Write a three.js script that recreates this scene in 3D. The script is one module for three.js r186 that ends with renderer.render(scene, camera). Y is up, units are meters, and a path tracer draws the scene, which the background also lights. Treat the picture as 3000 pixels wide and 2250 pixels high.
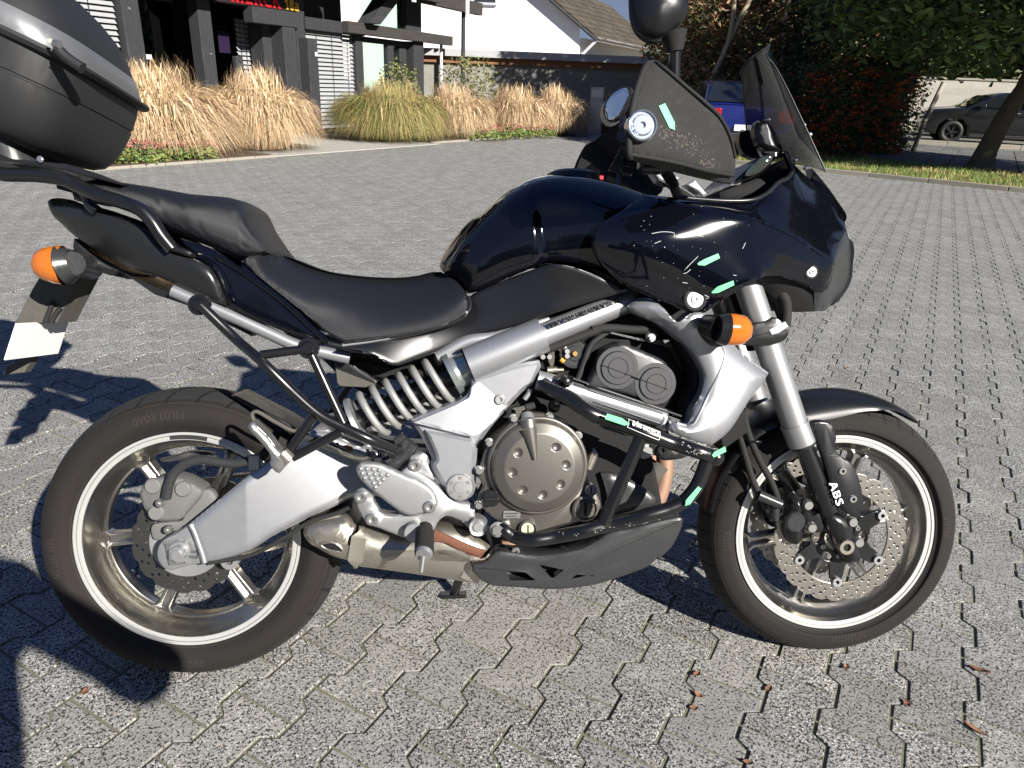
import * as THREE from 'three';
import { mergeGeometries, mergeVertices, toCreasedNormals } from 'three/addons/utils/BufferGeometryUtils.js';
import { RoundedBoxGeometry } from 'three/addons/geometries/RoundedBoxGeometry.js';
import { ImprovedNoise } from 'three/addons/math/ImprovedNoise.js';
import { TextGeometry } from 'three/addons/geometries/TextGeometry.js';
import { FontLoader } from 'three/addons/loaders/FontLoader.js';

// ---------------------------------------------------------------- camera, sky, sun, exposure
const scene = new THREE.Scene();
const camera = new THREE.PerspectiveCamera(56.18, 4 / 3, 0.05, 400);
camera.position.set(0.5367, 1.2225, 1.2782);
camera.up.set(-0.00355, 0.92153, -0.38828);
camera.lookAt(0.5367 + 0.08759, 1.2225 - 0.38651, 1.2782 - 0.91812);
const V3 = (x, y, z) => new THREE.Vector3(x, y, z);
const SUN_FROM = V3(0.493, 0.5075, 0.7067).normalize();

function makeSky() {                                   // clear autumn sky: deep blue overhead, paler towards the horizon
  const w = 256, h = 128, d = new Float32Array(w * h * 4);
  for (let j = 0; j < h; j++) {
    const el = ((j + 0.5) / h - 0.5) * Math.PI, s = Math.max(0, Math.sin(el)), k = Math.pow(s, 0.55);
    const c = [0.135 * (1 - k) + 0.014 * k, 0.175 * (1 - k) + 0.036 * k, 0.24 * (1 - k) + 0.122 * k];
    for (let i = 0; i < w; i++) { const o = (j * w + i) * 4; d[o] = c[0]; d[o + 1] = c[1]; d[o + 2] = c[2]; d[o + 3] = 1; }
  }
  const t = new THREE.DataTexture(d, w, h, THREE.RGBAFormat, THREE.FloatType);
  t.mapping = THREE.EquirectangularReflectionMapping; t.magFilter = t.minFilter = THREE.LinearFilter; t.needsUpdate = true;
  return t;
}
scene.background = makeSky(); scene.environment = scene.background;
const sun = new THREE.DirectionalLight(new THREE.Color(1, 0.95, 0.87), 5);
sun.position.copy(SUN_FROM).multiplyScalar(40); sun.target.position.set(0, 0, 0);
sun.castShadow = true; sun.shadow.mapSize.set(4096, 4096); sun.shadow.radius = 1;
Object.assign(sun.shadow.camera, { left: -26, right: 26, top: 26, bottom: -26, near: 1, far: 110 });
scene.add(sun, sun.target);
const renderer = new THREE.WebGLRenderer({ antialias: true });
renderer.toneMapping = THREE.LinearToneMapping; renderer.toneMappingExposure = 1.9;
renderer.shadowMap.enabled = true;

// ---------------------------------------------------------------- helpers
let seed = 7;
const rnd = () => { seed = (seed * 1664525 + 1013904223) >>> 0; return seed / 4294967296; };
const rr = (a, b) => a + (b - a) * rnd();
const PN = new ImprovedNoise(), noise = (x, y, z = 0) => PN.noise(x, y, z);
const lin = (r, g, b) => new THREE.Color().setRGB(r, g, b);
const taken = {};
const numbered = (n) => { taken[n] = (taken[n] ?? -1) + 1; return taken[n] ? n + '_' + String(taken[n]).padStart(3, '0') : n; };
function tag(o, label, category, group) { o.userData.label = label; o.userData.category = category; if (group) o.userData.group = group; return o; }
function thing(name, label, category, pos = [0, 0, 0], turn = 0, group) {
  const o = new THREE.Group(); o.name = numbered(name); o.position.set(...pos); o.rotation.y = turn; scene.add(o);
  return tag(o, label, category, group);
}
function mesh(name, geo, mat, parent) {
  if (Array.isArray(geo)) geo = merge(geo);
  const m = new THREE.Mesh(geo, mat); m.name = parent === scene ? numbered(name) : name; m.castShadow = m.receiveShadow = true;
  parent.add(m); return m;
}
function grp(name, parent) { const g = new THREE.Group(); g.name = name; parent.add(g); return g; }
function struct(o) { o.userData.kind = 'structure'; return o; }
function merge(list) {
  const keep = ['position', 'normal', 'uv'];
  return mergeGeometries(list.map((g) => {
    g = g.index ? g.toNonIndexed() : g;
    for (const k of Object.keys(g.attributes)) if (!keep.includes(k)) g.deleteAttribute(k);
    if (!g.attributes.normal) g.computeVertexNormals();
    if (!g.attributes.uv) g.setAttribute('uv', new THREE.BufferAttribute(new Float32Array(g.attributes.position.count * 2), 2));
    return g;
  }));
}
const at = (g, x = 0, y = 0, z = 0, rx = 0, ry = 0, rz = 0, s = 1) => g.applyMatrix4(new THREE.Matrix4().compose(V3(x, y, z), new THREE.Quaternion().setFromEuler(new THREE.Euler(rx, ry, rz)), V3(s, s, s)));
const box = (w, h, d, x = 0, y = 0, z = 0, r = 0) => at(r ? new RoundedBoxGeometry(w, h, d, 2, r) : new THREE.BoxGeometry(w, h, d), x, y, z);
const cylZ = (r0, r1, len, x, y, z, n = 24) => at(new THREE.CylinderGeometry(r1, r0, len, n), x, y, z, Math.PI / 2);
const ball = (r, x, y, z, n = 12) => at(new THREE.SphereGeometry(r, n, Math.max(6, n * 0.7 | 0)), x, y, z);
// outline through points; [x, y, z, 1] marks a corner, the rest is a smooth curve
function smooth(P, n = 5, closed = true) {
  if (!P.some((p) => p[3])) { const c = new THREE.CatmullRomCurve3(P.map((p) => V3(p[0], p[1], p[2] ?? 0)), closed, 'centripetal'); return c.getPoints(P.length * n).slice(0, closed ? -1 : undefined).map((v) => [v.x, v.y, v.z]); }
  const i0 = Math.max(0, P.findIndex((p) => p[3])), Q = closed ? [...P.slice(i0), ...P.slice(0, i0), P[i0]] : P, out = [];
  let run = [Q[0]];
  for (let i = 1; i < Q.length; i++) {
    run.push(Q[i]);
    if (Q[i][3] || i === Q.length - 1) {
      if (run.length === 2) out.push(run[0]);
      else { const c = new THREE.CatmullRomCurve3(run.map((p) => V3(p[0], p[1], p[2] ?? 0)), false, 'centripetal'); out.push(...c.getPoints((run.length - 1) * n).slice(0, -1).map((v) => [v.x, v.y, v.z])); }
      run = [Q[i]];
    }
  }
  if (!closed) out.push(Q[Q.length - 1]);
  return out.map((p) => [p[0], p[1], p[2] ?? 0]);
}
// plain bevelled slab of an outline between two depths
function slab(P, z0, z1, bev = 0.003, holes = [], sm = 0) {
  const O = sm ? smooth(P, sm) : P, s = new THREE.Shape(O.map((p) => new THREE.Vector2(p[0], p[1])));
  for (const h of holes) s.holes.push(new THREE.Path(h.map((p) => new THREE.Vector2(p[0], p[1]))));
  const g = new THREE.ExtrudeGeometry(s, { depth: z1 - z0 - 2 * bev, bevelEnabled: bev > 0, bevelThickness: bev, bevelSize: bev, bevelOffset: -bev, bevelSegments: 2, steps: 1 });
  return g.translate(0, 0, z0 + bev);
}
// a cast plate: crisp chamfered or rounded edge, flat face at depth z1
function plate(P, z1, t, bev = 0.006, { sm = 5, seg = 1, holes = [] } = {}) {
  const O = sm ? smooth(P, sm) : P, s = new THREE.Shape(O.map((p) => new THREE.Vector2(p[0], p[1])));
  for (const h of holes) s.holes.push(new THREE.Path((sm ? smooth(h, sm) : h).map((p) => new THREE.Vector2(p[0], p[1]))));
  const g = new THREE.ExtrudeGeometry(s, { depth: t - bev * 1.5, bevelEnabled: true, bevelThickness: bev * 0.75, bevelSize: bev, bevelOffset: -bev, bevelSegments: seg, steps: 1 });
  return toCreasedNormals(g.translate(0, 0, z1 - t + bev * 0.75), seg > 1 ? 0.75 : 0.45);
}
// a moulded panel: the outline carries its own depth z, the inside is crowned by h over a rim of width e, and the back lies t behind
function panel(P, { h = 0.01, e = 0.02, t = 0.02, sm = 5, res = 0.02, holes = [], zf = null, back = true } = {}) {
  const O = sm ? smooth(P, sm) : P.map((p) => [p[0], p[1], p[2] ?? 0]), HO = holes.map((q) => (sm ? smooth(q, sm) : q).map((p) => [p[0], p[1], p[2] ?? 0]));
  const s = new THREE.Shape(O.map((p) => new THREE.Vector2(p[0], p[1])));
  for (const q of HO) s.holes.push(new THREE.Path(q.map((p) => new THREE.Vector2(p[0], p[1]))));
  const ex = s.extractPoints(1), loops = [ex.shape, ...ex.holes], area = THREE.ShapeUtils.isClockWise(ex.shape);
  if (area) ex.shape.reverse(); for (const q of ex.holes) if (!THREE.ShapeUtils.isClockWise(q)) q.reverse();
  const F = THREE.ShapeUtils.triangulateShape(ex.shape, ex.holes), V = loops.flat().map((p) => [p.x, p.y]);
  const ring = [O, ...HO].flat(), segs = loops.map((l) => l.map((p, i) => [p.x, p.y, l[(i + 1) % l.length].x, l[(i + 1) % l.length].y])).flat();
  let T = F.map((f) => [...f]);
  for (let it = 0; it < 7; it++) {
    const mid = new Map(), out = []; let split = 0;
    const m = (a, b) => {
      const k = a < b ? a * 1e6 + b : b * 1e6 + a; if (mid.has(k)) return mid.get(k);
      const l = Math.hypot(V[a][0] - V[b][0], V[a][1] - V[b][1]); let r = -1;
      if (l > res) { V.push([(V[a][0] + V[b][0]) / 2, (V[a][1] + V[b][1]) / 2]); r = V.length - 1; split++; }
      mid.set(k, r); return r;
    };
    for (const [a, b, c] of T) {
      const ab = m(a, b), bc = m(b, c), cc = m(c, a), n = (ab >= 0) + (bc >= 0) + (cc >= 0);
      if (n === 0) out.push([a, b, c]);
      else if (n === 3) out.push([a, ab, cc], [ab, b, bc], [cc, bc, c], [ab, bc, cc]);
      else if (n === 1) { if (ab >= 0) out.push([a, ab, c], [ab, b, c]); else if (bc >= 0) out.push([a, b, bc], [a, bc, c]); else out.push([a, b, cc], [cc, b, c]); }
      else if (ab < 0) out.push([a, b, bc], [a, bc, cc], [cc, bc, c]);
      else if (bc < 0) out.push([a, ab, cc], [ab, b, cc], [cc, b, c]);
      else out.push([a, ab, c], [ab, bc, c], [ab, b, bc]);
    }
    T = out; if (!split) break;
  }
  const dist = (x, y) => { let d = 1e9; for (const [ax, ay, bx, by] of segs) { const dx = bx - ax, dy = by - ay, u = Math.max(0, Math.min(1, ((x - ax) * dx + (y - ay) * dy) / (dx * dx + dy * dy + 1e-12))); d = Math.min(d, Math.hypot(x - ax - u * dx, y - ay - u * dy)); } return d; };
  const zlo = Math.min(...ring.map((p) => p[2])), zhi = Math.max(...ring.map((p) => p[2]));
  const flat = ring.every((p) => Math.abs(p[2] - ring[0][2]) < 1e-6);
  const base = (x, y) => {                              // depth of the rim carried inwards by mean value coordinates
    if (flat) return ring[0][2];
    const n = O.length; let a = 0, w = 0;
    for (let i = 0; i < n; i++) { const p = O[i], q = O[(i + 1) % n], px = p[0] - x, py = p[1] - y, qx = q[0] - x, qy = q[1] - y, rp = Math.hypot(px, py), rq = Math.hypot(qx, qy), cr = px * qy - py * qx, dt = px * qx + py * qy; if (rp < 1e-7) return p[2]; if (Math.abs(cr) < 1e-10 && dt < 0) return (p[2] * rq + q[2] * rp) / (rp + rq); const t = (rp * rq - dt) / (cr || 1e-12) ; a += t * (p[2] / rp + q[2] / rq); w += t / rp + t / rq; }
    return Math.max(zlo, Math.min(zhi, a / w));
  };
  const zAt = (x, y) => { const d = Math.min(1, dist(x, y) / e); return base(x, y) + h * Math.sqrt(1 - (1 - d) * (1 - d)) + (zf ? zf(x, y) : 0); };
  const pos = [], uv = []; for (const [x, y] of V) { pos.push(x, y, zAt(x, y)); uv.push(x, y); }
  const g = new THREE.BufferGeometry(); g.setAttribute('position', new THREE.Float32BufferAttribute(pos, 3)); g.setAttribute('uv', new THREE.Float32BufferAttribute(uv, 2)); g.setIndex(T.flat());
  const nor = [], ep = 0.0015; for (const [x, y] of V) { const inn = (px, py) => dist(px, py), sx = zAt(x + ep, y) - zAt(x - ep, y), sy = zAt(x, y + ep) - zAt(x, y - ep), v = V3(-sx / (2 * ep), -sy / (2 * ep), 1).normalize(); nor.push(v.x, v.y, v.z); }
  g.computeVertexNormals(); { const gn = g.attributes.normal; const nb = loops.reduce((q, l) => q + l.length, 0); for (let i = nb; i < V.length; i++) gn.setXYZ(i, nor[3 * i], nor[3 * i + 1], nor[3 * i + 2]); }
  const list = [g];
  if (back) {
    const sp = [], si = [], su = [];
    for (const l of loops) { const b = sp.length / 3, n = l.length; l.forEach((p) => { const z = base(p.x, p.y) + (zf ? zf(p.x, p.y) : 0); sp.push(p.x, p.y, z, p.x, p.y, z - t); su.push(p.x, p.y, p.x, p.y + t); }); for (let i = 0; i < n; i++) { const a = b + 2 * i, c = b + 2 * ((i + 1) % n); si.push(a, a + 1, c, c, a + 1, c + 1); } }
    const sk = new THREE.BufferGeometry(); sk.setAttribute('position', new THREE.Float32BufferAttribute(sp, 3)); sk.setAttribute('uv', new THREE.Float32BufferAttribute(su, 2)); sk.setIndex(si); sk.computeVertexNormals(); list.push(toCreasedNormals(sk, 0.7));
    const bp = [], bi = []; V.forEach(([x, y]) => bp.push(x, y, base(x, y) + (zf ? zf(x, y) : 0) - t)); T.forEach(([a, b, c]) => bi.push(a, c, b));
    const bg = new THREE.BufferGeometry(); bg.setAttribute('position', new THREE.Float32BufferAttribute(bp, 3)); bg.setAttribute('uv', new THREE.Float32BufferAttribute(uv, 2)); bg.setIndex(bi); bg.computeVertexNormals(); list.push(bg);
  }
  return merge(list);
}
// a bar of round section through points (smooth), capped
function tube(P, r, { seg = 8, sides = 14, tension = 0.5, closed = false, straight = false } = {}) {
  const pts = P.map((p) => V3(p[0], p[1], p[2])); let curve;
  if (straight) { curve = new THREE.CurvePath(); for (let i = 1; i < pts.length; i++) curve.add(new THREE.LineCurve3(pts[i - 1], pts[i])); } else curve = new THREE.CatmullRomCurve3(pts, closed, 'centripetal', tension);
  const g = new THREE.TubeGeometry(curve, Math.max(2, (pts.length - 1) * seg), r, sides, closed);
  if (closed) return g;
  const cap = (p, q) => { const c = new THREE.CircleGeometry(r, sides), d = q.clone().sub(p).normalize(); c.applyQuaternion(new THREE.Quaternion().setFromUnitVectors(V3(0, 0, 1), d)); return c.translate(p.x, p.y, p.z); };
  const a = curve.getPoint(0), a1 = curve.getPoint(0.01), b = curve.getPoint(1), b1 = curve.getPoint(0.99);
  return merge([g, cap(a, a.clone().multiplyScalar(2).sub(a1)), cap(b, b.clone().multiplyScalar(2).sub(b1))]);
}
function rod(a, b, r0, r1 = r0, n = 18) {
  const A = V3(...a), Bv = V3(...b), d = Bv.clone().sub(A), g = new THREE.CylinderGeometry(r1, r0, d.length(), n);
  g.applyQuaternion(new THREE.Quaternion().setFromUnitVectors(V3(0, 1, 0), d.normalize())); const c = A.add(Bv).multiplyScalar(0.5); return g.translate(c.x, c.y, c.z);
}
function lathe(prof, n = 96) { const g = new THREE.LatheGeometry(prof.map((p) => new THREE.Vector2(p[0], p[1])), n); return toCreasedNormals(at(g, 0, 0, 0, Math.PI / 2), 0.5); }   // [radius, z]; axis = z
const ip = (T, x) => { if (x <= T[0][0]) return T[0][1]; for (let i = 1; i < T.length; i++) if (x <= T[i][0]) { const u = (x - T[i - 1][0]) / (T[i][0] - T[i - 1][0] || 1); return T[i - 1][1] + u * (T[i][1] - T[i - 1][1]); } return T[T.length - 1][1]; };
const crv = (T, n = 60) => { const c = new THREE.CatmullRomCurve3(T.map((p) => V3(p[0], p[1], 0)), false, 'centripetal'); return c.getPoints(n).map((v) => [v.x, v.y]); };
// a body symmetric about the middle plane: top and bottom line, half width along x, round sections
function hull({ top, bot, wid, n = 2.6, nb = n, N = 48, M = 40, x0, x1, mid = 0.5, nose = 0.02 }) {
  const tc = crv(top, 120), bc = crv(bot, 120), wc = crv(wid, 80); x0 ??= Math.max(tc[0][0], bc[0][0]); x1 ??= Math.min(tc[tc.length - 1][0], bc[bc.length - 1][0]);
  const pos = [], uv = [], idx = [];
  for (let i = 0; i <= N; i++) {
    const u = i / N, x = x0 + (x1 - x0) * (0.5 - 0.5 * Math.cos(Math.PI * u)), yt = ip(tc, x), yb = ip(bc, x), w = ip(wc, x), yc = yb + (yt - yb) * mid;
    for (let j = 0; j <= M; j++) {
      const a = (j / M) * Math.PI * 2, ca = Math.cos(a), sa = Math.sin(a), ex = 2 / (sa > 0 ? n : nb);
      const z = w * Math.sign(ca) * Math.abs(ca) ** ex, y = yc + (sa > 0 ? yt - yc : yc - yb) * Math.sign(sa) * Math.abs(sa) ** ex;
      pos.push(x, y, z); uv.push(x, j / M * 2 * w);
    }
  }
  for (let i = 0; i < N; i++) for (let j = 0; j < M; j++) { const a = i * (M + 1) + j, b = a + M + 1; idx.push(a, a + 1, b, a + 1, b + 1, b); }
  for (const [row, f] of [[0, 1], [N, 0]]) { const c = pos.length / 3; let x = 0, y = 0; for (let j = 0; j < M; j++) { x += pos[(row * (M + 1) + j) * 3] / M; y += pos[(row * (M + 1) + j) * 3 + 1] / M; } pos.push(x, y, 0); uv.push(x, y); for (let j = 0; j < M; j++) { const a = row * (M + 1) + j; f ? idx.push(c, a + 1, a) : idx.push(c, a, a + 1); } }
  const g = new THREE.BufferGeometry(); g.setAttribute('position', new THREE.Float32BufferAttribute(pos, 3)); g.setAttribute('uv', new THREE.Float32BufferAttribute(uv, 2)); g.setIndex(idx);
  return toCreasedNormals(g, 0.9);
}
// ---------------------------------------------------------------- textures and materials
function dataTex(n, fn, { srgb = false, rep = 1 } = {}) {
  const d = new Uint8Array(n * n * 4);
  for (let j = 0; j < n; j++) for (let i = 0; i < n; i++) { const c = fn(i / n, j / n), o = (j * n + i) * 4; for (let k = 0; k < 3; k++) d[o + k] = Math.max(0, Math.min(255, (c[k] ?? c[0]) * 255)); d[o + 3] = 255; }
  const t = new THREE.DataTexture(d, n, n); t.wrapS = t.wrapT = THREE.RepeatWrapping; t.magFilter = THREE.LinearFilter; t.minFilter = THREE.LinearMipmapLinearFilter; t.generateMipmaps = true; t.repeat.set(rep, rep);
  if (srgb) t.colorSpace = THREE.SRGBColorSpace; t.needsUpdate = true; return t;
}
const tn = (u, v, f, s = 0) => { const a = noise(u * f, v * f, s), b = noise((u - 1) * f, v * f, s), c = noise(u * f, (v - 1) * f, s), d = noise((u - 1) * f, (v - 1) * f, s); return (a * (1 - u) + b * u) * (1 - v) + (c * (1 - u) + d * u) * v; };
const std = (c, rough, metal = 0, x = {}) => new THREE.MeshStandardMaterial({ color: c, roughness: rough, metalness: metal, ...x });
const phys = (c, rough, metal = 0, x = {}) => new THREE.MeshPhysicalMaterial({ color: c, roughness: rough, metalness: metal, ...x });

// ---------------------------------------------------------------- ground
const speck = dataTex(1024, (u, v) => {               // exposed aggregate: light grains in grey paste with dark basalt chips
  const a = tn(u, v, 210, 3.3), b = tn(u, v, 120, 8.1), c = tn(u, v, 330, 5.5), d = tn(u, v, 7, 1.2), e = tn(u, v, 70, 2.2);
  let g = 0.60 + 0.26 * a + 0.14 * c + 0.06 * d + 0.06 * e;
  if (b + 0.65 * a < -0.17) g *= 0.36 + 0.25 * Math.abs(c); else if (a + 0.5 * c > 0.45) g += 0.22;
  const w = tn(u, v, 60, 9.9), warm = w > 0.45 ? 0.05 : 0;
  return [g + warm, g * 0.995, g * 0.97 - warm];
}, { srgb: true });
const speckBump = dataTex(512, (u, v) => [0.5 + 0.35 * tn(u, v, 150, 4.4) + 0.2 * tn(u, v, 60, 7.7)]);
const paverMat = std(lin(0.78, 0.79, 0.80), 0.86, 0, { map: speck, bumpMap: speckBump, bumpScale: 0.0015 });
const sandTex = dataTex(512, (u, v) => { const a = tn(u, v, 90, 2), b = tn(u, v, 9, 4), m = Math.max(0, Math.min(1, b * 3 - 0.05)); const g = 0.40 + 0.13 * a; return [g * (1 - 0.10 * m), g * (0.99 - 0.02 * m), g * (0.89 - 0.14 * m)]; }, { srgb: true });
const sandMat = std(lin(1.15, 1.13, 1.05), 1, 0, { map: sandTex });
const PA = 0.59416, PL = 0.1925, PW = 0.1372, ALONG = [Math.sin(PA), -Math.cos(PA)], ACROSS = [Math.cos(PA), Math.sin(PA)];
function paverGeo(du, dv, lift) {
  const L2 = PL / 2 - 0.0030, A = 0.0145, f = PL * 0.25, k = 0.0095, W2 = PW / 2 - 0.0043;
  const side = [[-L2, A], [-f - k, A], [-f + k, -A], [f - k, -A], [f + k, A], [L2, A]];
  const P = [...side.map(([s, g]) => [W2 + g, s]), ...side.slice().reverse().map(([s, g]) => [-W2 - g, s])];
  const g = slab(P, 0, 0.024, 0.0013);
  const uv = g.attributes.uv, p = g.attributes.position; for (let i = 0; i < p.count; i++) uv.setXY(i, p.getX(i) * 1.5 + du, p.getY(i) * 1.5 + dv);
  g.rotateX(-Math.PI / 2); g.translate(0, -0.024 + lift, 0); return g;
}
{
  const yard = struct(grp('paved_yard', scene)), cols = [], frustum = new THREE.Frustum(); camera.updateMatrixWorld(); camera.updateProjectionMatrix();
  frustum.setFromProjectionMatrix(new THREE.Matrix4().multiplyMatrices(camera.projectionMatrix, camera.matrixWorldInverse));
  const a0 = 0.8543, c0 = 1.4262, spots = [];
  const kerb = (x, z) => (x + 3.927) * 0.802 + (z + 8.468) * 0.597;         // positive on the yard side of the planting bed
  for (let i = -90; i < 130; i++) for (let j = -110; j < 150; j++) {
    const c = c0 + i * PW, s = a0 + (j + (i & 1 ? 0.5 : 0)) * PL + PL / 2, x = ALONG[0] * s + ACROSS[0] * c, z = ALONG[1] * s + ACROSS[1] * c;
    if (x < -7 || x > 15 || z < -19.5 || z > 2.6 || kerb(x, z) < -0.3) continue;
    const d = Math.hypot(x - 0.54, z - 1.28);
    if (d > 6 && !frustum.intersectsSphere(new THREE.Sphere(V3(x, 0, z), 0.4))) continue;
    spots.push([x, z, d, frustum.containsPoint(V3(x, 0, z)) ? d : d + 100]);
  }
  spots.sort((p, q) => p[3] - q[3]);
  const geos = Array.from({ length: 14 }, () => paverGeo(rnd(), rnd(), 0)), yaw = Math.PI / 2 - PA;
  const mats = [0.68, 0.72, 0.75, 0.765, 0.78, 0.81, 0.85].map((k, i) => { const m = paverMat.clone(); m.color = lin(k * (i % 3 === 0 ? 1.01 : 1), k, k * (i % 3 === 0 ? 0.985 : 1.01)); return m; });
  const turn = (k) => -PA + (k ? Math.PI : 0);
  spots.slice(0, 300).forEach(([x, z], i) => {
    const m = mesh('paver', geos[i % 14], mats[(rnd() * 7) | 0], yard); m.position.set(x, rr(-0.0012, 0.0012), z); m.rotation.set(rr(-0.004, 0.004), turn(rnd() < 0.5), rr(-0.004, 0.004));
  });
  const rest = spots.slice(300), im = new THREE.InstancedMesh(geos[0], paverMat, rest.length), M = new THREE.Matrix4(), E = new THREE.Euler(), Q = new THREE.Quaternion();
  rest.forEach(([x, z], i) => { E.set(rr(-0.004, 0.004), turn(rnd() < 0.5), rr(-0.004, 0.004)); M.compose(V3(x, rr(-0.0015, 0.0015), z), Q.setFromEuler(E), V3(1, 1, 1)); im.setMatrixAt(i, M); const k = rr(0.88, 1.08); im.setColorAt(i, lin(k, k, k)); });
  im.name = 'paver_field'; im.userData.kind = 'stuff'; im.castShadow = im.receiveShadow = true; yard.add(im);
  const base = new THREE.PlaneGeometry(300, 300, 1, 1).rotateX(-Math.PI / 2); { const uv = base.attributes.uv; for (let i = 0; i < uv.count; i++) uv.setXY(i, uv.getX(i) * 600, uv.getY(i) * 600); }
  const b = mesh('joint_sand', base, sandMat, yard); b.position.y = -0.0038;
}
// planting bed with kerb, concrete apron, grass strip, parking bay
const soilTex = dataTex(512, (u, v) => { const a = tn(u, v, 60, 1), b = tn(u, v, 160, 6), g = 0.34 + 0.2 * a + 0.22 * b; return [g * 1.12, g * 0.95, g * 0.78]; }, { srgb: true });
const soilMat = std(lin(0.8, 0.75, 0.7), 1, 0, { map: soilTex, bumpMap: soilTex, bumpScale: 0.03 });
const concTex = dataTex(512, (u, v) => { const g = 0.80 + 0.06 * tn(u, v, 90, 2) + 0.07 * tn(u, v, 6, 7) + 0.05 * tn(u, v, 24, 3); return [g, g * 0.99, g * 0.96]; }, { srgb: true });
const concMat = std(lin(0.62, 0.62, 0.60), 0.9, 0, { map: concTex });
const kerbMat = std(lin(0.50, 0.47, 0.42), 0.95, 0, { map: concTex });
function sheet(name, P, y, mat, thick = 0.1) { const g = new THREE.ExtrudeGeometry(new THREE.Shape(P.map(([x, z]) => new THREE.Vector2(x, -z))), { depth: thick, bevelEnabled: false }).rotateX(-Math.PI / 2).translate(0, y - thick, 0); return struct(mesh(name, g, mat, scene)); }
const KD = [0.597, -0.802], KN = [0.802, 0.597], kp = (s, o) => [-3.927 + KD[0] * s + KN[0] * o, -8.468 + KD[1] * s + KN[1] * o];
sheet('planting_bed', [kp(-6, -0.05), kp(2.9, -0.05), kp(2.9, -9), kp(-6, -9)], 0.035, soilMat);
sheet('planting_bed', [kp(7.15, -0.25), kp(15.5, -0.3), kp(15.5, -6), kp(7.15, -6)], 0.035, soilMat);
sheet('concrete_apron', [kp(2.9, -0.02), kp(7.15, -0.02), kp(7.15, -4), kp(2.9, -4)], 0.012, concMat);
{
  const k = struct(grp('bed_kerb', scene));
  const put = (s0, s1, o) => { for (let s = s0; s < s1; s += 0.5) { const l = Math.min(0.49, s1 - s - 0.01), [x, z] = kp(s + l / 2, o), b = mesh('kerb_stone', box(l, 0.14, 0.05, 0, 0, 0, 0.006), kerbMat, k); b.position.set(x, -0.035 + rr(-0.003, 0.003), z); b.rotation.y = Math.atan2(0.802, 0.597); } };
  put(-6, 2.9, 0); put(7.15, 15.4, -0.2);
}
const grassTex = dataTex(512, (u, v) => { const a = tn(u, v, 40, 1), b = tn(u, v, 150, 6), c = tn(u, v, 5, 3), g = 0.40 + 0.12 * a + 0.16 * b; const k = Math.max(0, Math.min(1, 0.5 + c * 1.6)); return [g * (0.95 + 0.2 * k), g * (1.08 - 0.08 * k), g * 0.52]; }, { srgb: true });
const lawnMat = std(lin(0.85, 0.9, 0.7), 1, 0, { map: grassTex, bumpMap: grassTex, bumpScale: 0.04 });
const LAWN = [[4.6, -13.05], [6.757, -11.11], [7.449, -10.52], [8.072, -9.88], [8.83, -9.1], [10.9, -7.1], [13.4, -8.6], [11.4, -10.75], [10.089, -11.9], [9.495, -12.75], [9.1, -13.3], [9.6, -14.6], [8.6, -16], [5.4, -15.2]];
sheet('grass_verge', LAWN, 0.06, lawnMat, 0.1);
{
  const k = struct(grp('verge_kerb', scene)), line = [[4.6, -13.05], [6.757, -11.11], [7.449, -10.52], [8.072, -9.88], [8.83, -9.1], [10.9, -7.1]];
  for (let i = 0; i + 1 < line.length; i++) { const [x0, z0] = line[i], [x1, z1] = line[i + 1], L = Math.hypot(x1 - x0, z1 - z0), n = Math.max(1, Math.round(L / 0.95)); for (let j = 0; j < n; j++) { const u = (j + 0.5) / n, b = mesh('kerb_stone', box(L / n - 0.012, 0.16, 0.07, 0, 0, 0, 0.008), kerbMat, k); b.position.set(x0 + (x1 - x0) * u, -0.008 + rr(-0.004, 0.004), z0 + (z1 - z0) * u); b.rotation.y = -Math.atan2(z1 - z0, x1 - x0); } }
  const back = [[14.2, -19.95], [15.6, -19.2], [18.5, -18]], kb = struct(grp('parking_kerb', scene));
  for (let i = 0; i + 1 < back.length; i++) { const [x0, z0] = back[i], [x1, z1] = back[i + 1], L = Math.hypot(x1 - x0, z1 - z0), n = Math.round(L / 0.95); for (let j = 0; j < n; j++) { const u = (j + 0.5) / n, b = mesh('kerb_stone', box(L / n - 0.012, 0.2, 0.1, 0, 0, 0, 0.008), kerbMat, kb); b.position.set(x0 + (x1 - x0) * u, 0.02, z0 + (z1 - z0) * u); b.rotation.y = -Math.atan2(z1 - z0, x1 - x0); } }
  const bay = struct(grp('parking_bay', scene)), bm = [0.7, 0.8, 0.9].map((q) => { const m = paverMat.clone(); m.color = lin(0.55 * q, 0.55 * q, 0.55 * q); return m; }), g = box(0.385, 0.05, 0.585, 0, 0, 0, 0.008);
  const ux = [0.80, 0.60], uz = [0.60, -0.80];
  for (let i = -3; i < 13; i++) for (let j = 0; j < 12; j++) { const s = i * 0.4, t = j * 0.6 + (i & 1 ? 0.3 : 0), x = 9.9 + ux[0] * s + uz[0] * t, z = -13.2 + ux[1] * s + uz[1] * t; const m = mesh('slab', g, bm[(rnd() * 3) | 0], bay); m.position.set(x, 0.01 + rr(-0.002, 0.002), z); m.rotation.y = -Math.atan2(ux[1], ux[0]); }
}

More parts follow.
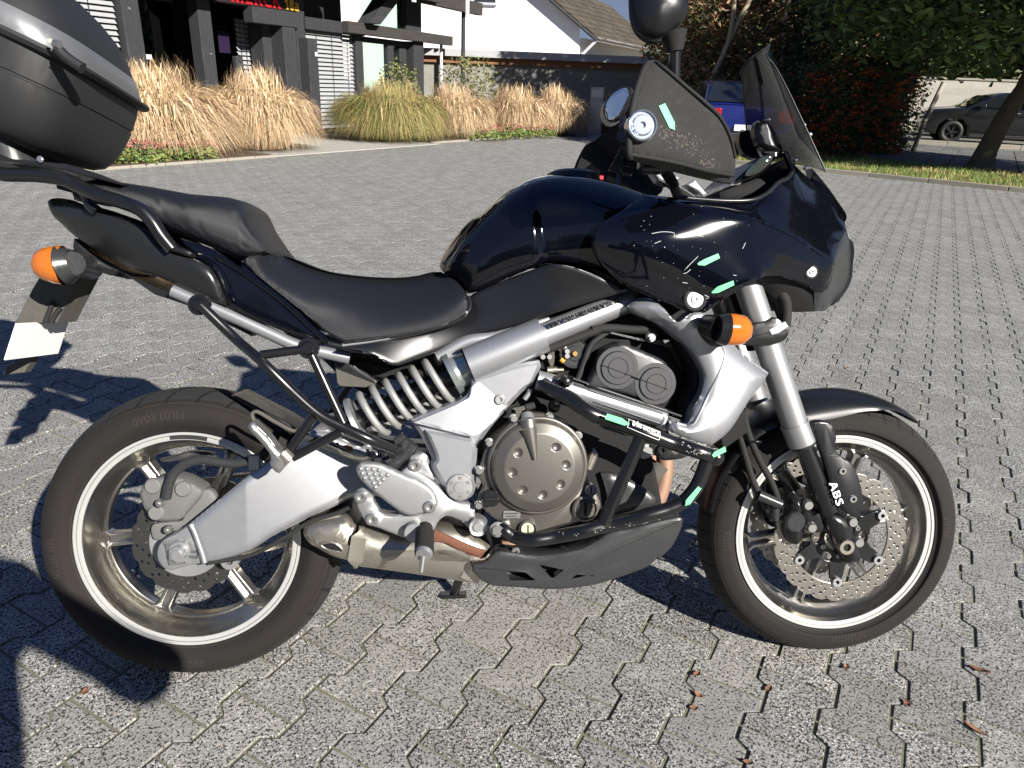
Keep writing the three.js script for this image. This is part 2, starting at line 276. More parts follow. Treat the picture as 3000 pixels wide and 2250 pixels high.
{
  const P = LAWN, inside = (x, z) => { let c = false; for (let i = 0, j = P.length - 1; i < P.length; j = i++) if ((P[i][1] > z) !== (P[j][1] > z) && x < (P[j][0] - P[i][0]) * (z - P[i][1]) / (P[j][1] - P[i][1]) + P[i][0]) c = !c; return c; };
  const pos = [], col = []; for (let i = 0; i < 26000; i++) { const x = rr(4.6, 13.4), z = rr(-16, -7.1); if (!inside(x, z)) continue; const h = rr(0.025, 0.085), a = rr(0, 6.28), w = rr(0.004, 0.008), lx = rr(-0.03, 0.03), lz = rr(-0.03, 0.03), q = noise(x * 1.4, z * 1.4, 2), dry = q + rr(-0.25, 0.25) > 0.12; const c = dry ? [0.42, 0.36, 0.14] : [0.16, 0.24, 0.05], f = rr(0.7, 1.25); pos.push(x - Math.cos(a) * w, 0.055, z - Math.sin(a) * w, x + Math.cos(a) * w, 0.055, z + Math.sin(a) * w, x + lx, 0.055 + h, z + lz); for (let k = 0; k < 3; k++) col.push(c[0] * f, c[1] * f, c[2] * f); }
  const gg = new THREE.BufferGeometry(); gg.setAttribute('position', new THREE.Float32BufferAttribute(pos, 3)); gg.setAttribute('color', new THREE.Float32BufferAttribute(col, 3)); gg.computeVertexNormals();
  const m = mesh('verge_grass', gg, new THREE.MeshStandardMaterial({ color: 0xffffff, vertexColors: true, roughness: 0.7, side: THREE.DoubleSide }), scene); m.userData.kind = 'stuff'; m.userData.label = 'short green and straw coloured grass on the verge'; m.userData.category = 'grass';
  // fallen leaves
  const leafGeo = (L, W, curl) => { const g2 = new THREE.PlaneGeometry(L, W, 8, 4), p = g2.attributes.position; for (let i = 0; i < p.count; i++) { const u = p.getX(i) / L * 2, v = p.getY(i) / W * 2, k = Math.sqrt(Math.max(0, 1 - u * u)) * (0.75 + 0.25 * Math.cos(u * 3)); p.setXYZ(i, p.getX(i), v * k * W / 2, curl * (v * v * 0.5 + u * u * 0.35)); } g2.rotateX(-Math.PI / 2); g2.computeVertexNormals(); return g2; };
  const brown = [lin(0.19, 0.085, 0.045), lin(0.25, 0.13, 0.07), lin(0.15, 0.075, 0.04)].map((c) => std(c, 0.8, 0, { side: THREE.DoubleSide })), lf = [leafGeo(0.045, 0.013, 0.010), leafGeo(0.05, 0.011, 0.007), leafGeo(0.022, 0.014, 0.006)];
  const spots = [...[[1.768,.0873],[1.6436,.2459],[1.2463,.12],[1.0985,.071],[1.0827,.1303],[1.0612,.1651],[1.5368,.1738],[1.4567,.0648],[1.1268,.3026]], ...[[-.2258,.0647],[2.4631,-1.8332],[2.3864,-2.0707],[7.5172,-9.606],[7.9486,-9.5002],[-1.684,-10.6889],[-2.469,-9.7194],[-2.7586,-9.4163],[-.8381,-11.7001],[-.2989,-12.3292],[.2222,-13.6001],[-3.6846,-8.5668],[8.0374,-9.1439]]];
  spots.forEach(([x, z], i) => { const m2 = mesh('fallen_leaf', lf[i < 2 ? i : 2], brown[i % 3], scene); m2.position.set(x, 0.002, z); m2.rotation.set(rr(-0.15, 0.15), i === 0 ? -0.75 : i === 1 ? -0.85 : rr(0, 6.28), rr(-0.15, 0.15)); tag(m2, i < 2 ? ['slender brown leaf lying curled across a paver beside the front wheel', 'slender brown leaf standing in a paver joint nearer the plain corner of the yard'][i] : 'small dry brown leaf lying on the pavers', 'leaf', 'fallen leaves on the paving'); });
}

// ---------------------------------------------------------------- black timber building
const woodTex = dataTex(512, (u, v) => { const g = 0.30 + 0.10 * tn(u, v * 0.14, 160, 2) + 0.08 * tn(u, v, 9, 5) + 0.05 * tn(u, v, 120, 8); return [g, g * 1.0, g * 1.02]; }, { srgb: true });
const timber = std(lin(0.42, 0.43, 0.46), 0.75, 0, { map: woodTex });
const timberWorn = std(lin(0.55, 0.50, 0.44), 0.85, 0, { map: woodTex });
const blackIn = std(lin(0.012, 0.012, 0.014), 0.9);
const slatMat = std(lin(0.36, 0.37, 0.385), 0.5, 0.1), whitePaint = std(lin(0.72, 0.73, 0.75), 0.6), steelGrey = std(lin(0.36, 0.36, 0.37), 0.4, 0.7);
const paneMat = phys(lin(0.80, 0.93, 0.86), 0.02, 0, { transmission: 1, thickness: 0, ior: 1.5 });
const doorGlass = phys(lin(0.25, 0.30, 0.28), 0.03, 0, { transmission: 1, thickness: 0, ior: 1.5 });
{
  const bld = thing('timber_building', 'black timber frame building with white slatted blinds and glazed entrance', 'building', [-4.812, 0, -11.894], Math.atan2(0.8838, 0.4679));
  const bb = (name, mat, u0, u1, v0, v1, z0, z1, parent = bld, r = 0.012) => mesh(name, box(u1 - u0, v1 - v0, z1 - z0, (u0 + u1) / 2, (v0 + v1) / 2, (z0 + z1) / 2, r), mat, parent);
  const blind = (u0, u1, v0, v1, z, pitch, n0 = 'blind') => { const g = grp(n0, bld), geo = at(box(u1 - u0, 0.004, pitch * 0.98), 0, 0, 0, 0.95); for (let v = v0; v < v1; v += pitch) { const m = mesh('slat', geo, slatMat, g); m.position.set((u0 + u1) / 2, v, z); } for (const k of [0.2, 0.52, 0.86]) mesh('ladder_cord', box(0.012, v1 - v0, 0.004, u0 + (u1 - u0) * k, (v0 + v1) / 2, z + pitch * 0.32), blackIn, g); return g; };
  const E = Object.fromEntries(['a'].map(() => ['x', 0]));
  // facade coordinates measured along the front (u) and up (v)
  blind(-3.2, 0.12, 0.35, 2.9, -0.03, 0.085);
  bb('post', timber, 0.16, 0.50, 0, 3.0, -0.06, 0.1);
  bb('post', timber, 0.98, 1.16, 0, 3.0, -0.9, -0.75); bb('post', timber, 2.10, 2.42, 0, 3.0, -0.5, -0.25);
  bb('door_frame', timber, 1.16, 2.10, 2.35, 2.5, -0.9, -0.8);
  const door = grp('glass_door', bld); bb('pane', doorGlass, 1.18, 2.06, 0.02, 2.34, -0.86, -0.85, door, 0);
  const stroke = [[2.5237,1.9484],[2.5249,1.8776],[2.5183,1.7929],[2.5598,1.8463],[2.6243,1.875],[2.6697,1.8213],[2.7109,1.7727],[2.7635,1.7568],[2.8382,1.8034],[2.9086,1.8557],[2.9408,1.9479]];
  mesh('door_emblem', tube(stroke.map((q) => [q[0], q[1], -0.835]), 0.02, { sides: 6, seg: 6 }), std(lin(0.50, 0.24, 0.03), 0.5), door);
  bb('poster', std(lin(0.05, 0.075, 0.006), 0.6), 1.36, 1.98, 0.6, 1.58, -0.98, -0.97, door, 0);
  bb('notice', std(lin(0.62, 0.64, 0.66), 0.5), 1.34, 1.46, 1.36, 1.44, -0.84, -0.835, door, 0); bb('notice', std(lin(0.62, 0.64, 0.66), 0.5), 1.36, 1.44, 0.9, 1.15, -0.84, -0.835, door, 0);
  bb('door_handle', steelGrey, 1.22, 1.25, 1.0, 1.5, -0.83, -0.80, door, 0.008);
  bb('poster', std(lin(0.012, 0.004, 0.03), 0.6), 3.05, 3.35, 1.55, 1.95, -0.75, -0.74, bld, 0);
  bb('letter_box', timber, 3.22, 3.42, 0.9, 1.5, -0.6, -0.5);
  blind(3.42, 3.86, 0.2, 2.2, -0.62, 0.085);
  bb('post', timber, 3.72, 3.98, 0, 2.2, -0.55, -0.2); bb('post', timber, 3.96, 4.36, 0, 2.28, -0.25, 0.12);
  blind(4.40, 4.62, 0.2, 2.3, -0.35, 0.085);
  bb('beam', timber, 3.10, 4.44, 2.10, 2.38, -0.1, 0.14);
  bb('sign_board', std(lin(0.016, 0.010, 0.011), 0.6), 2.3, 4.5, 2.38, 3.05, -0.12, 0.06);
  bb('post', timber, 4.46, 4.76, 0, 3.3, -0.35, 0.06); bb('post', timber, 4.50, 4.82, 0, 1.92, 0.02, 0.30);
  bb('house_plate', whitePaint, 4.72, 4.80, 1.58, 1.66, 0.301, 0.305, bld, 0);
  bb('beam', timber, 4.72, 6.90, 2.10, 2.34, -0.1, 0.12);
  bb('beam', timberWorn, 6.0, 11.05, 2.12, 2.36, 0.12, 0.30);
  blind(4.84, 6.56, 0.12, 2.06, -0.02, 0.088);
  bb('post', timber, 6.58, 6.86, 0, 2.1, -0.12, 0.08);
  bb('pane', paneMat, 6.86, 8.02, 0.15, 1.98, -0.03, -0.022, bld, 0); bb('pane', paneMat, 8.28, 8.66, 0.15, 1.98, -0.03, -0.022, bld, 0); bb('pane', paneMat, 6.95, 8.85, 2.38, 3.0, -0.03, -0.022, bld, 0);
  bb('window_head', timber, 6.84, 9.6, 1.98, 2.10, -0.1, 0.06); bb('post', timber, 8.02, 8.28, 0, 2.1, -0.1, 0.05); bb('post', timber, 8.66, 8.98, 0, 2.1, -0.3, 0.0);
  bb('post', timber, 9.1, 9.62, 0, 2.12, -0.2, 0.16); bb('post', timber, 8.86, 9.62, 2.36, 3.2, -0.2, 0.10);
  bb('balcony_beam', timberWorn, 5.4, 9.2, 3.02, 3.34, 0.7, 0.92); bb('balcony_beam', timberWorn, 8.3, 12.1, 2.98, 3.30, 0.55, 0.72);
  bb('balcony_deck', timber, 2.0, 11.6, 3.34, 3.44, -2, 0.8);
  mesh('knee_brace', slab([[6.6, 2.36], [7.0, 2.36], [7.9, 2.98], [7.6, 3.02], [7.4, 3.02]], 0.1, 0.5, 0.01), timber, bld);
  for (const [u, z] of [[7.75, 0.98], [11.0, 0.78]]) bb('railing_post', whitePaint, u - 0.05, u + 0.05, 2.9, 4.3, z - 0.05, z + 0.03);
  mesh('railing_bar', rod([7.75, 3.62, 0.94], [12.1, 3.5, 0.74], 0.03), whitePaint, bld); mesh('railing_bar', rod([7.75, 3.9, 0.94], [12.1, 3.8, 0.74], 0.03), whitePaint, bld);
  mesh('slim_post', rod([10.9, 0, 0.0], [10.9, 2.2, 0.0], 0.045), whitePaint, bld); mesh('slim_post', rod([11.3, 0, 0.5], [11.3, 3.1, 0.5], 0.06), timber, bld);
  // inside of the entrance and rooms
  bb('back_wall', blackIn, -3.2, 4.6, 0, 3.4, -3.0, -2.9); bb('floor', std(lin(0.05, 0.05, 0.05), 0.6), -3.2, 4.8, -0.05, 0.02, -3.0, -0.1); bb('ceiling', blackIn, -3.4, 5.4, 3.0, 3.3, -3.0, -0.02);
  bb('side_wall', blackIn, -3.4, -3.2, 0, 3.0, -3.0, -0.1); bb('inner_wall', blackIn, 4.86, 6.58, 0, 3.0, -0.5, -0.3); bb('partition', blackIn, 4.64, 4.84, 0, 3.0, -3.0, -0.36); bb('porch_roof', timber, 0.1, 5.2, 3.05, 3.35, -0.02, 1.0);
  bb('roof', timber, -3.6, 9.8, 5.6, 5.9, -6, 1.4); bb('upper_wall', timber, -3.4, 6.6, 3.3, 5.6, -5.8, -0.3);
  bb('cabinet', steelGrey, 0.62, 0.96, 1.95, 2.4, -0.9, -0.7);
  for (const [u, v] of [[0.30, 2.08], [0.30, 1.28], [2.30, 1.5]]) mesh('bolt', cylZ(0.025, 0.02, 0.02, u, v, u > 2 ? -0.24 : 0.11), steelGrey, bld);
  const font = await new FontLoader().loadAsync('fonts/droid/droid_sans_bold.typeface.json');
  const txt = (s, size, u, v, z, mat, name) => mesh(name, new TextGeometry(s, { font, size, depth: 0.02, curveSegments: 4 }).translate(u, v, z), mat, bld);
  txt('MERCK', 0.30, 2.60, 2.41, 0.062, std(lin(0.52, 0.012, 0.02), 0.5), 'sign_letters'); txt('18a', 0.20, 4.12, 2.42, 0.062, std(lin(0.62, 0.38, 0.05), 0.5), 'house_number');
}
// ---------------------------------------------------------------- white gabled house behind
{
  const hs = thing('gabled_house', 'white rendered house with steep brown tiled roof and low garage', 'house', [3.1, 0, -25.6], -0.0797);
  const render = std(lin(0.80, 0.80, 0.80), 0.9), fascia = std(lin(0.42, 0.43, 0.45), 0.6), brown = std(lin(0.25, 0.12, 0.06), 0.8), plaster = std(lin(0.45, 0.45, 0.44), 0.95, 0, { map: concTex });
  const G = [[-7.8159,-.0374],[-7.5021,4.0818],[.1365,4.3665],[1.7752,3.0656],[2.0605,.3311]];
  mesh('wall', slab(G, -6, 0, 0.01), render, hs);
  const tileTex = dataTex(256, (u, v) => { const g = 0.36 + 0.14 * tn(u, v, 40, 2) + 0.2 * Math.max(0, tn(u, v, 26, 5)) + 0.1 * tn(u, v, 6, 1); return [g * 1.05, g * 0.98, g * 0.88]; }, { srgb: true });
  const tiles = [0.7, 0.85, 1].map((k) => std(lin(0.62 * k, 0.58 * k, 0.52 * k), 0.95, 0, { map: tileTex }));
  const R = [[.0017,4.3615],[2.3579,2.7034]];
  const rf = grp('roof', hs), A = V3(R[0][0], R[0][1], 0.35), B0 = V3(R[1][0], R[1][1], 0.35), down = B0.clone().sub(A), len = down.length(); down.normalize();
  const depth = V3(0.43, 0, -0.90).normalize(), nrm = depth.clone().cross(down).normalize(); if (nrm.y < 0) nrm.negate();
  const q = new THREE.Quaternion().setFromRotationMatrix(new THREE.Matrix4().makeBasis(depth, nrm, depth.clone().cross(nrm)));
  const tg = box(0.31, 0.025, 0.40), rows = Math.ceil(len / 0.33), colsN = 26;
  mesh('roof_boards', (() => { const g = new THREE.BufferGeometry(), c = [A, B0, B0.clone().addScaledVector(depth, 8.2), A.clone().addScaledVector(depth, 8.2)].map((p) => p.clone().addScaledVector(nrm, -0.03)); g.setFromPoints([c[0], c[1], c[2], c[0], c[2], c[3]]); g.computeVertexNormals(); return g; })(), brown, rf);
  const list = []; 
  for (let i = 0; i < rows; i++) for (let j = 0; j < colsN; j++) { const p = A.clone().addScaledVector(down, i * 0.33 + 0.17).addScaledVector(depth, j * 0.315 + 0.16 + (i & 1) * 0.05); list.push(p); }
  list.sort((p, r) => r.y * -1 + p.y);
  list.slice(0, 300).forEach((p) => { const m = mesh('roof_tile', tg, tiles[(rnd() * 3) | 0], rf); m.position.copy(p).addScaledVector(nrm, rr(0, 0.012)); m.quaternion.copy(q); m.rotateX(-0.07); m.userData = {}; });
  const im = new THREE.InstancedMesh(tg, tiles[1], Math.max(1, list.length - 300)); list.slice(300).forEach((p, i) => im.setMatrixAt(i, new THREE.Matrix4().compose(p, q, V3(1, 1, 1)))); im.name = 'roof_tiles'; im.userData.kind = 'stuff'; rf.add(im);
  mesh('barge_board', rod([A.x, A.y - 0.08, A.z], [B0.x, B0.y - 0.08, B0.z], 0.05), timber, rf);
  mesh('gutter', rod([B0.x, B0.y - 0.05, B0.z], B0.clone().addScaledVector(depth, 8).add(V3(0, -0.05, 0)).toArray(), 0.07), std(lin(0.55, 0.56, 0.58), 0.4, 0.6), rf);
  mesh('downpipe', rod([B0.x - 0.02, B0.y - 0.1, 0.3], [B0.x - 0.65, B0.y - 0.75, 0.05], 0.05), whitePaint, hs);
  const sw = grp('side_wing', hs); mesh('wall', box(0.1, 3, 7.6, 0, 0, 0), render, sw); sw.position.set(B0.x + 1.2, 1.2, -3.6); sw.rotation.y = -0.45;
  mesh('window', box(0.04, 0.42, 1.5, 0.07, 0.62, 1.6), std(lin(0.01, 0.012, 0.012), 0.1), sw);
  const W0 = [[-1.7402,3.6986],[-1.0568,3.6232]];
  const w = mesh('window', box(W0[1][0] - W0[0][0], 0.6, 0.06, (W0[0][0] + W0[1][0]) / 2, W0[1][1] + 0.3, 0.02), std(lin(0.03, 0.035, 0.04), 0.1), hs); mesh('sill', box(W0[1][0] - W0[0][0] + 0.1, 0.07, 0.12, (W0[0][0] + W0[1][0]) / 2, W0[1][1] - 0.03, 0.06), fascia, w);
  const g = thing('garage', 'low flat roofed garage with grey edge band and brown board below it', 'garage', [3.1, 0, -25.6], -0.0797), GG = [[-3.6561,1.9739],[5.016,1.9453],[-4.5336,1.7924],[5.016,1.9453],[-4.5379,1.6319],[5.0384,1.7633],[5.2981,-.3443]];
  const gx0 = GG[0][0], gx1 = GG[1][0], t0 = GG[1][1];
  mesh('roof_edge', box(gx1 - gx0, 0.2, 3.2, (gx0 + gx1) / 2, 1.98, 1.7), fascia, g); mesh('board', box(gx1 - gx0 - 0.1, 0.18, 3.0, (gx0 + gx1) / 2, 1.79, 1.65), brown, g); mesh('wall', box(gx1 - gx0 - 0.2, 1.7, 2.9, (gx0 + gx1) / 2, 0.85, 1.6), plaster, g);
}
// ---------------------------------------------------------------- foliage
function leafCloud(n, place, size, cols, { flat = 0.6 } = {}) {
  const pos = new Float32Array(n * 18), col = new Float32Array(n * 18), a = V3(), b = V3(), c = V3(), nn = V3();
  for (let i = 0; i < n; i++) {
    const p = place(i); if (!p) continue; const s = size * rr(0.6, 1.3);
    a.set(rr(-1, 1), rr(-flat, flat), rr(-1, 1)).normalize(); b.set(rr(-1, 1), rr(-1, 1), rr(-1, 1)).cross(a).normalize(); nn.copy(a).cross(b);
    const cc = cols[(rnd() * cols.length) | 0], k = rr(0.75, 1.2);
    const q = [p.clone().addScaledVector(a, -s), p.clone().addScaledVector(b, s * 0.42).addScaledVector(nn, s * 0.12), p.clone().addScaledVector(a, s), p.clone().addScaledVector(b, -s * 0.42).addScaledVector(nn, s * 0.12)];
    [0, 1, 2, 0, 2, 3].forEach((v, j) => { const o = i * 18 + j * 3; pos[o] = q[v].x; pos[o + 1] = q[v].y; pos[o + 2] = q[v].z; col[o] = cc[0] * k; col[o + 1] = cc[1] * k; col[o + 2] = cc[2] * k; });
  }
  const g = new THREE.BufferGeometry(); g.setAttribute('position', new THREE.BufferAttribute(pos, 3)); g.setAttribute('color', new THREE.BufferAttribute(col, 3)); g.computeVertexNormals(); return g;
}
const leafMat = new THREE.MeshStandardMaterial({ color: 0xffffff, vertexColors: true, roughness: 0.6, side: THREE.DoubleSide });
const dryMat = new THREE.MeshStandardMaterial({ color: 0xffffff, vertexColors: true, roughness: 0.8, side: THREE.DoubleSide });
function blades(n, R, Hh, cols, { w = 0.0045, root = 0.36, plume = 0.12, droop = 0.68, low = 0.06 } = {}) {
  const pos = [], col = [], seg = 5, P = V3(), Q = V3();
  for (let i = 0; i < n; i++) {
    const az = rr(0, Math.PI * 2), al = Math.pow(rnd(), 0.58) * 1.62, k = rr(0.72, 1.03), r0 = R * root * Math.sqrt(rnd());
    const dx = Math.cos(az), dz = Math.sin(az), bump = 1 + 0.16 * noise(dx * 2.1 + R * 7, dz * 2.1, al * 1.7);
    const tr = R * Math.sin(al) * k * bump, ty = Math.max(low * rnd() * 2, Hh * Math.pow(Math.max(0, Math.cos(al)), 0.85) * k * bump * (al > 0.45 ? 0.84 : 0.97)), side = rr(-0.12, 0.12) * R;
    const p0 = V3(dx * r0, 0, dz * r0), p2 = V3(dx * tr - dz * side, ty, dz * tr + dx * side), p1 = V3(dx * (r0 + tr * 0.45), ty * 0.62 + Hh * droop * Math.sin(al) * k, dz * (r0 + tr * 0.45));
    const c = cols(al, rnd()), f = rr(0.75, 1.2), isP = rnd() < plume && al < 1.2, wv = V3(-dz, rr(-0.5, 0.5), dx).normalize();
    for (let j = 0; j < seg; j++) {
      const e = (t) => { const u = 1 - t; return V3(u * u * p0.x + 2 * u * t * p1.x + t * t * p2.x, u * u * p0.y + 2 * u * t * p1.y + t * t * p2.y, u * u * p0.z + 2 * u * t * p1.z + t * t * p2.z); };
      const t0 = j / seg, t1 = (j + 1) / seg, a = e(t0), b = e(t1), wd = (t) => w * (isP && t > 0.75 ? 2.1 : 1.15 - t * 0.85), w0 = wd(t0), w1 = wd(t1) * (j === seg - 1 ? 0.3 : 1);
      const q = [a.clone().addScaledVector(wv, -w0), a.clone().addScaledVector(wv, w0), b.clone().addScaledVector(wv, w1), b.clone().addScaledVector(wv, -w1)];
      for (const v of [0, 1, 2, 0, 2, 3]) { pos.push(q[v].x, q[v].y, q[v].z); const pf = isP && t0 > 0.55 ? 1.25 : 1; col.push(c[0] * f * pf, c[1] * f * pf, c[2] * f * pf); }
    }
  }
  const g = new THREE.BufferGeometry(); g.setAttribute('position', new THREE.Float32BufferAttribute(pos, 3)); g.setAttribute('color', new THREE.Float32BufferAttribute(col, 3)); g.computeVertexNormals(); return g;
}
const tan = (al, r) => r < 0.12 ? [0.20, 0.18, 0.07] : r < 0.5 ? [0.56, 0.40, 0.23] : r < 0.8 ? [0.66, 0.49, 0.32] : [0.45, 0.29, 0.17];
const greenTan = (al, r) => r < (al > 0.6 ? 0.62 : 0.35) ? [0.14 + 0.12 * r, 0.19, 0.05] : r < 0.85 ? [0.42, 0.31, 0.13] : [0.55, 0.38, 0.2];
const brownTan = (al, r) => r < 0.4 ? [0.26, 0.15, 0.07] : [0.36, 0.22, 0.11];
const clump = (x, z, R, Hh, n, cols, label, opt) => { const t = thing('ornamental_grass', label, 'ornamental grass', [x, 0.03, z], rr(0, 6), 'ornamental grasses in the planting beds'); mesh('blades', blades(n, R, Hh, cols, opt), dryMat, t); };
clump(-4.05, -10.85, 1.6, 1.34, 17000, tan, 'largest straw coloured grass mound in front of the entrance door');
clump(-2.7, -12.0, 1.16, 1.32, 12000, tan, 'straw coloured grass mound between the entrance and the concrete apron');
clump(-0.72, -14.85, 1.45, 1.2, 14000, greenTan, 'half green drooping grass mound beside the concrete apron', { droop: 0.78, plume: 0.03 });
clump(0.62, -16.2, 1.2, 1.22, 9000, tan, 'straw coloured grass mound touching the half green mound');
clump(2.15, -17.8, 1.15, 1.2, 8000, tan, 'loose straw coloured grass mound behind the red stonecrop');
clump(3.25, -18.6, 1.1, 1.2, 8000, tan, 'straw coloured grass mound beside the steel letter box pillar');
clump(5.2, -20.4, 0.9, 1.1, 5000, brownTan, 'brownish grass mound behind the steel letter box pillar');
// stonecrop with red flower heads
const crop = (x, z, s, label) => {
  const t = thing('stonecrop', label, 'flowering plant', [x, 0.03, z], rr(0, 6), 'flowering stonecrops along the bed edge');
  mesh('leaves', leafCloud(700, () => { const a = rr(0, 6.28), r = s * Math.sqrt(rnd()); return V3(Math.cos(a) * r, rr(0.02, 0.28) * (1 - 0.5 * r / s), Math.sin(a) * r); }, 0.04, [[0.10, 0.17, 0.04], [0.15, 0.20, 0.05], [0.22, 0.24, 0.06]]), leafMat, t);
  const fh = mesh('flower_heads', leafCloud(330, (i) => { const k = (i / 17) | 0, a = k * 2.4, r = s * Math.sqrt((k + 0.5) / 20) * 0.95; return V3(Math.cos(a) * r + rr(-0.05, 0.05), 0.30 - 0.1 * r / s + rr(-0.02, 0.02), Math.sin(a) * r + rr(-0.05, 0.05)); }, 0.028, [[0.36, 0.12, 0.10], [0.44, 0.19, 0.16], [0.28, 0.11, 0.07]]), leafMat, t); fh.userData.kind = 'stuff';
};
crop(-3.72, -9.3, 0.42, 'pink flowering stonecrop at the kerb beside the grey boulder'); crop(-3.2, -9.95, 0.36, 'low stonecrop with few flowers before the largest grass mound');
for (const [x, z, l] of [[1.3, -15.75, 'red flowering stonecrop at the bed corner by the concrete apron'], [1.9, -16.55, 'red flowering stonecrop between two others in front of the loose grass mound'], [2.55, -17.2, 'red flowering stonecrop in front of the mound by the letter box pillar']]) crop(x, z, 0.62, l);
mesh('boulder', (() => { const g = new THREE.IcosahedronGeometry(0.3, 3), p = g.attributes.position; for (let i = 0; i < p.count; i++) { const v = V3().fromBufferAttribute(p, i), k = 1 + 0.35 * noise(v.x * 4, v.y * 4, v.z * 4); p.setXYZ(i, v.x * k * 1.2, v.y * k * 0.7, v.z * k); } g.computeVertexNormals(); return g; })(), std(lin(0.16, 0.165, 0.18), 0.95, 0, { map: concTex }), tag(thing('boulder', 'grey boulder half under the largest grass mound', 'boulder', [-3.9, 0.08, -9.65]), 'grey boulder half under the largest grass mound', 'boulder')).name = 'stone';
// loose bushes behind the middle mounds
const bush = (name, x, z, n, rx, ry, rz, y, size, cols, label, cat, grpN) => { const t = thing(name, label, cat, [x, 0, z], 0, grpN); mesh('foliage', leafCloud(n, () => { const a = rr(0, 6.28), b = Math.acos(rr(-1, 1)), r = Math.pow(rnd(), 0.33) * (1 + 0.25 * noise(a * 1.3, b * 2, x)); return V3(Math.cos(a) * Math.sin(b) * r * rx, y + Math.cos(b) * r * ry, Math.sin(a) * Math.sin(b) * r * rz); }, size, cols), leafMat, t); mesh('stem', rod([0, 0, 0], [rx * 0.1, y, 0], 0.03, 0.015), std(lin(0.12, 0.09, 0.06), 0.9), t); return t; };
bush('shrub', -0.6, -16.6, 900, 0.5, 0.6, 0.5, 1.0, 0.05, [[0.16, 0.18, 0.06], [0.2, 0.2, 0.09]], 'thin green shrub in front of the window pane', 'shrub');
bush('shrub', 1.0, -18.6, 1100, 0.75, 0.7, 0.6, 1.15, 0.05, [[0.14, 0.17, 0.05], [0.2, 0.19, 0.08]], 'thin green shrub against the garage wall', 'shrub');
// steel letter box pillars
for (const [x, z, label] of [[4.55, -19.6, 'brushed steel letter box pillar beside the straw grass mound'], [5.9, -20.3, 'steel pillar behind the motorcycle mirror']]) {
  const t = thing('letter_box_pillar', label, 'letter box', [x, 0, z], -0.25); mesh('cabinet', box(0.36, 1.18, 0.3, 0, 0.59, 0, 0.008), steelGrey, t); mesh('flap', box(0.30, 0.2, 0.012, 0, 1.02, 0.156, 0.004), std(lin(0.45, 0.45, 0.46), 0.35, 0.8), t); mesh('door', box(0.31, 0.7, 0.01, 0, 0.46, 0.155, 0.004), std(lin(0.40, 0.40, 0.41), 0.35, 0.8), t); mesh('lock', cylZ(0.012, 0.012, 0.012, 0.1, 0.76, 0.165), whitePaint, t);
}
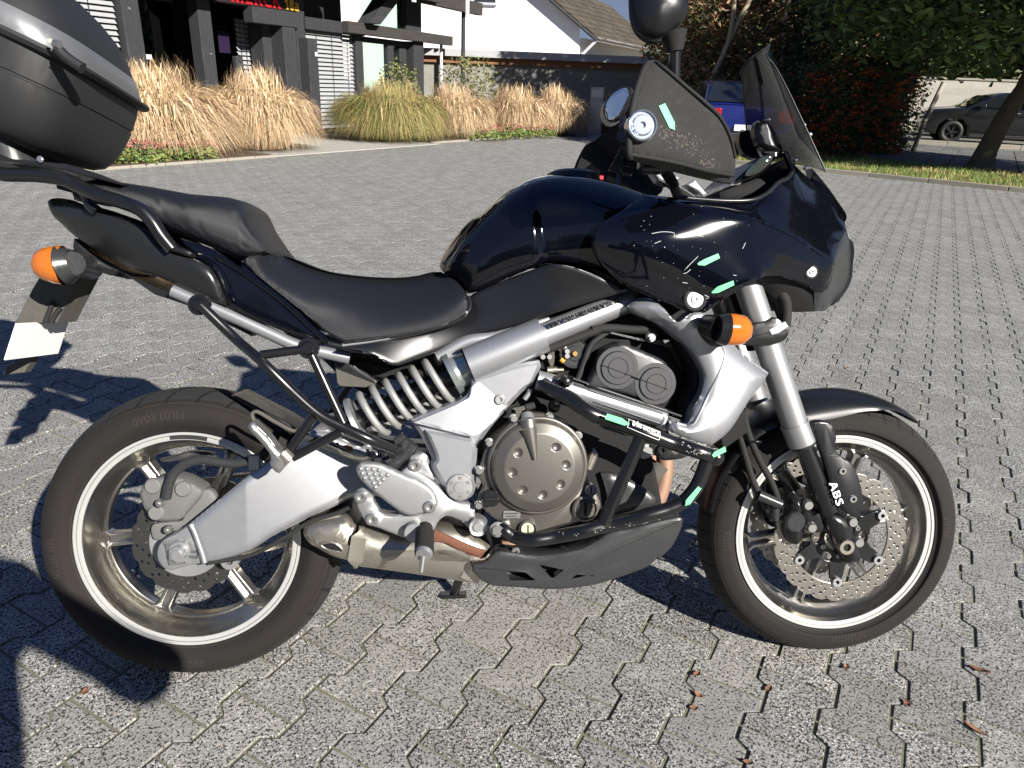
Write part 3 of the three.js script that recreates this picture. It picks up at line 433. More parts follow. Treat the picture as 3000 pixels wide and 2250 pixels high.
// tall mixed hedge behind the blue car
const barkMat = std(lin(0.20, 0.16, 0.12), 0.95, 0, { map: concTex });
{
  const t = thing('tall_hedge', 'tall overgrown hedge with green and brown autumn leaves behind the blue car', 'hedge', [8.1, 0, -17.6], 0.32);
  const cols = [[0.10, 0.12, 0.035], [0.14, 0.15, 0.05], [0.20, 0.13, 0.07], [0.27, 0.15, 0.09], [0.30, 0.11, 0.06], [0.09, 0.10, 0.04], [0.34, 0.24, 0.14]];
  mesh('foliage', leafCloud(44000, () => { const x = rr(-2.4, 5.4), y = rr(0.1, 6.2), f = 0.45 * noise(x * 1.1, y * 1.1, 3) + 0.3 * noise(x * 2.7, y * 2.7, 9); return V3(x, y, f + 0.25 - Math.pow(rnd(), 1.3) * 1.9); }, 0.085, cols), leafMat, t);
  for (const P of [[[-1.9, 0, 0.3], [-1.7, 1.2, 0.35], [-1.35, 2.4, 0.5], [-1.5, 3.9, 0.5]], [[-1.45, 2.0, 0.45], [-1.05, 3.0, 0.55], [-0.6, 3.7, 0.5]], [[0.3, 0, 0.1], [0.5, 1.5, 0.3], [0.2, 3.0, 0.5], [0.6, 4.5, 0.4]], [[2.4, 0, 0], [2.2, 2, 0.2], [2.6, 4, 0.3]]]) mesh('branch', tube(P, 0.055, { sides: 8 }), std(lin(0.34, 0.28, 0.20), 0.9), t);
  const t2 = thing('conifer', 'dark green conifer standing behind the firethorn', 'conifer', [9.75, 0, -16.4], 0);
  mesh('foliage', leafCloud(16000, () => { const a = rr(0, 6.28), y = rr(0.1, 6.5), r = (1.55 + 0.35 * noise(Math.cos(a) * 2, y * 1.4, Math.sin(a) * 2)) * Math.pow(rnd(), 0.35); return V3(Math.cos(a) * r, y, Math.sin(a) * r); }, 0.08, [[0.02, 0.035, 0.015], [0.03, 0.05, 0.02], [0.04, 0.055, 0.02]]), leafMat, t2); mesh('trunk', rod([0, 0, 0], [0, 5, 0], 0.14, 0.05), barkMat, t2);
  const t3 = thing('firethorn', 'firethorn bush covered with orange red berries above the verge', 'shrub', [8.35, 0.05, -13.7], 0);
  const place = () => { const x = rr(-1.0, 1.35), y = rr(0.05, 1.0) * (1.75 + 0.2 * noise(x * 2, 3)), f = 0.25 * noise(x * 2.3, y * 2.3, 5); return V3(x, y, 0.35 + f - Math.pow(rnd(), 1.5) * 0.9); };
  mesh('foliage', leafCloud(9000, place, 0.045, [[0.025, 0.045, 0.015], [0.035, 0.06, 0.02], [0.05, 0.07, 0.02]]), leafMat, t3);
  mesh('berries', leafCloud(7000, (i) => { const k = (i / 14) | 0; if (i % 14 === 0) place.c = place().add(V3(0, 0, 0.1)); return place.c.clone().add(V3(rr(-0.07, 0.07), rr(-0.035, 0.035), rr(-0.05, 0.05))); }, 0.022, [[0.45, 0.07, 0.012], [0.55, 0.10, 0.015], [0.36, 0.05, 0.01]], { flat: 1 }), leafMat, t3); mesh('stem', rod([0, 0, 0], [0.1, 1.2, -0.2], 0.04, 0.02), barkMat, t3);
  const t4 = thing('beech_hedge', 'bright green clipped hedge end beside the wooden stake', 'hedge', [10.75, 0, -15.9], 0);
  mesh('foliage', leafCloud(9000, () => { const x = rr(-0.45, 0.5), y = rr(0.05, 2.2); return V3(x * (1 - y * 0.08) + y * 0.12, y, rr(-1.6, 0.55) + 0.15 * noise(x * 3, y * 3)); }, 0.05, [[0.14, 0.18, 0.04], [0.19, 0.22, 0.05], [0.25, 0.24, 0.07]]), leafMat, t4); mesh('stem', rod([0, 0, 0], [0, 1.8, -0.4], 0.04), barkMat, t4);
  const st = thing('tree_stake', 'grey wooden stake leaning beside the bright green hedge end', 'stake', [11.75, 0, -16.2], 0); mesh('pole', tube([[0, 0, 0], [0.12, 0.7, 0], [0.42, 1.6, -0.1]], 0.055, { sides: 8 }), std(lin(0.36, 0.32, 0.27), 0.9), st); mesh('tie', at(new THREE.TorusGeometry(0.06, 0.012, 6, 14), 0.12, 0.72, 0, Math.PI / 2), blackIn, st);
}
function tree(x, z, trunkPts, r, crowns, n, size, cols, label) {
  const t = thing('broadleaf_tree', label, 'tree', [x, 0, z], 0);
  mesh('trunk', (() => { const g = tube(trunkPts, r, { sides: 14, seg: 10 }), p = g.attributes.position; for (let i = 0; i < p.count; i++) { const y = p.getY(i), k = 1 + 0.10 * noise(p.getX(i) * 14, y * 5, p.getZ(i) * 14), c = new THREE.CatmullRomCurve3(trunkPts.map((q) => V3(...q))).getPoint(Math.min(1, Math.max(0, y / trunkPts[trunkPts.length - 1][1]))), fl = 1 + 0.5 * Math.exp(-y * 5) - 0.09 * y; p.setX(i, c.x + (p.getX(i) - c.x) * k * fl); p.setZ(i, c.z + (p.getZ(i) - c.z) * k * fl); } g.computeVertexNormals(); return g; })(), barkMat, t);
  const tp = trunkPts[trunkPts.length - 1], limbs = crowns.map(([cx, cy, cz]) => tube([tp, [(tp[0] + cx) / 2, (tp[1] + cy) / 2 + 0.2, (tp[2] + cz) / 2], [cx, cy, cz]], 0.05, { sides: 7 })); limbs.forEach((l) => mesh('limb', l, barkMat, t));
  const tot = crowns.reduce((s, c) => s + c[3] * c[4] * c[5], 0); const parts = [];
  for (const [cx, cy, cz, rx, ry, rz] of crowns) parts.push(leafCloud(Math.round(n * rx * ry * rz / tot), () => { const a = rr(0, 6.28), b = Math.acos(rr(-1, 1)), q = Math.pow(rnd(), 0.4) * (1 + 0.28 * noise(Math.cos(a) * 2 + cx, b * 1.6, Math.sin(a) * 2 + cz)); return V3(cx + Math.cos(a) * Math.sin(b) * q * rx, cy + Math.cos(b) * q * ry, cz + Math.sin(a) * Math.sin(b) * q * rz); }, size, cols));
  mesh('crown', mergeGeometries(parts), leafMat, t); return t;
}
const maple = [[0.05, 0.09, 0.025], [0.07, 0.12, 0.03], [0.10, 0.15, 0.035], [0.13, 0.16, 0.05]];
tree(10.55, -12.2, [[0, 0, 0], [0.25, 0.8, -0.05], [0.62, 1.7, -0.1], [0.8, 2.4, -0.1]], 0.17, [[-0.6, 3.3, 0.2, 2.6, 1.75, 2.4], [1.6, 3.4, 0.6, 2.2, 1.9, 2.3], [0.2, 4.6, 1.2, 2.8, 1.8, 2.8], [-1.8, 3.2, -1.2, 1.8, 1.4, 1.8]], 26000, 0.1, maple, 'tree with slanting trunk rising from the grass verge');
tree(14.6, -6.6, [[0, 0, 0], [0, 2.2, 0], [0.1, 5.2, 0]], 0.24, [[0, 7.0, 0, 3.5, 2.2, 3.5], [-2.0, 6.6, -1.5, 2.6, 2.0, 2.6], [2.0, 6.8, 1.2, 2.6, 2.0, 2.6]], 30000, 0.15, maple, 'tall second verge tree that shades the car park');
// ---------------------------------------------------------------- parked cars
function car(name, label, pos, turn, { paint, H = 1.46, L = 4.5, wagon = true, simple = false } = {}) {
  const t = thing(name, label, 'car', pos, turn), s = H / 1.46, W2 = 0.9;
  const bodyMat = phys(paint, 0.32, 0.35, { clearcoat: 1, clearcoatRoughness: 0.05 }), glass = phys(lin(0.012, 0.014, 0.016), 0.05, 0, { clearcoat: 1 }), trim = std(lin(0.012, 0.012, 0.013), 0.6), alloy = std(lin(0.05, 0.05, 0.055), 0.35, 0.6);
  const low = [[-2.2, 0.28], [-2.25, 0.55], [-2.2, 0.78], [-1.95, 0.92], [-1.1, 1.0], [1.9, 1.02], [2.2, 0.98], [2.25, 0.6], [2.2, 0.3], [1.72, 0.24], [1.68, 0.5], [1.5, 0.67], [1.3, 0.7], [1.1, 0.67], [0.92, 0.5], [0.88, 0.22], [-0.95, 0.22], [-0.99, 0.5], [-1.17, 0.67], [-1.37, 0.7], [-1.57, 0.67], [-1.75, 0.5], [-1.79, 0.24]];
  const up = wagon ? [[-1.2, 0.98], [-0.42, 1.36], [-0.1, 1.44], [0.8, 1.46], [1.65, 1.40], [2.1, 1.0]] : [[-1.1, 0.98], [-0.4, 1.34], [0, 1.42], [0.9, 1.43], [1.7, 1.3], [2.1, 1.0]];
  const sh = (P, w, bev) => { const g = new THREE.ExtrudeGeometry(new THREE.Shape(P.map((p) => new THREE.Vector2(p[0], p[1] * s))), { depth: 2 * w - 2 * bev, bevelThickness: bev, bevelSize: bev, bevelOffset: -bev, bevelSegments: 4, curveSegments: 6 }).translate(0, 0, -w + bev), p = g.attributes.position; for (let i = 0; i < p.count; i++) { const y = p.getY(i) / s, x = p.getX(i); p.setZ(i, p.getZ(i) * (1 - 0.30 * Math.max(0, y - 0.9) - 0.06 * Math.pow(Math.abs(x) / 2.2, 6) - 0.05 * Math.max(0, 0.5 - y))); } return toCreasedNormals(mergeVertices(g.deleteAttribute('uv').deleteAttribute('normal')), 0.6); };
  const b = mesh('body', sh(low, W2, 0.07), bodyMat, t); mesh('cabin', sh(up, W2 * 0.97, 0.06), bodyMat, t);
  for (const sd of [-1, 1]) {
    const win = (P) => { const m = mesh('side_window', slab(P.map((p) => [p[0], p[1] * s]), 0, 0.012, 0.002), glass, t); m.position.set(0, 0, sd * 0.785); m.rotation.x = 0; const g = m.geometry.attributes.position; for (let i = 0; i < g.count; i++) { const y = g.getY(i) / s; g.setZ(i, g.getZ(i) * sd + sd * (W2 * 0.97 * (1 - 0.30 * Math.max(0, y - 0.9)) - 0.778 + 0.002)); } m.geometry.computeVertexNormals(); };
    win([[-0.95, 1.03], [-0.38, 1.31], [0.28, 1.37], [0.28, 1.03]]); win([[0.34, 1.03], [0.34, 1.37], [1.1, 1.36], [1.15, 1.03]]); win([[1.21, 1.04], [1.17, 1.35], [1.5, 1.32], [1.75, 1.08]]);
    for (const x of [-1.37, 1.3]) { const w = grp('wheel', t); w.position.set(x, 0.33, sd * 0.78); mesh('tyre', at(new THREE.TorusGeometry(0.255, 0.082, 12, 28), 0, 0, 0), trim, w); const spk = [at(new THREE.CylinderGeometry(0.235, 0.235, 0.05, 24, 1, true), 0, 0, 0, Math.PI / 2), cylZ(0.06, 0.06, 0.06, 0, 0, sd * 0.03)]; for (let k = 0; k < 5; k++) { const a = k * 1.2566; spk.push(at(box(0.2, 0.04, 0.03), Math.cos(a) * 0.13, Math.sin(a) * 0.13, sd * 0.03, 0, 0, a)); } mesh('rim', spk, alloy, w); mesh('brake_drum', cylZ(0.2, 0.2, 0.02, 0, 0, -sd * 0.01), trim, w); }
    mesh('mirror', box(0.14, 0.13, 0.2, -0.72, 1.06 * s, sd * 1.0, 0.05), bodyMat, t);
    for (const x of [0.18, 1.0]) mesh('door_handle', box(0.2, 0.025, 0.03, x, 0.9 * s, sd * 0.905, 0.01), steelGrey, t);
    mesh('sill_trim', box(1.7, 0.1, 0.04, -0.05, 0.26, sd * 0.89, 0.015), trim, t);
    mesh('tail_light', box(0.05, 0.22, 0.3, 2.235, 0.82 * s, sd * 0.66, 0.02), phys(lin(0.35, 0.01, 0.012), 0.1, 0, { clearcoat: 1 }), t); mesh('headlight', box(0.12, 0.13, 0.36, -2.14, 0.74 * s, sd * 0.62, 0.04), phys(lin(0.5, 0.52, 0.55), 0.08, 0.2, { clearcoat: 1 }), t);
  }
  const ws = (P, name) => mesh(name, (() => { const g = new THREE.BufferGeometry(); const [a, c] = P; const w0 = 0.80, w1 = 0.66; g.setAttribute('position', new THREE.Float32BufferAttribute([a[0], a[1] * s, -w0, a[0], a[1] * s, w0, c[0], c[1] * s, w1, a[0], a[1] * s, -w0, c[0], c[1] * s, w1, c[0], c[1] * s, -w1], 3)); g.computeVertexNormals(); return g; })(), glass, t);
  ws([[-1.16, 1.035], [-0.47, 1.365]], 'windscreen'); ws([[2.09, 1.045], [1.71, 1.385]], 'rear_window');
  mesh('bumper', box(0.1, 0.2, 1.6, 2.24, 0.42, 0, 0.04), trim, t); mesh('number_plate', box(0.01, 0.11, 0.5, 2.297, 0.6, 0, 0.002), whitePaint, t);
  return t;
}
car('parked_car', 'dark grey estate car parked beyond the slanting tree trunk', [17.3, 0, -20.9], 0.1 - 0.52, { paint: lin(0.010, 0.0105, 0.0125), H: 1.5 });
car('parked_car', 'black car with chrome window line behind the dark grey estate', [19.6, 0, -24.4], -0.42, { paint: lin(0.008, 0.009, 0.013), H: 1.52 });
car('parked_car', 'blue hatchback parked in front of the tall hedge', [6.55, 0, -14.7], 1.35 + Math.PI, { paint: lin(0.012, 0.022, 0.16), H: 1.45, wagon: false });
{ const w = thing('garden_wall', 'pale rendered wall far behind the parked cars', 'wall', [20, 0, -30], -0.3); mesh('panel', box(9, 2.0, 0.25, 0, 1, 0, 0.01), std(lin(0.62, 0.60, 0.57), 0.9, 0, { map: concTex }), w); mesh('coping', box(9.1, 0.08, 0.34, 0, 2.04, 0, 0.01), kerbMat, w); }

{ const t = thing('far_hedge', 'dark row of trees behind the pale wall beyond the car park', 'hedge', [26, 0, -36], -0.35); mesh('foliage', leafCloud(15000, () => { const x = rr(-16, 16), y = rr(0.3, 1) * (6.5 + 1.6 * noise(x * 0.4, 3)); return V3(x, y, rr(-1.2, 1.2)); }, 0.26, [[0.05, 0.08, 0.02], [0.07, 0.10, 0.03], [0.10, 0.11, 0.04]]), leafMat, t); mesh('stem', box(31, 4.5, 0.6, 0, 2.3, -0.3), std(lin(0.02, 0.025, 0.012), 1), t); }  // stem mesh: one long near-black slab inside the leaves, no single trunks
// ---------------------------------------------------------------- behind the camera: the photographer whose shadow falls on the wheel, and the trees mirrored in the paint
{
  const B3 = (a, b, ra, rb) => ({ a: V3(...a), b: V3(...b), ra, rb });
  const bones = [
    B3([0.70, 0.92, 1.82], [0.68, 1.12, 1.75], 0.150, 0.150), B3([0.68, 1.12, 1.75], [0.67, 1.34, 1.66], 0.155, 0.165), B3([0.53, 1.37, 1.64], [0.81, 1.37, 1.64], 0.085, 0.085), B3([0.66, 1.38, 1.63], [0.63, 1.48, 1.57], 0.062, 0.055),
    B3([0.62, 1.565, 1.525], [0.62, 1.61, 1.54], 0.085, 0.098), B3([0.62, 1.53, 1.48], [0.62, 1.565, 1.50], 0.055, 0.07), B3([0.62, 1.56, 1.43], [0.62, 1.58, 1.45], 0.012, 0.016),
    B3([0.51, 1.36, 1.64], [0.34, 1.14, 1.58], 0.070, 0.056), B3([0.34, 1.14, 1.58], [0.455, 1.165, 1.40], 0.054, 0.036), B3([0.83, 1.36, 1.64], [1.00, 1.12, 1.55], 0.072, 0.060), B3([1.00, 1.12, 1.55], [0.665, 1.135, 1.395], 0.058, 0.038),
    B3([0.455, 1.165, 1.40], [0.475, 1.205, 1.355], 0.036, 0.028), B3([0.665, 1.135, 1.395], [0.620, 1.195, 1.355], 0.038, 0.028),
    B3([0.61, 0.90, 1.83], [0.52, 0.48, 1.78], 0.098, 0.066), B3([0.52, 0.48, 1.78], [0.50, 0.09, 1.87], 0.064, 0.045), B3([0.79, 0.90, 1.83], [0.86, 0.48, 1.79], 0.098, 0.066), B3([0.86, 0.48, 1.79], [0.88, 0.09, 1.89], 0.064, 0.045),
    B3([0.50, 0.055, 1.90], [0.49, 0.042, 1.72], 0.05, 0.04), B3([0.88, 0.055, 1.92], [0.90, 0.042, 1.74], 0.05, 0.04)];
  for (const [hx, dir] of [[0.475, 1], [0.620, -1]]) for (let k = 0; k < 4; k++) bones.push(B3([hx - dir * 0.004, 1.225 - k * 0.02, 1.36], [hx + dir * 0.016, 1.23 - k * 0.02, 1.335 + 0.004 * k], 0.010, 0.008));
  const { MarchingCubes } = await import('three/addons/objects/MarchingCubes.js');
  const N = 92, mc = new MarchingCubes(N, new THREE.MeshStandardMaterial(), false, false, 120000), cen = V3(0.67, 0.86, 1.66), half = 0.9; mc.isolation = 0;
  const dist = (p, q) => { const ab = q.b.clone().sub(q.a), t = Math.max(0, Math.min(1, p.clone().sub(q.a).dot(ab) / ab.lengthSq())); return p.distanceTo(q.a.clone().addScaledVector(ab, t)) - (q.ra + (q.rb - q.ra) * t); };
  const boxes = bones.map((q) => { const r = Math.max(q.ra, q.rb) + 0.12; return new THREE.Box3().setFromPoints([q.a, q.b]).expandByScalar(r); }), P = V3();
  for (let k = 0; k < N; k++) for (let j = 0; j < N; j++) for (let i = 0; i < N; i++) {
    P.set(cen.x + (i / N * 2 - 1) * half, cen.y + (j / N * 2 - 1) * half, cen.z + (k / N * 2 - 1) * half); let d = 0.3;
    for (let b = 0; b < bones.length; b++) if (boxes[b].containsPoint(P)) { const e = dist(P, bones[b]), h = Math.max(0, 0.035 - Math.abs(d - e)) / 0.035; d = Math.min(d, e) - h * h * 0.035 * 0.25; }
    mc.field[k * N * N + j * N + i] = -d;
  }
  mc.update(); const n = mc.count, pos = new Float32Array(n * 3), col = new Float32Array(n * 3);
  for (let i = 0; i < n; i++) { const x = cen.x + mc.positionArray[3 * i] * half, y = cen.y + mc.positionArray[3 * i + 1] * half, z = cen.z + mc.positionArray[3 * i + 2] * half; pos.set([x, Math.max(0.003, y), z], 3 * i); const c = y > 1.47 ? (y > 1.605 || z > 1.57 ? [0.05, 0.035, 0.025] : [0.42, 0.27, 0.20]) : z < 1.41 && y > 1.10 && y < 1.27 ? [0.42, 0.27, 0.20] : y > 0.93 ? [0.015, 0.017, 0.024] : y > 0.09 ? [0.02, 0.028, 0.05] : [0.02, 0.018, 0.016]; col.set(c, 3 * i); }
  const g = new THREE.BufferGeometry(); g.setAttribute('position', new THREE.BufferAttribute(pos, 3)); g.setAttribute('color', new THREE.BufferAttribute(col, 3)); g.computeVertexNormals();
  const t = thing('person', 'person in dark jacket and jeans standing and holding a camera', 'person', [-0.06, 0, 0]); mesh('body', mergeVertices(g), new THREE.MeshStandardMaterial({ color: 0xffffff, vertexColors: true, roughness: 0.9 }), t).geometry.computeVertexNormals();
}
tree(-7, 21, [[0, 0, 0], [0, 1.6, 0], [0.1, 3.2, 0]], 0.22, [[0, 4.6, 0, 3.2, 2.3, 3], [1.6, 3.6, 0.6, 2.2, 1.8, 2.2], [-1.8, 3.8, 0, 2.2, 1.8, 2.2]], 6500, 0.2, maple, 'broad tree across the yard opposite the timber building');
tree(2.5, 24, [[0, 0, 0], [0, 1.6, 0], [0.1, 3.0, 0]], 0.2, [[0, 4.2, 0, 2.8, 2.2, 2.6], [1.8, 3.4, 0.6, 2.0, 1.6, 2.0]], 5500, 0.2, maple, 'round tree across the yard beside the tall poplar');
tree(9, 22, [[0, 0, 0], [0, 1.8, 0], [0.1, 3.6, 0]], 0.22, [[0, 4.4, 0, 2.4, 2.6, 2.4], [-1.9, 3.2, 0.6, 1.9, 1.6, 1.9], [2.1, 3.4, 0.2, 2.2, 1.9, 2.2]], 6500, 0.2, maple, 'tall poplar like tree across the yard');
tree(16, 18, [[0, 0, 0], [0, 1.8, 0], [0.1, 3.2, 0]], 0.22, [[0, 4.2, 0, 3.2, 2.4, 3.0], [-2.3, 3.2, 1.0, 2.2, 1.8, 2.2]], 6000, 0.2, maple, 'wide tree across the yard beside the verge trees');
{ const t = thing('boundary_hedge', 'long clipped green hedge along the far side of the yard', 'hedge', [4, 0, 19]); mesh('foliage', leafCloud(16000, () => V3(rr(-20, 20), rr(0.1, 2.3), rr(-0.5, 0.5)), 0.2, maple), leafMat, t); mesh('stem', box(39, 1.9, 0.5, 0, 0.95, 0.1), std(lin(0.02, 0.022, 0.012), 1), t); }  // the stem here is a solid near-black slab running inside the hedge

// ---------------------------------------------------------------- motorcycle
const scuff = dataTex(512, (u, v) => { const g = 0.5 + 0.22 * tn(u, v, 7, 1) + 0.2 * tn(u, v, 30, 5) + 0.1 * tn(u, v, 120, 2); return [g]; });
const flake = dataTex(512, (u, v) => { const g = 0.93 + 0.05 * tn(u, v, 200, 1) + 0.03 * tn(u, v, 9, 3); return [g, g, g * 1.005]; }, { srgb: true, rep: 6 });
const MT = {
  gloss: phys(lin(0.002, 0.0024, 0.005), 0.06, 0.0, { ior: 1.62 }),
  silver: phys(lin(0.47, 0.48, 0.50), 0.40, 0.72, { map: flake, clearcoat: 0.25, clearcoatRoughness: 0.25 }),
  cast: std(lin(0.42, 0.425, 0.43), 0.46, 0.7, { map: flake }),
  lip: std(lin(0.56, 0.56, 0.545), 0.42, 0.5),
  rim: std(lin(0.50, 0.485, 0.45), 0.27, 1),
  satin: phys(lin(0.011, 0.0115, 0.0135), 0.34, 0.2, { clearcoat: 0.25, clearcoatRoughness: 0.3 }),
  plastic: std(lin(0.012, 0.0125, 0.0135), 0.55, 0, { roughnessMap: scuff }),
  greyPlastic: std(lin(0.030, 0.031, 0.033), 0.6, 0, { roughnessMap: scuff }),
  dusty: std(lin(0.13, 0.125, 0.115), 0.9, 0, { map: concTex }),
  powder: phys(lin(0.006, 0.006, 0.007), 0.30, 0, { clearcoat: 0.5, clearcoatRoughness: 0.2 }),
  caseBlack: std(lin(0.014, 0.0145, 0.016), 0.55),
  rubber: std(lin(0.011, 0.011, 0.011), 0.8),
  dark: std(lin(0.004, 0.004, 0.0045), 0.85),
  engine: std(lin(0.160, 0.151, 0.136), 0.40, 0.72),
  engineDark: std(lin(0.055, 0.056, 0.060), 0.42, 0.45),
  steel: std(lin(0.46, 0.43, 0.37), 0.36, 0.9),
  bolt: std(lin(0.48, 0.48, 0.47), 0.34, 0.9),
  rust: std(lin(0.24, 0.10, 0.06), 0.85, 0.1, { map: concTex }),
  copper: std(lin(0.34, 0.21, 0.15), 0.6, 0.45),
  amber: phys(lin(0.50, 0.135, 0.012), 0.12, 0, { clearcoat: 1, emissive: lin(0, 0, 0) }),
  green: std(lin(0.16, 0.62, 0.30), 0.6),
  white: std(lin(0.86, 0.86, 0.86), 0.6),
  spring: std(lin(0.44, 0.44, 0.43), 0.4, 0.55),
  fixing: std(lin(0.55, 0.55, 0.56), 0.5, 0.1),
  cream: std(lin(0.50, 0.48, 0.36), 0.4),
};
const grain = dataTex(512, (u, v) => { const a = Math.sin(u * 512 * 0.9) * Math.sin(v * 512 * 0.9); return [0.5 + 0.35 * a + 0.15 * tn(u, v, 90, 3)]; }, { rep: 9 });
MT.vinyl = std(lin(0.010, 0.011, 0.014), 0.40, 0, { bumpMap: grain, bumpScale: 0.0007 });
const weave = dataTex(256, (u, v) => { const i = Math.floor(u * 32), j = Math.floor(v * 32), x = (u * 32) % 1 - 0.5, y = (v * 32) % 1 - 0.5, k = (i + j) & 1; return [0.25 + 0.75 * (k ? Math.cos(x * 3) * (0.6 + 0.4 * Math.cos(y * 2)) : 0.45 * Math.cos(y * 3))]; }, { rep: 14 });
const weaveCol = dataTex(256, (u, v) => { const i = Math.floor(u * 32), j = Math.floor(v * 32), k = (i + j) & 1, g = k ? 0.22 : 0.10, d = Math.max(0, tn(u, v, 5, 2)) * 0.12 * (0.5 + tn(u, v, 60, 4)); return [g + d * 1.2, g + d * 1.05, g + d * 0.9]; }, { srgb: true, rep: 14 });
MT.cordura = std(lin(1, 1, 1), 0.9, 0, { map: weaveCol, bumpMap: weave, bumpScale: 0.0012 });

const bike = thing('motorcycle', 'black and silver touring motorcycle leaning on its side stand with top case', 'motorcycle', [0, 0.003, 0]);
bike.rotation.x = -0.28065;
const SK = V3(-0.42262, 0.90631, 0), SO = V3(1.523, 0, 0), SQ = new THREE.Quaternion().setFromAxisAngle(SK, -0.05847);
const steerPart = (name) => { const g = grp(name, bike); g.quaternion.copy(SQ); g.position.copy(SO).sub(SO.clone().applyQuaternion(SQ)); return g; };
const flipZ = (g) => { g = g.clone(); const p = g.attributes.position, n = g.attributes.normal; if (g.index) { g = g.toNonIndexed(); return flipZ(g); } for (let i = 0; i < p.count; i++) { p.setZ(i, -p.getZ(i)); n.setZ(i, -n.getZ(i)); } for (let i = 0; i < p.count; i += 3) for (const k of Object.keys(g.attributes)) { const a = g.attributes[k], s = a.itemSize; for (let c = 0; c < s; c++) { const t = a.array[(i + 1) * s + c]; a.array[(i + 1) * s + c] = a.array[(i + 2) * s + c]; a.array[(i + 2) * s + c] = t; } } return g; };
const both = (name, g, mat, parent = bike) => [mesh(name, g, mat, parent), mesh(name, flipZ(g), mat, parent)];
const hexBolt = (x, y, z, r = 0.008, l = 0.008) => merge([cylZ(r * 1.35, r * 1.35, l * 0.3, x, y, z + l * 0.15, 20), cylZ(r, r, l, x, y, z + l / 2, 6)]);
const sockBolt = (x, y, z, r = 0.008, l = 0.007) => merge([lathe([[r, 0], [r, l * 0.7], [r * 0.8, l], [r * 0.45, l], [r * 0.4, l * 0.3], [0, l * 0.3]], 20).translate(x, y, z)]);
const rc = new THREE.Raycaster();
function surfZ(m, x, y, miss) { m.updateMatrix(); const o = new THREE.Mesh(m.geometry, new THREE.MeshBasicMaterial({ side: THREE.DoubleSide })); rc.set(V3(x, y, 2), V3(0, 0, -1)); const h = rc.intersectObject(o)[0]; return h ? h.point.z : miss; }
function drape(P, ms, miss, lift = 0.0008) {                          // a thin sticker that follows the surfaces below it
  const s = new THREE.Shape(P.map((p) => new THREE.Vector2(p[0], p[1]))), g = new THREE.ExtrudeGeometry(s, { depth: 0.0006, bevelEnabled: false }), p = g.attributes.position;
  for (let i = 0; i < p.count; i++) { let z = -9; for (const m of ms) z = Math.max(z, surfZ(m, p.getX(i), p.getY(i), -9)); p.setZ(i, (z < -5 ? miss : z) + lift + p.getZ(i)); }
  g.computeVertexNormals(); return g;
}
// ---- wheels
function tyreTex(front) {
  const w = 2048, h = 256, mk = (bump) => {
    const c = document.createElement('canvas'); c.width = w; c.height = h; const x = c.getContext('2d');
    x.fillStyle = bump ? '#808080' : '#241e1a'; x.fillRect(0, 0, w, h);
    x.fillStyle = bump ? '#808080' : '#333435'; x.fillRect(0, 84, w, 88);
    if (!bump) for (let i = 0; i < 2600; i++) { const y = rr(0, h), a = rr(0.02, 0.10); x.fillStyle = `rgba(${y > 84 && y < 172 ? '110,108,104' : '110,86,66'},${a * 0.55})`; x.fillRect(rr(0, w), y, rr(2, 46), rr(1, 3)); }
    x.strokeStyle = bump ? '#101010' : '#0b0b0b'; x.lineCap = 'round';
    const n = front ? 46 : 30;
    for (let i = 0; i < n; i++) for (const s of [-1, 1]) {
      const x0 = (i + (s > 0 ? 0.5 : 0)) * w / n; x.lineWidth = front ? 6 : 7; x.beginPath();
      if (front) { x.moveTo(x0, 128 + s * 12); x.quadraticCurveTo(x0 + 8, 128 + s * 30, x0 + 4, 128 + s * 52); } else { x.moveTo(x0, 128 + s * 6); x.quadraticCurveTo(x0 + 40, 128 + s * 14, x0 + 50, 128 + s * 50); }
      x.stroke();
    }
    x.strokeStyle = bump ? '#a0a0a0' : '#3d3833'; x.lineWidth = 2; for (const y of [76, 180, 20, 236]) { x.beginPath(); x.moveTo(0, y); x.lineTo(w, y); x.stroke(); }
    x.fillStyle = bump ? '#b0b0b0' : '#3a342f'; x.font = 'bold 22px sans-serif';
    const words = front ? [['MICHELIN', 120], ['PILOT', 620], ['MICHELIN', 1144], ['PILOT', 1640]] : [['MICHELIN', 300], ['PILOT ROAD', 820], ['MICHELIN', 1324], ['PILOT ROAD', 1760]];
    for (const [t, px] of words) { x.fillText(t, px, 60); x.save(); x.translate(px, 196); x.scale(1, -1); x.fillText(t, 0, -8 + 8); x.restore(); }
    const t = new THREE.CanvasTexture(c); t.wrapS = t.wrapT = THREE.RepeatWrapping; if (!bump) t.colorSpace = THREE.SRGBColorSpace; return t;
  };
  return std(lin(0.46, 0.46, 0.46), 0.86, 0, { map: mk(false), bumpMap: mk(true), bumpScale: 0.003 });
}
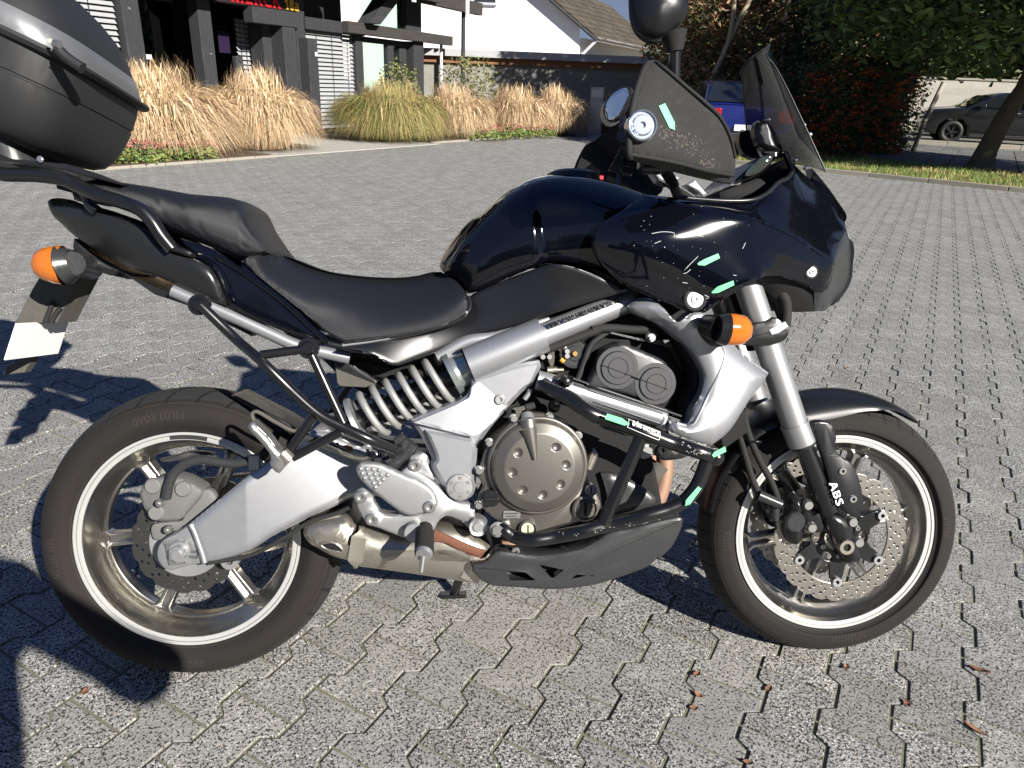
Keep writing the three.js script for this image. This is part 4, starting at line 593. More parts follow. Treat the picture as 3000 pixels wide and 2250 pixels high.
function wheel(parent, { R, w, front, phase, spin = 0 }) {
  const hw = w / 2, prof = [[0.222, -hw * 0.74]];
  const half = [[0.228, 0.79], [0.240, 0.92], [R - 0.058, 1.0], [R - 0.042, 0.985], [R - 0.028, 0.90], [R - 0.016, 0.70], [R - 0.0065, 0.42], [R - 0.0012, 0.18]];
  for (const [r, z] of half) prof.push([r, -z * hw]); prof.push([R, 0]); for (const [r, z] of half.slice().reverse()) prof.push([r, z * hw]); prof.push([0.222, hw * 0.74]);
  const c = new THREE.CatmullRomCurve3(prof.map((p) => V3(p[0], p[1], 0))), pts = c.getPoints(64).map((v) => new THREE.Vector2(v.x, v.y));
  const tg = new THREE.LatheGeometry(pts, 160); tg.rotateX(Math.PI / 2); tg.rotateZ(spin); mesh('tyre', tg, tyreTex(front), parent);
  const f = hw * 0.79, rim = [[0.2275, f], [0.2285, f + 0.004], [0.2275, f + 0.0045], [0.2115, f + 0.0015], [0.2100, f - 0.003], [0.2085, f - 0.008], [0.2065, f - 0.017], [0.198, f * 0.45], [0.1935, f * 0.32], [0.191, 0.014], [0.186, 0.010], [0.186, -0.010], [0.191, -0.014], [0.1935, -f * 0.32], [0.198, -f * 0.45], [0.2075, -f + 0.016], [0.2125, -f + 0.003], [0.2235, -f - 0.004], [0.2285, -f - 0.004], [0.2275, -f]];
  mesh('rim', toCreasedNormals(lathe(rim, 128), 0.6), MT.rim, parent);
  mesh('rim_lip', lathe([[0.2280, f + 0.0035], [0.2275, f + 0.0052], [0.2225, f + 0.0050], [0.2215, f + 0.0032], [0.2195, f + 0.0032], [0.2185, f + 0.0042], [0.2118, f + 0.0030], [0.2112, f + 0.0012]], 128), MT.lip, parent);
  for (let k = 0; k < 6; k++) {
    const a = (phase + 60 * k) * Math.PI / 180, L = [];
    for (const s of [-1, 1]) { L.push(at(slab([[0.045, s * 0.017 - 0.0055], [0.12, s * 0.0085 - 0.0045], [0.178, s * 0.0095 - 0.0045], [0.189, s * 0.018 - 0.005], [0.189, s * 0.018 + 0.005], [0.178, s * 0.0095 + 0.0045], [0.12, s * 0.0085 + 0.0045], [0.045, s * 0.017 + 0.0055]], -0.013, 0.017, 0.0025), 0, 0, 0, 0, 0, a)); }
    L.push(at(box(0.14, 0.02, 0.014, 0.115, 0, 0), 0, 0, 0, 0, 0, a)); mesh('spoke', L, MT.rim, parent);
  }
  mesh('hub', lathe([[0.0, 0.055], [0.024, 0.055], [0.03, 0.045], [0.05, 0.03], [0.055, 0], [0.05, -0.03], [0.03, -0.06], [0, -0.06]], 40), MT.rim, parent);
  mesh('valve', at(new THREE.CylinderGeometry(0.004, 0.004, 0.03, 8), 0.172 * Math.cos(2.2), 0.172 * Math.sin(2.2), 0, 0, 0, 2.2 - Math.PI / 2), MT.rubber, parent);
  if (!front) mesh('rim_label', at(new THREE.RingGeometry(0.2135, 0.2215, 24, 1, 1.36, 0.34), 0, 0, f + 0.0046), MT.greyPlastic, parent);
}
function petalDisc(ro, ri, lobes, amp, holes, spin = 0) {
  const P = []; for (let i = 0; i < 288; i++) { const a = i / 288 * 6.28318, ph = (a * lobes / 6.28318) % 1, dip = Math.exp(-(((ph - 0.5) / 0.16) ** 2)); P.push([(ro - amp * dip) * Math.cos(a), (ro - amp * dip) * Math.sin(a)]); }
  const H = [Array.from({ length: 72 }, (_, i) => [ri * Math.cos(-i / 72 * 6.28318), ri * Math.sin(-i / 72 * 6.28318)])];
  for (const [r, n, ph, hr] of holes) for (let k = 0; k < n; k++) { const a = (k + ph) / n * 6.28318 + spin; H.push(Array.from({ length: 10 }, (_, i) => [r * Math.cos(a) + hr * Math.cos(-i * 0.628318), r * Math.sin(a) + hr * Math.sin(-i * 0.628318)])); }
  return slab(P, -0.0025, 0.0025, 0.0004, H);
}
{
  const w = grp('rear_wheel', bike); w.position.set(0, 0.312, 0); wheel(w, { R: 0.312, w: 0.170, front: false, phase: 5, spin: 0.6 });
  const d = petalDisc(0.110, 0.074, 15, 0.005, [[0.081, 18, 0, 0.0034], [0.090, 18, 0.5, 0.0034], [0.099, 18, 0.2, 0.0034]]); mesh('brake_disc', d.translate(0, 0, 0.078), std(lin(0.085, 0.083, 0.08), 0.42, 0.8), w);
  mesh('disc_carrier', lathe([[0.0, 0.07], [0.04, 0.072], [0.074, 0.08], [0.076, 0.08], [0.076, 0.074], [0.04, 0.06], [0, 0.06]], 48), MT.cast, w);
  mesh('sprocket', cylZ(0.095, 0.095, 0.006, 0, 0, -0.085, 48), MT.steel, w);
  const fw = steerPart('front_wheel'); const inner = fw; 
  const q = new THREE.Group();
  const add = (m) => m; const holder = { add: (m) => { m.position.add(V3(1.415, 0.300, 0)); fw.add(m); } };
  wheel(holder, { R: 0.300, w: 0.122, front: true, phase: 11, spin: -0.35 });
  for (const s of [1, -1]) {
    const dg = petalDisc(0.150, 0.108, 24, 0.0055, [[0.115, 30, 0, 0.0032], [0.1245, 30, 0.5, 0.0032], [0.134, 30, 0.25, 0.0032], [0.1425, 30, 0.75, 0.0026]]);
    mesh('brake_disc', dg.translate(0, 0, s * 0.073), std(lin(0.36, 0.34, 0.31), 0.34, 0.9), holder);
    const C = [], spk = Array.from({ length: 144 }, (_, i) => { const a = i / 144 * 6.28318, ph = ((a * 6 / 6.28318) % 1 + 1) % 1, arm = Math.exp(-(((ph - 0.5) / 0.2) ** 4)); return [(0.066 + 0.038 * arm) * Math.cos(a), (0.066 + 0.038 * arm) * Math.sin(a)]; });
    const hol = [Array.from({ length: 40 }, (_, i) => [0.034 * Math.cos(-i / 40 * 6.28318), 0.034 * Math.sin(-i / 40 * 6.28318)])];
    for (let k = 0; k < 6; k++) { const a = (k + 0.0) / 6 * 6.28318; hol.push(Array.from({ length: 14 }, (_, i) => { const t = -i / 14 * 6.28318; return [0.052 * Math.cos(a) + 0.0095 * Math.cos(t) * Math.cos(a) - 0.015 * Math.sin(t) * Math.sin(a), 0.052 * Math.sin(a) + 0.0095 * Math.cos(t) * Math.sin(a) + 0.015 * Math.sin(t) * Math.cos(a)]; })); }
    mesh('disc_spider', slab(spk, -0.004, 0.004, 0.001, hol).translate(0, 0, s * 0.069), MT.plastic, holder);
    for (let k = 0; k < 6; k++) { const a = (k + 0.5) / 6 * 6.28318; mesh('disc_button', lathe([[0.0045, 0.004], [0.0045, 0.007], [0.0105, 0.007], [0.0105, -0.007], [0.0045, -0.007]], 20).translate(0.104 * Math.cos(a), 0.104 * Math.sin(a), s * 0.073), MT.cast, holder); mesh('disc_bolt', sockBolt(0.043 * Math.cos(a), 0.043 * Math.sin(a), s * 0.073, 0.006, 0.005), MT.bolt, holder); }
  }
}
// ---- swing arm, rear brake, chain
{
  const sw = grp('swing_arm', bike);
  const arm = panel([[.0278,.368,.135,1],[.0782,.4098,.135],[.1417,.4629,.135],[.19,.4963,.135],[.2344,.514,.135],[.2621,.5484,.135],[.2819,.553,.135],[.3052,.5408,.135],[.3593,.52,.135],[.3975,.5037,.135],[.5479,.4802,.135],[.5758,.4303,.135],[.5482,.402,.135],[.345,.408,.135],[.3045,.3922,.135],[.2604,.3746,.135],[.2237,.3569,.135],[.187,.3393,.135],[.141,.3105,.135],[.0816,.2919,.135],[.054,.2877,.135,1]], { h: 0.012, e: 0.018, t: 0.05, res: 0.009, zf: (x, y) => { const d = Math.max(0, x - 0.14); return -0.16 * d - 0.10 * (y - 0.40) * Math.min(1, d * 6); } });
  mesh('arm', arm, MT.silver, sw); mesh('arm', flipZ(arm), MT.silver, sw);
  const end = plate([[.0253,.3658,.128,1],[.001,.3486,.128],[-.0269,.3335,.128],[-.0374,.3161,.128],[-.0376,.2946,.128],[-.0274,.2768,.128],[-.0167,.2715,.128],[.0203,.281,.128],[.0516,.2851,.128,1]], 0.134, 0.045, 0.005, { seg: 2 });
  mesh('axle_lug', end, MT.cast, sw); mesh('axle_lug', flipZ(end), MT.cast, sw);
  mesh('weld_bead', tube([[.0313,.369,.142],[.0386,.3527,.142],[.0467,.3255,.142],[.0531,.3021,.142],[.0553,.2903,.142]], 0.006, { sides: 8 }), MT.cast, sw);
  const adj = [[-.0194,.3277,.134,1],[.0188,.3329,.134,1],[.0226,.2879,.134,1],[-.0139,.2847,.134,1]]; mesh('chain_adjuster', slab(adj, 0.132, 0.142, 0.002), MT.bolt, sw);
  const ax = [.0093,.3136,.15]; mesh('axle_nut', merge([cylZ(0.021, 0.021, 0.004, ax[0], ax[1], 0.144), cylZ(0.0165, 0.0165, 0.016, ax[0], ax[1], 0.152, 6), cylZ(0.010, 0.010, 0.006, ax[0], ax[1], 0.162, 14)]), MT.cast, sw);
  mesh('adjuster_bolt', rod([.0272,.3076,.14], [.0417,.3054,.14], 0.008), MT.bolt, sw);
  for (let i = 0; i < 7; i++) { const t = i / 6, a = [-.0229,.3292,.136], b = [.0051,.3338,.136]; mesh('adjuster_mark', box(0.0016, 0.008, 0.002, a[0] + (b[0] - a[0]) * t, a[1] + (b[1] - a[1]) * t, 0.1365), MT.bolt, sw); }
  mesh('brace', panel([[.2367,.519,.11],[.2646,.5455,.11],[.283,.5473,.11],[.3195,.5339,.11],[.3562,.5166,.11],[.3932,.5001,.11],[.3894,.4896,.11],[.3375,.4956,.11],[.2823,.5112,.11]], { h: 0.012, e: 0.02, t: 0.18 }), MT.silver, sw);
  mesh('rust_patch', drape([[.3259,.5219,.13],[.335,.5237,.13],[.3459,.519,.13],[.3449,.5114,.13],[.3367,.5105,.13],[.3313,.5181,.13]], [sw.children[7]], 0.125), MT.rust, sw);
  const tab = [.0979,.2849,.135]; mesh('stand_bobbin', lathe([[0.006, -0.02], [0.017, -0.02], [0.017, 0.006], [0.007, 0.006], [0.006, -0.004]], 24).translate(tab[0], tab[1], 0.12), MT.cast, sw);
  mesh('bobbin_tab', slab([[.0769,.2875,.12],[.1144,.2988,.12],[.1065,.285,.12],[.0986,.2692,.12],[.0856,.2695,.12]], 0.098, 0.112, 0.002), MT.cast, sw);
  mesh('cable_guide', tube([[.0574,.2876,.14],[.1459,.3036,.14],[.2095,.3377,.14],[.262,.3702,.14],[.3144,.3871,.14],[.3426,.4004,.14]], 0.0045, { sides: 8 }), MT.rubber, sw);
  const cal = grp('rear_brake_caliper', bike);
  mesh('caliper_body', plate([[-.077,.4254,.095],[-.0623,.4436,.095],[-.0325,.4543,.095],[.0006,.4528,.095],[.0259,.4401,.095],[.0439,.4242,.095],[.0126,.3811,.095],[-.0009,.3674,.095],[-.0251,.3634,.095],[-.0491,.3661,.095],[-.0632,.3801,.095],[-.0734,.3999,.095]], 0.11, 0.06, 0.009, { seg: 3 }), std(lin(0.13, 0.13, 0.126), 0.65, 0.2), cal);
  mesh('caliper_bracket', plate([[.0112,.4068,.088],[.0529,.4261,.088],[.0672,.4062,.088],[.0321,.3668,.088],[.009,.3471,.088],[-.0288,.3357,.088],[-.0443,.322,.088],[-.0591,.3242,.088],[-.0616,.3521,.088],[-.0279,.3596,.088],[-.0016,.3633,.088]], 0.096, 0.02, 0.004, { seg: 2 }), std(lin(0.17, 0.17, 0.165), 0.55, 0.3), cal);
  for (const [i, p] of [[0, [-.0443,.3844,.11]], [1, [.0087,.4319,.115]], [2, [-.0496,.4382,.1]]].entries()) mesh('piston_boss', lathe([[0.0, 0.006], [0.013, 0.006], [0.0155, 0.003], [0.0165, -0.006]], 28).translate(p[1][0], p[1][1], 0.112 - 0.001 * i), std(lin(0.17, 0.17, 0.165), 0.6, 0.2), cal);
  for (const p of [[.024,.412,.1], [-.0189,.3521,.12], [-.0284,.4095,.13]]) mesh('bolt', sockBolt(p[0], p[1], p[2] - 0.004, 0.0085, 0.012), MT.bolt, cal);
  const hose = grp('rear_brake_hose', bike); mesh('hose', tube([[-.0191,.4176,.125],[-.0126,.4444,.125],[-.0008,.4692,.125],[.0215,.487,.125],[.0489,.4945,.125],[.0814,.4897,.125],[.1177,.4868,.125],[.1472,.4931,.125]], 0.0095, { sides: 12 }), MT.greyPlastic, hose); mesh('clamp', box(0.02, 0.03, 0.016, ...[.1539,.4904,.13], 0.003), MT.cast, hose);
  const ch = grp('drive_chain', bike); const link = merge([box(0.0158, 0.004, 0.014), cylZ(0.0042, 0.0042, 0.02, -0.004, 0, 0, 8), cylZ(0.0042, 0.0042, 0.02, 0.004, 0, 0, 8)]);
  for (const [y0, y1] of [[0.408, 0.452], [0.217, 0.330]]) for (let i = 0; i < 34; i++) { const u = i / 33, m = mesh('chain_link', link, MT.steel, ch); m.position.set(0.03 + 0.50 * u, y0 + (y1 - y0) * u, -0.085); m.rotation.z = Math.atan2(y1 - y0, 0.5); }
  mesh('chain_guard', slab([[-.1067,.4521,-.08],[-.086,.4563,-.08],[-.0444,.4691,-.08],[-.0115,.4689,-.08],[.0132,.4644,-.08],[-.041,.4517,-.08],[-.0865,.4454,-.08],[-.1028,.4468,-.08]], -0.09, -0.07, 0.003), MT.greyPlastic, bike);
  mesh('mudguard_hugger', slab([[.0908,.6134,0],[.1023,.6124,0],[.1479,.5875,0],[.1901,.5653,0],[.2228,.5441,0],[.213,.541,0],[.1705,.5613,0],[.1285,.5874,0]], -0.05, 0.06, 0.004), MT.plastic, bike);
}
// ---- shock absorber
{
  const sh = grp('rear_shock', bike), a = V3(...[.363,.5737,.115]), b = V3(...[.5362,.6614,.115]), d = b.clone().sub(a), L = d.length(); d.normalize();
  const n1 = V3(0, 0, 1), n2 = d.clone().cross(n1).normalize(), turns = 6.6, pts = [];
  for (let i = 0; i <= 220; i++) { const t = i / 220, an = t * turns * 6.28318 + 0.9; pts.push(a.clone().addScaledVector(d, t * L).addScaledVector(n1, Math.cos(an) * 0.039).addScaledVector(n2, Math.sin(an) * 0.047)); }
  mesh('coil_spring', new THREE.TubeGeometry(new THREE.CatmullRomCurve3(pts), 420, 0.0072, 10), MT.spring, sh);
  mesh('damper_body', rod(a.clone().addScaledVector(d, -0.03).toArray(), b.clone().addScaledVector(d, 0.05).toArray(), 0.021), MT.plastic, sh);
  for (let i = 0; i < 4; i++) mesh('bump_rubber', rod(a.clone().addScaledVector(d, L * (0.2 + 0.16 * i)).toArray(), a.clone().addScaledVector(d, L * (0.2 + 0.16 * i) + 0.014).toArray(), 0.028), MT.rubber, sh);
  mesh('spring_seat', rod(a.clone().addScaledVector(d, -0.014).toArray(), a.clone().addScaledVector(d, -0.005).toArray(), 0.052, 0.05, 36), MT.cast, sh);
  mesh('preload_collar', merge([rod(b.clone().addScaledVector(d, 0.006).toArray(), b.clone().addScaledVector(d, 0.018).toArray(), 0.049, 0.049, 36), rod(b.clone().addScaledVector(d, 0.018).toArray(), b.clone().addScaledVector(d, 0.045).toArray(), 0.042, 0.038, 12)]), std(lin(0.5, 0.54, 0.52), 0.3, 0.85), sh);
}
// ---- frame
{
  const fr = grp('frame', bike);
  const side = plate([[.5814,.6617,.165,1],[.6793,.6932,.165],[.714,.6989,.165,1],[.7179,.6879,.165,1],[.7002,.6493,.165],[.6911,.6437,.165],[.682,.6363,.165],[.6422,.5919,.165],[.6205,.5659,.165],[.5942,.5287,.165,1],[.5926,.5008,.165],[.5921,.4632,.165],[.5859,.4292,.165],[.5712,.4189,.165],[.5546,.4172,.165],[.538,.4259,.165],[.5288,.4411,.165],[.5013,.492,.165],[.504,.5014,.165],[.484,.5459,.165],[.4625,.5809,.165,1],[.5617,.6213,.165],[.5743,.6324,.165],[.5806,.6452,.165]], 0.170, 0.05, 0.008, { sm: 5, seg: 1 });
  const sidePlate = mesh('side_plate', side, MT.silver, fr); mesh('side_plate', flipZ(side), MT.silver, fr);
  const fl = plate([[.4917,.5625,.18,1],[.5836,.5448,.18,1],[.5888,.5263,.18],[.5875,.5043,.18],[.5861,.4577,.18],[.5799,.4372,.18],[.5671,.4276,.18],[.5544,.4262,.18],[.5416,.4329,.18],[.5325,.447,.18],[.5071,.4955,.18],[.5133,.5047,.18]], 0.184, 0.02, 0.006, { seg: 1 }), fu = panel([[.4697,.5784,.184,1],[.5615,.6177,.178],[.5768,.6273,.175],[.5849,.6531,.17],[.6765,.6843,.158],[.7112,.6894,.152,1],[.6976,.6517,.155],[.6852,.643,.16],[.6418,.5982,.17],[.6161,.5701,.178],[.5852,.5495,.185,1]], { h: 0.0015, e: 0.005, t: 0.02, res: 0.015 });
  for (const q of [fl, fu]) { mesh('facet', q, MT.silver, fr); mesh('facet', flipZ(q), MT.silver, fr); }
  for (const s of [1, -1]) {
    const mz = (p) => [p[0], p[1], p[2] * s];
    mesh('tube_socket', rod(mz([.5762,.6875,.15]), mz([.7224,.7483,.15]), 0.037, 0.036, 32), MT.silver, fr);
    mesh('upper_tube', rod(mz([.7114,.7436,.15]), mz([.9033,.8193,.125]), 0.024, 0.024, 28), MT.silver, fr);
    mesh('lower_tube', rod(mz([.7098,.6598,.16]), mz([.9706,.5824,.16]), 0.020, 0.020, 24), MT.silver, fr);
    mesh('seat_tube', tube([mz([.009,.8248,.125]), mz([.1306,.7719,.125]), mz([.1883,.7449,.125]), mz([.2421,.7212,.125]), mz([.3413,.6972,.12])], 0.0125), MT.silver, fr);
    mesh('seat_tube', tube([mz([.5138,.6993,.12]), mz([.573,.7314,.12]), mz([.6362,.7431,.12]), mz([.7385,.7755,.11])], 0.0145), MT.silver, fr);
  }
  mesh('tube_clamp', panel([[.9537,.5982,.17],[.9669,.6011,.17],[.9757,.5945,.17],[.9767,.5699,.17],[.9733,.5586,.17],[.9647,.5605,.17],[.9529,.5681,.17],[.9571,.5832,.17]], { h: 0.02, e: 0.02, t: 0.05 }), MT.silver, fr);
  const pv = [.5588,.4505,.18]; mesh('pivot_cover', lathe([[0, 0.002], [0.011, 0.002], [0.012, 0], [0.0245, -0.001], [0.027, -0.004], [0.028, -0.012]], 48).translate(pv[0], pv[1], 0.190), MT.cast, fr);
  for (let k = 0; k < 6; k++) { const a = k * Math.PI / 3 + 0.5236; mesh('pivot_bolt', sockBolt(pv[0] + 0.0185 * Math.cos(a), pv[1] + 0.0185 * Math.sin(a), 0.1875, 0.0036, 0.003), MT.steel, fr); }
  const pb = [.6362,.6218,.18]; mesh('bolt', sockBolt(pb[0], pb[1], 0.1715, 0.0105, 0.005), MT.cast, fr);
  const font = await new FontLoader().loadAsync('fonts/droid/droid_sans_regular.typeface.json');
  const ta = V3(...[.7294,.7601,.172]), tb = V3(...[.8746,.8146,.152]), TD = tb.clone().sub(ta);
  const tg = new TextGeometry('WWW.NORDLANDFAHRER.DE.TL'.split('').join(' '), { font, size: 0.0095, depth: 0.003, curveSegments: 3 }); tg.computeBoundingBox(); const tw = tg.boundingBox.max.x; tg.scale(TD.length() / tw, 1.15, 1);
  const tm = mesh('tube_lettering', tg, MT.dark, fr); tm.position.copy(ta); tm.quaternion.setFromRotationMatrix(new THREE.Matrix4().makeBasis(TD.clone().normalize(), V3(0, 0, 1).cross(TD.clone().normalize()).normalize(), TD.clone().normalize().cross(V3(0, 0, 1).cross(TD.clone().normalize()).normalize())));
}
// ---- engine
{
  const en = grp('engine', bike);
  mesh('crankcase_filler', slab([[.653,.6079,.1],[.7089,.6578,.1],[.8239,.6297,.1],[.8835,.572,.1],[.9594,.4986,.1],[.9859,.3867,.1],[.951,.3193,.1],[.8027,.3141,.1],[.671,.3311,.1],[.6127,.391,.1],[.5975,.5005,.1]], -0.15, 0.135, 0.01), MT.dark, en);  // near-black filler behind the covers: shade of the gaps put into its colour
  mesh('block_filler', slab([[.7217,.7355,.1],[.8061,.7643,.1],[.9875,.7235,.1],[1.0267,.6592,.1],[1.0012,.5646,.1],[.9225,.4988,.1],[.7751,.5649,.1],[.7091,.6436,.1]], -0.13, 0.12, 0.01), MT.dark, en);  // backing slab for the block, its near-black colour keeps the gaps dark
  mesh('airbox', slab([[.4773,.7111,.08],[.6101,.7685,.08],[.8083,.8201,.08],[.9531,.8221,.08],[1.0417,.809,.08],[1.0597,.7372,.08],[.9562,.7363,.08],[.8242,.7637,.08],[.7386,.7273,.08],[.5971,.6408,.08],[.5123,.6548,.08]], -0.11, 0.09, 0.01), MT.dark, en);
  const cc = [0.711, 0.495], N = 150, Mr = 60, pos = [], idx = [], dm = []; for (let k = 0; k < 8; k++) { if (k === 2) continue; const a = (k * 45 + 8) * Math.PI / 180; dm.push([0.052 * Math.cos(a), 0.052 * Math.sin(a)]); }
  for (let i = 0; i <= Mr; i++) for (let j = 0; j < N; j++) { const r = 0.098 * i / Mr, a = j / N * 6.28318, x = r * Math.cos(a), y = r * Math.sin(a); let z = r < 0.068 ? 0.224 - 0.6 * r * r : r < 0.088 ? 0.2212 - (r - 0.068) * 0.45 : 0.2122 - (r - 0.088) * 2.4; for (const [dx, dy] of dm) { const q = Math.hypot(x - dx, y - dy) / 0.0078; if (q < 1) z -= 0.0042 * Math.sqrt(1 - q * q); } pos.push(cc[0] + x, cc[1] + y, z); }
  for (let i = 0; i < Mr; i++) for (let j = 0; j < N; j++) { const a = i * N + j, b = i * N + (j + 1) % N, c = a + N, d = b + N; idx.push(a, c, b, b, c, d); }
  const cg = new THREE.BufferGeometry(); cg.setAttribute('position', new THREE.Float32BufferAttribute(pos, 3)); cg.setIndex(idx); cg.computeVertexNormals(); mesh('clutch_cover', cg, MT.engine, en);
  mesh('cover_rim', at(new THREE.TorusGeometry(0.0935, 0.0055, 10, 90), cc[0], cc[1], 0.196), MT.engine, en);
  mesh('case_cover', plate([[.5957,.4729,.178],[.6041,.4504,.178],[.5942,.4223,.178],[.6073,.4032,.178],[.6259,.3879,.178],[.6501,.3723,.178],[.6726,.3558,.178],[.71,.3513,.178],[.7473,.3613,.178],[.7903,.3742,.178],[.8259,.3852,.178],[.8405,.4062,.178],[.8361,.4273,.178],[.8183,.456,.178],[.8063,.4845,.178],[.7961,.5185,.178],[.773,.5734,.178],[.7444,.5916,.178],[.7003,.5966,.178],[.6726,.5876,.178],[.6152,.5342,.178],[.6027,.5008,.178]], 0.188, 0.06, 0.007, { seg: 3 }), MT.engine, en);
  mesh('filler_neck', merge([rod([.7015,.5131,.226], [.6897,.5711,.214], 0.004, 0.017), rod([.6907,.5694,.205], [.6892,.5849,.2], 0.0175, 0.0175)]), MT.engine, en);
  mesh('filler_cap', rod([.6892,.584,.2], [.6892,.5932,.19], 0.013), MT.cast, en);
  for (const p of [[.663,.5877,.19], [.7339,.5913,.19], [.7907,.5535,.19], [.6157,.5403,.19], [.596,.4852,.19], [.5957,.4154,.19], [.8003,.4874,.19], [.651,.3733,.19]]) mesh('cover_bolt', hexBolt(p[0], p[1], 0.186, 0.0065, 0.012), MT.bolt, en);
  const cap = (p, r, m, name) => { const c = mesh(name, lathe([[0, 0.006], [r * 0.62, 0.006], [r * 0.66, 0.003], [r * 0.8, 0.003], [r * 0.86, 0.008], [r, 0.006], [r * 1.04, -0.01]], 48).translate(p[0], p[1], p[2]), m, en); mesh('slot', box(r * 0.22, r * 1.05, 0.002, p[0], p[1], p[2] + 0.0065), MT.dark, c); };
  cap([.6935,.3661,.19], 0.0185, MT.engine, 'sight_glass'); mesh('sight_disc', cylZ(0.0125, 0.0125, 0.002, ...[.6928,.3678,.1965]), MT.cream, en); cap([.808,.4063,.19], 0.026, MT.engine, 'timing_cap'); cap([.8182,.444,.19], 0.012, MT.cast, 'plug');
  const oc = [.6204,.4311,.2]; mesh('oil_cap', merge([cylZ(0.0165, 0.0165, 0.014, oc[0], oc[1], 0.196, 20), box(0.03, 0.008, 0.008, oc[0], oc[1], 0.206, 0.003)]), MT.plastic, en);
  const lp = [[.645,.4031,.1915,1],[.679,.4027,.1915,1],[.6783,.3872,.1915,1],[.6443,.388,.1915,1]]; const pl = mesh('data_plate', slab(lp, 0.1905, 0.192, 0.0003), MT.bolt, en); for (let i = 0; i < 3; i++) mesh('plate_text', box(0.026 - 0.006 * (i === 1), 0.0016, 0.0003, (lp[0][0] + lp[1][0]) / 2 - 0.002, lp[0][1] - 0.0055 - i * 0.0052, 0.1923), MT.dark, pl);
  // head cover
  const head = mesh('head_cover', plate([[.8083,.6496,.165],[.817,.6719,.165],[.8338,.7052,.165],[.8408,.7199,.165],[.8601,.7302,.165],[.8767,.7358,.165],[.8994,.7277,.165],[.9261,.7169,.165],[.9587,.7023,.165],[.9696,.6912,.165],[.9761,.6707,.165],[.9755,.6389,.165],[.9679,.6125,.165],[.9296,.621,.165],[.8534,.6414,.165]], 0.182, 0.07, 0.012, { seg: 4 }), MT.engineDark, en);
  for (const p of [[.8663,.6865,.18], [.9439,.6556,.18]]) mesh('cam_boss', lathe([[0, 0.0065], [0.0185, 0.0065], [0.0192, 0.0045], [0.0205, 0.0045], [0.021, 0.006], [0.0315, 0.006], [0.0335, 0.002], [0.0415, 0.002], [0.0425, -0.012]], 56).translate(p[0], p[1], 0.181), MT.engineDark, en);
  mesh('split_line', rod([.8341,.6925,.187], [.9675,.6445,.187], 0.001), MT.dark, en);
  for (let i = 0; i < 4; i++) { const o = i * 58; const A = [[.8129,.6537,.16], [.9699,.6004,.16]], dx = 0.004 * i, dy = -0.0112 * i; mesh('cooling_fin', rod([A[0][0] + dx - 0.005, A[0][1] + dy, 0.176], [A[1][0] + dx, A[1][1] + dy, 0.176], 0.0032, 0.0032, 8), MT.engineDark, en); mesh('fin_plate', merge([at(box(0.235, 0.003, 0.06), (A[0][0] + A[1][0]) / 2 + dx, (A[0][1] + A[1][1]) / 2 + dy, 0.148, 0, 0, Math.atan2(A[1][1] - A[0][1], A[1][0] - A[0][0]))]), MT.engineDark, en); }
  // throttle gear and cables
  const th = grp('throttle_linkage', bike), pu = [.788,.7113,.13];
  mesh('pulley', lathe([[0.006, 0.006], [0.014, 0.006], [0.016, 0.003], [0.026, 0.003], [0.03, 0.006], [0.03, -0.006]], 36).translate(pu[0], pu[1], 0.135), MT.greyPlastic, th); mesh('spindle', cylZ(0.005, 0.005, 0.012, pu[0], pu[1], 0.142, 12), std(lin(0.35, 0.22, 0.08), 0.4, 0.7), th);
  mesh('lever', slab([[.7352,.7321,.14],[.7465,.7285,.14],[.7489,.7025,.14],[.7474,.6876,.14],[.7418,.6819,.14],[.7359,.695,.14],[.7336,.7173,.14]], 0.13, 0.136, 0.001), MT.dusty, th); mesh('spring', tube([[.7542,.7193,.14],[.7615,.7268,.14],[.7691,.7222,.14]], 0.006), MT.bolt, th);
  for (const p of [[.7367,.7043,.14], [.7594,.7398,.14], [.7721,.7157,.14], [.7723,.7064,.14], [.7236,.7042,.14], [.7744,.7478,.15]]) mesh('stud', cylZ(0.0052, 0.0048, 0.012, p[0], p[1], 0.142, 12), MT.bolt, th);
  mesh('fitting', slab([[.763,.7454,.14],[.7797,.7529,.14],[.7853,.7511,.14],[.7846,.7446,.14],[.7725,.739,.14],[.764,.7417,.14]], 0.132, 0.14, 0.002), MT.bolt, th); mesh('hose_tail', rod([.7344,.6772,.14], [.7664,.6783,.14], 0.004), MT.steel, th); mesh('hose_nut', rod([.7335,.6772,.14], [.7532,.6783,.14], 0.0075, 0.0075, 6), MT.steel, th);
  mesh('bypass_pipe', tube([[.7925,.6527,.145],[.8013,.6771,.145],[.8101,.7033,.145],[.8207,.7295,.145],[.8372,.7445,.145],[.8556,.7576,.145]], 0.0062), MT.greyPlastic, th); mesh('pipe_tip', rod([.7917,.649,.145], [.7961,.6593,.145], 0.006), MT.bolt, th); mesh('orange_clip', rod([.7602,.6998,.14], [.7669,.6942,.14], 0.005), std(lin(0.6, 0.25, 0.02), 0.5), th);
  mesh('vent_hose', tube([[.7334,.7211,.155],[.7591,.7305,.155],[.7977,.7465,.155],[.8346,.7606,.155],[.8185,.7586,.155],[.8408,.7625,.155],[.8707,.7628,.155],[.9009,.7607,.155],[.9311,.7603,.155]], 0.0085), MT.rubber, bike);
  const br = grp('hose_bracket', bike); mesh('bracket', slab([[.9323,.7646,.16],[.9506,.7556,.16],[.9528,.7482,.16],[.9455,.7389,.16],[.9344,.7351,.16],[.9285,.7406,.16],[.9271,.7535,.16]], 0.15, 0.157, 0.002), MT.greyPlastic, br); const bp = [.9396,.7453,.16]; mesh('bolt', hexBolt(bp[0], bp[1], 0.157, 0.006, 0.007), MT.cast, br);
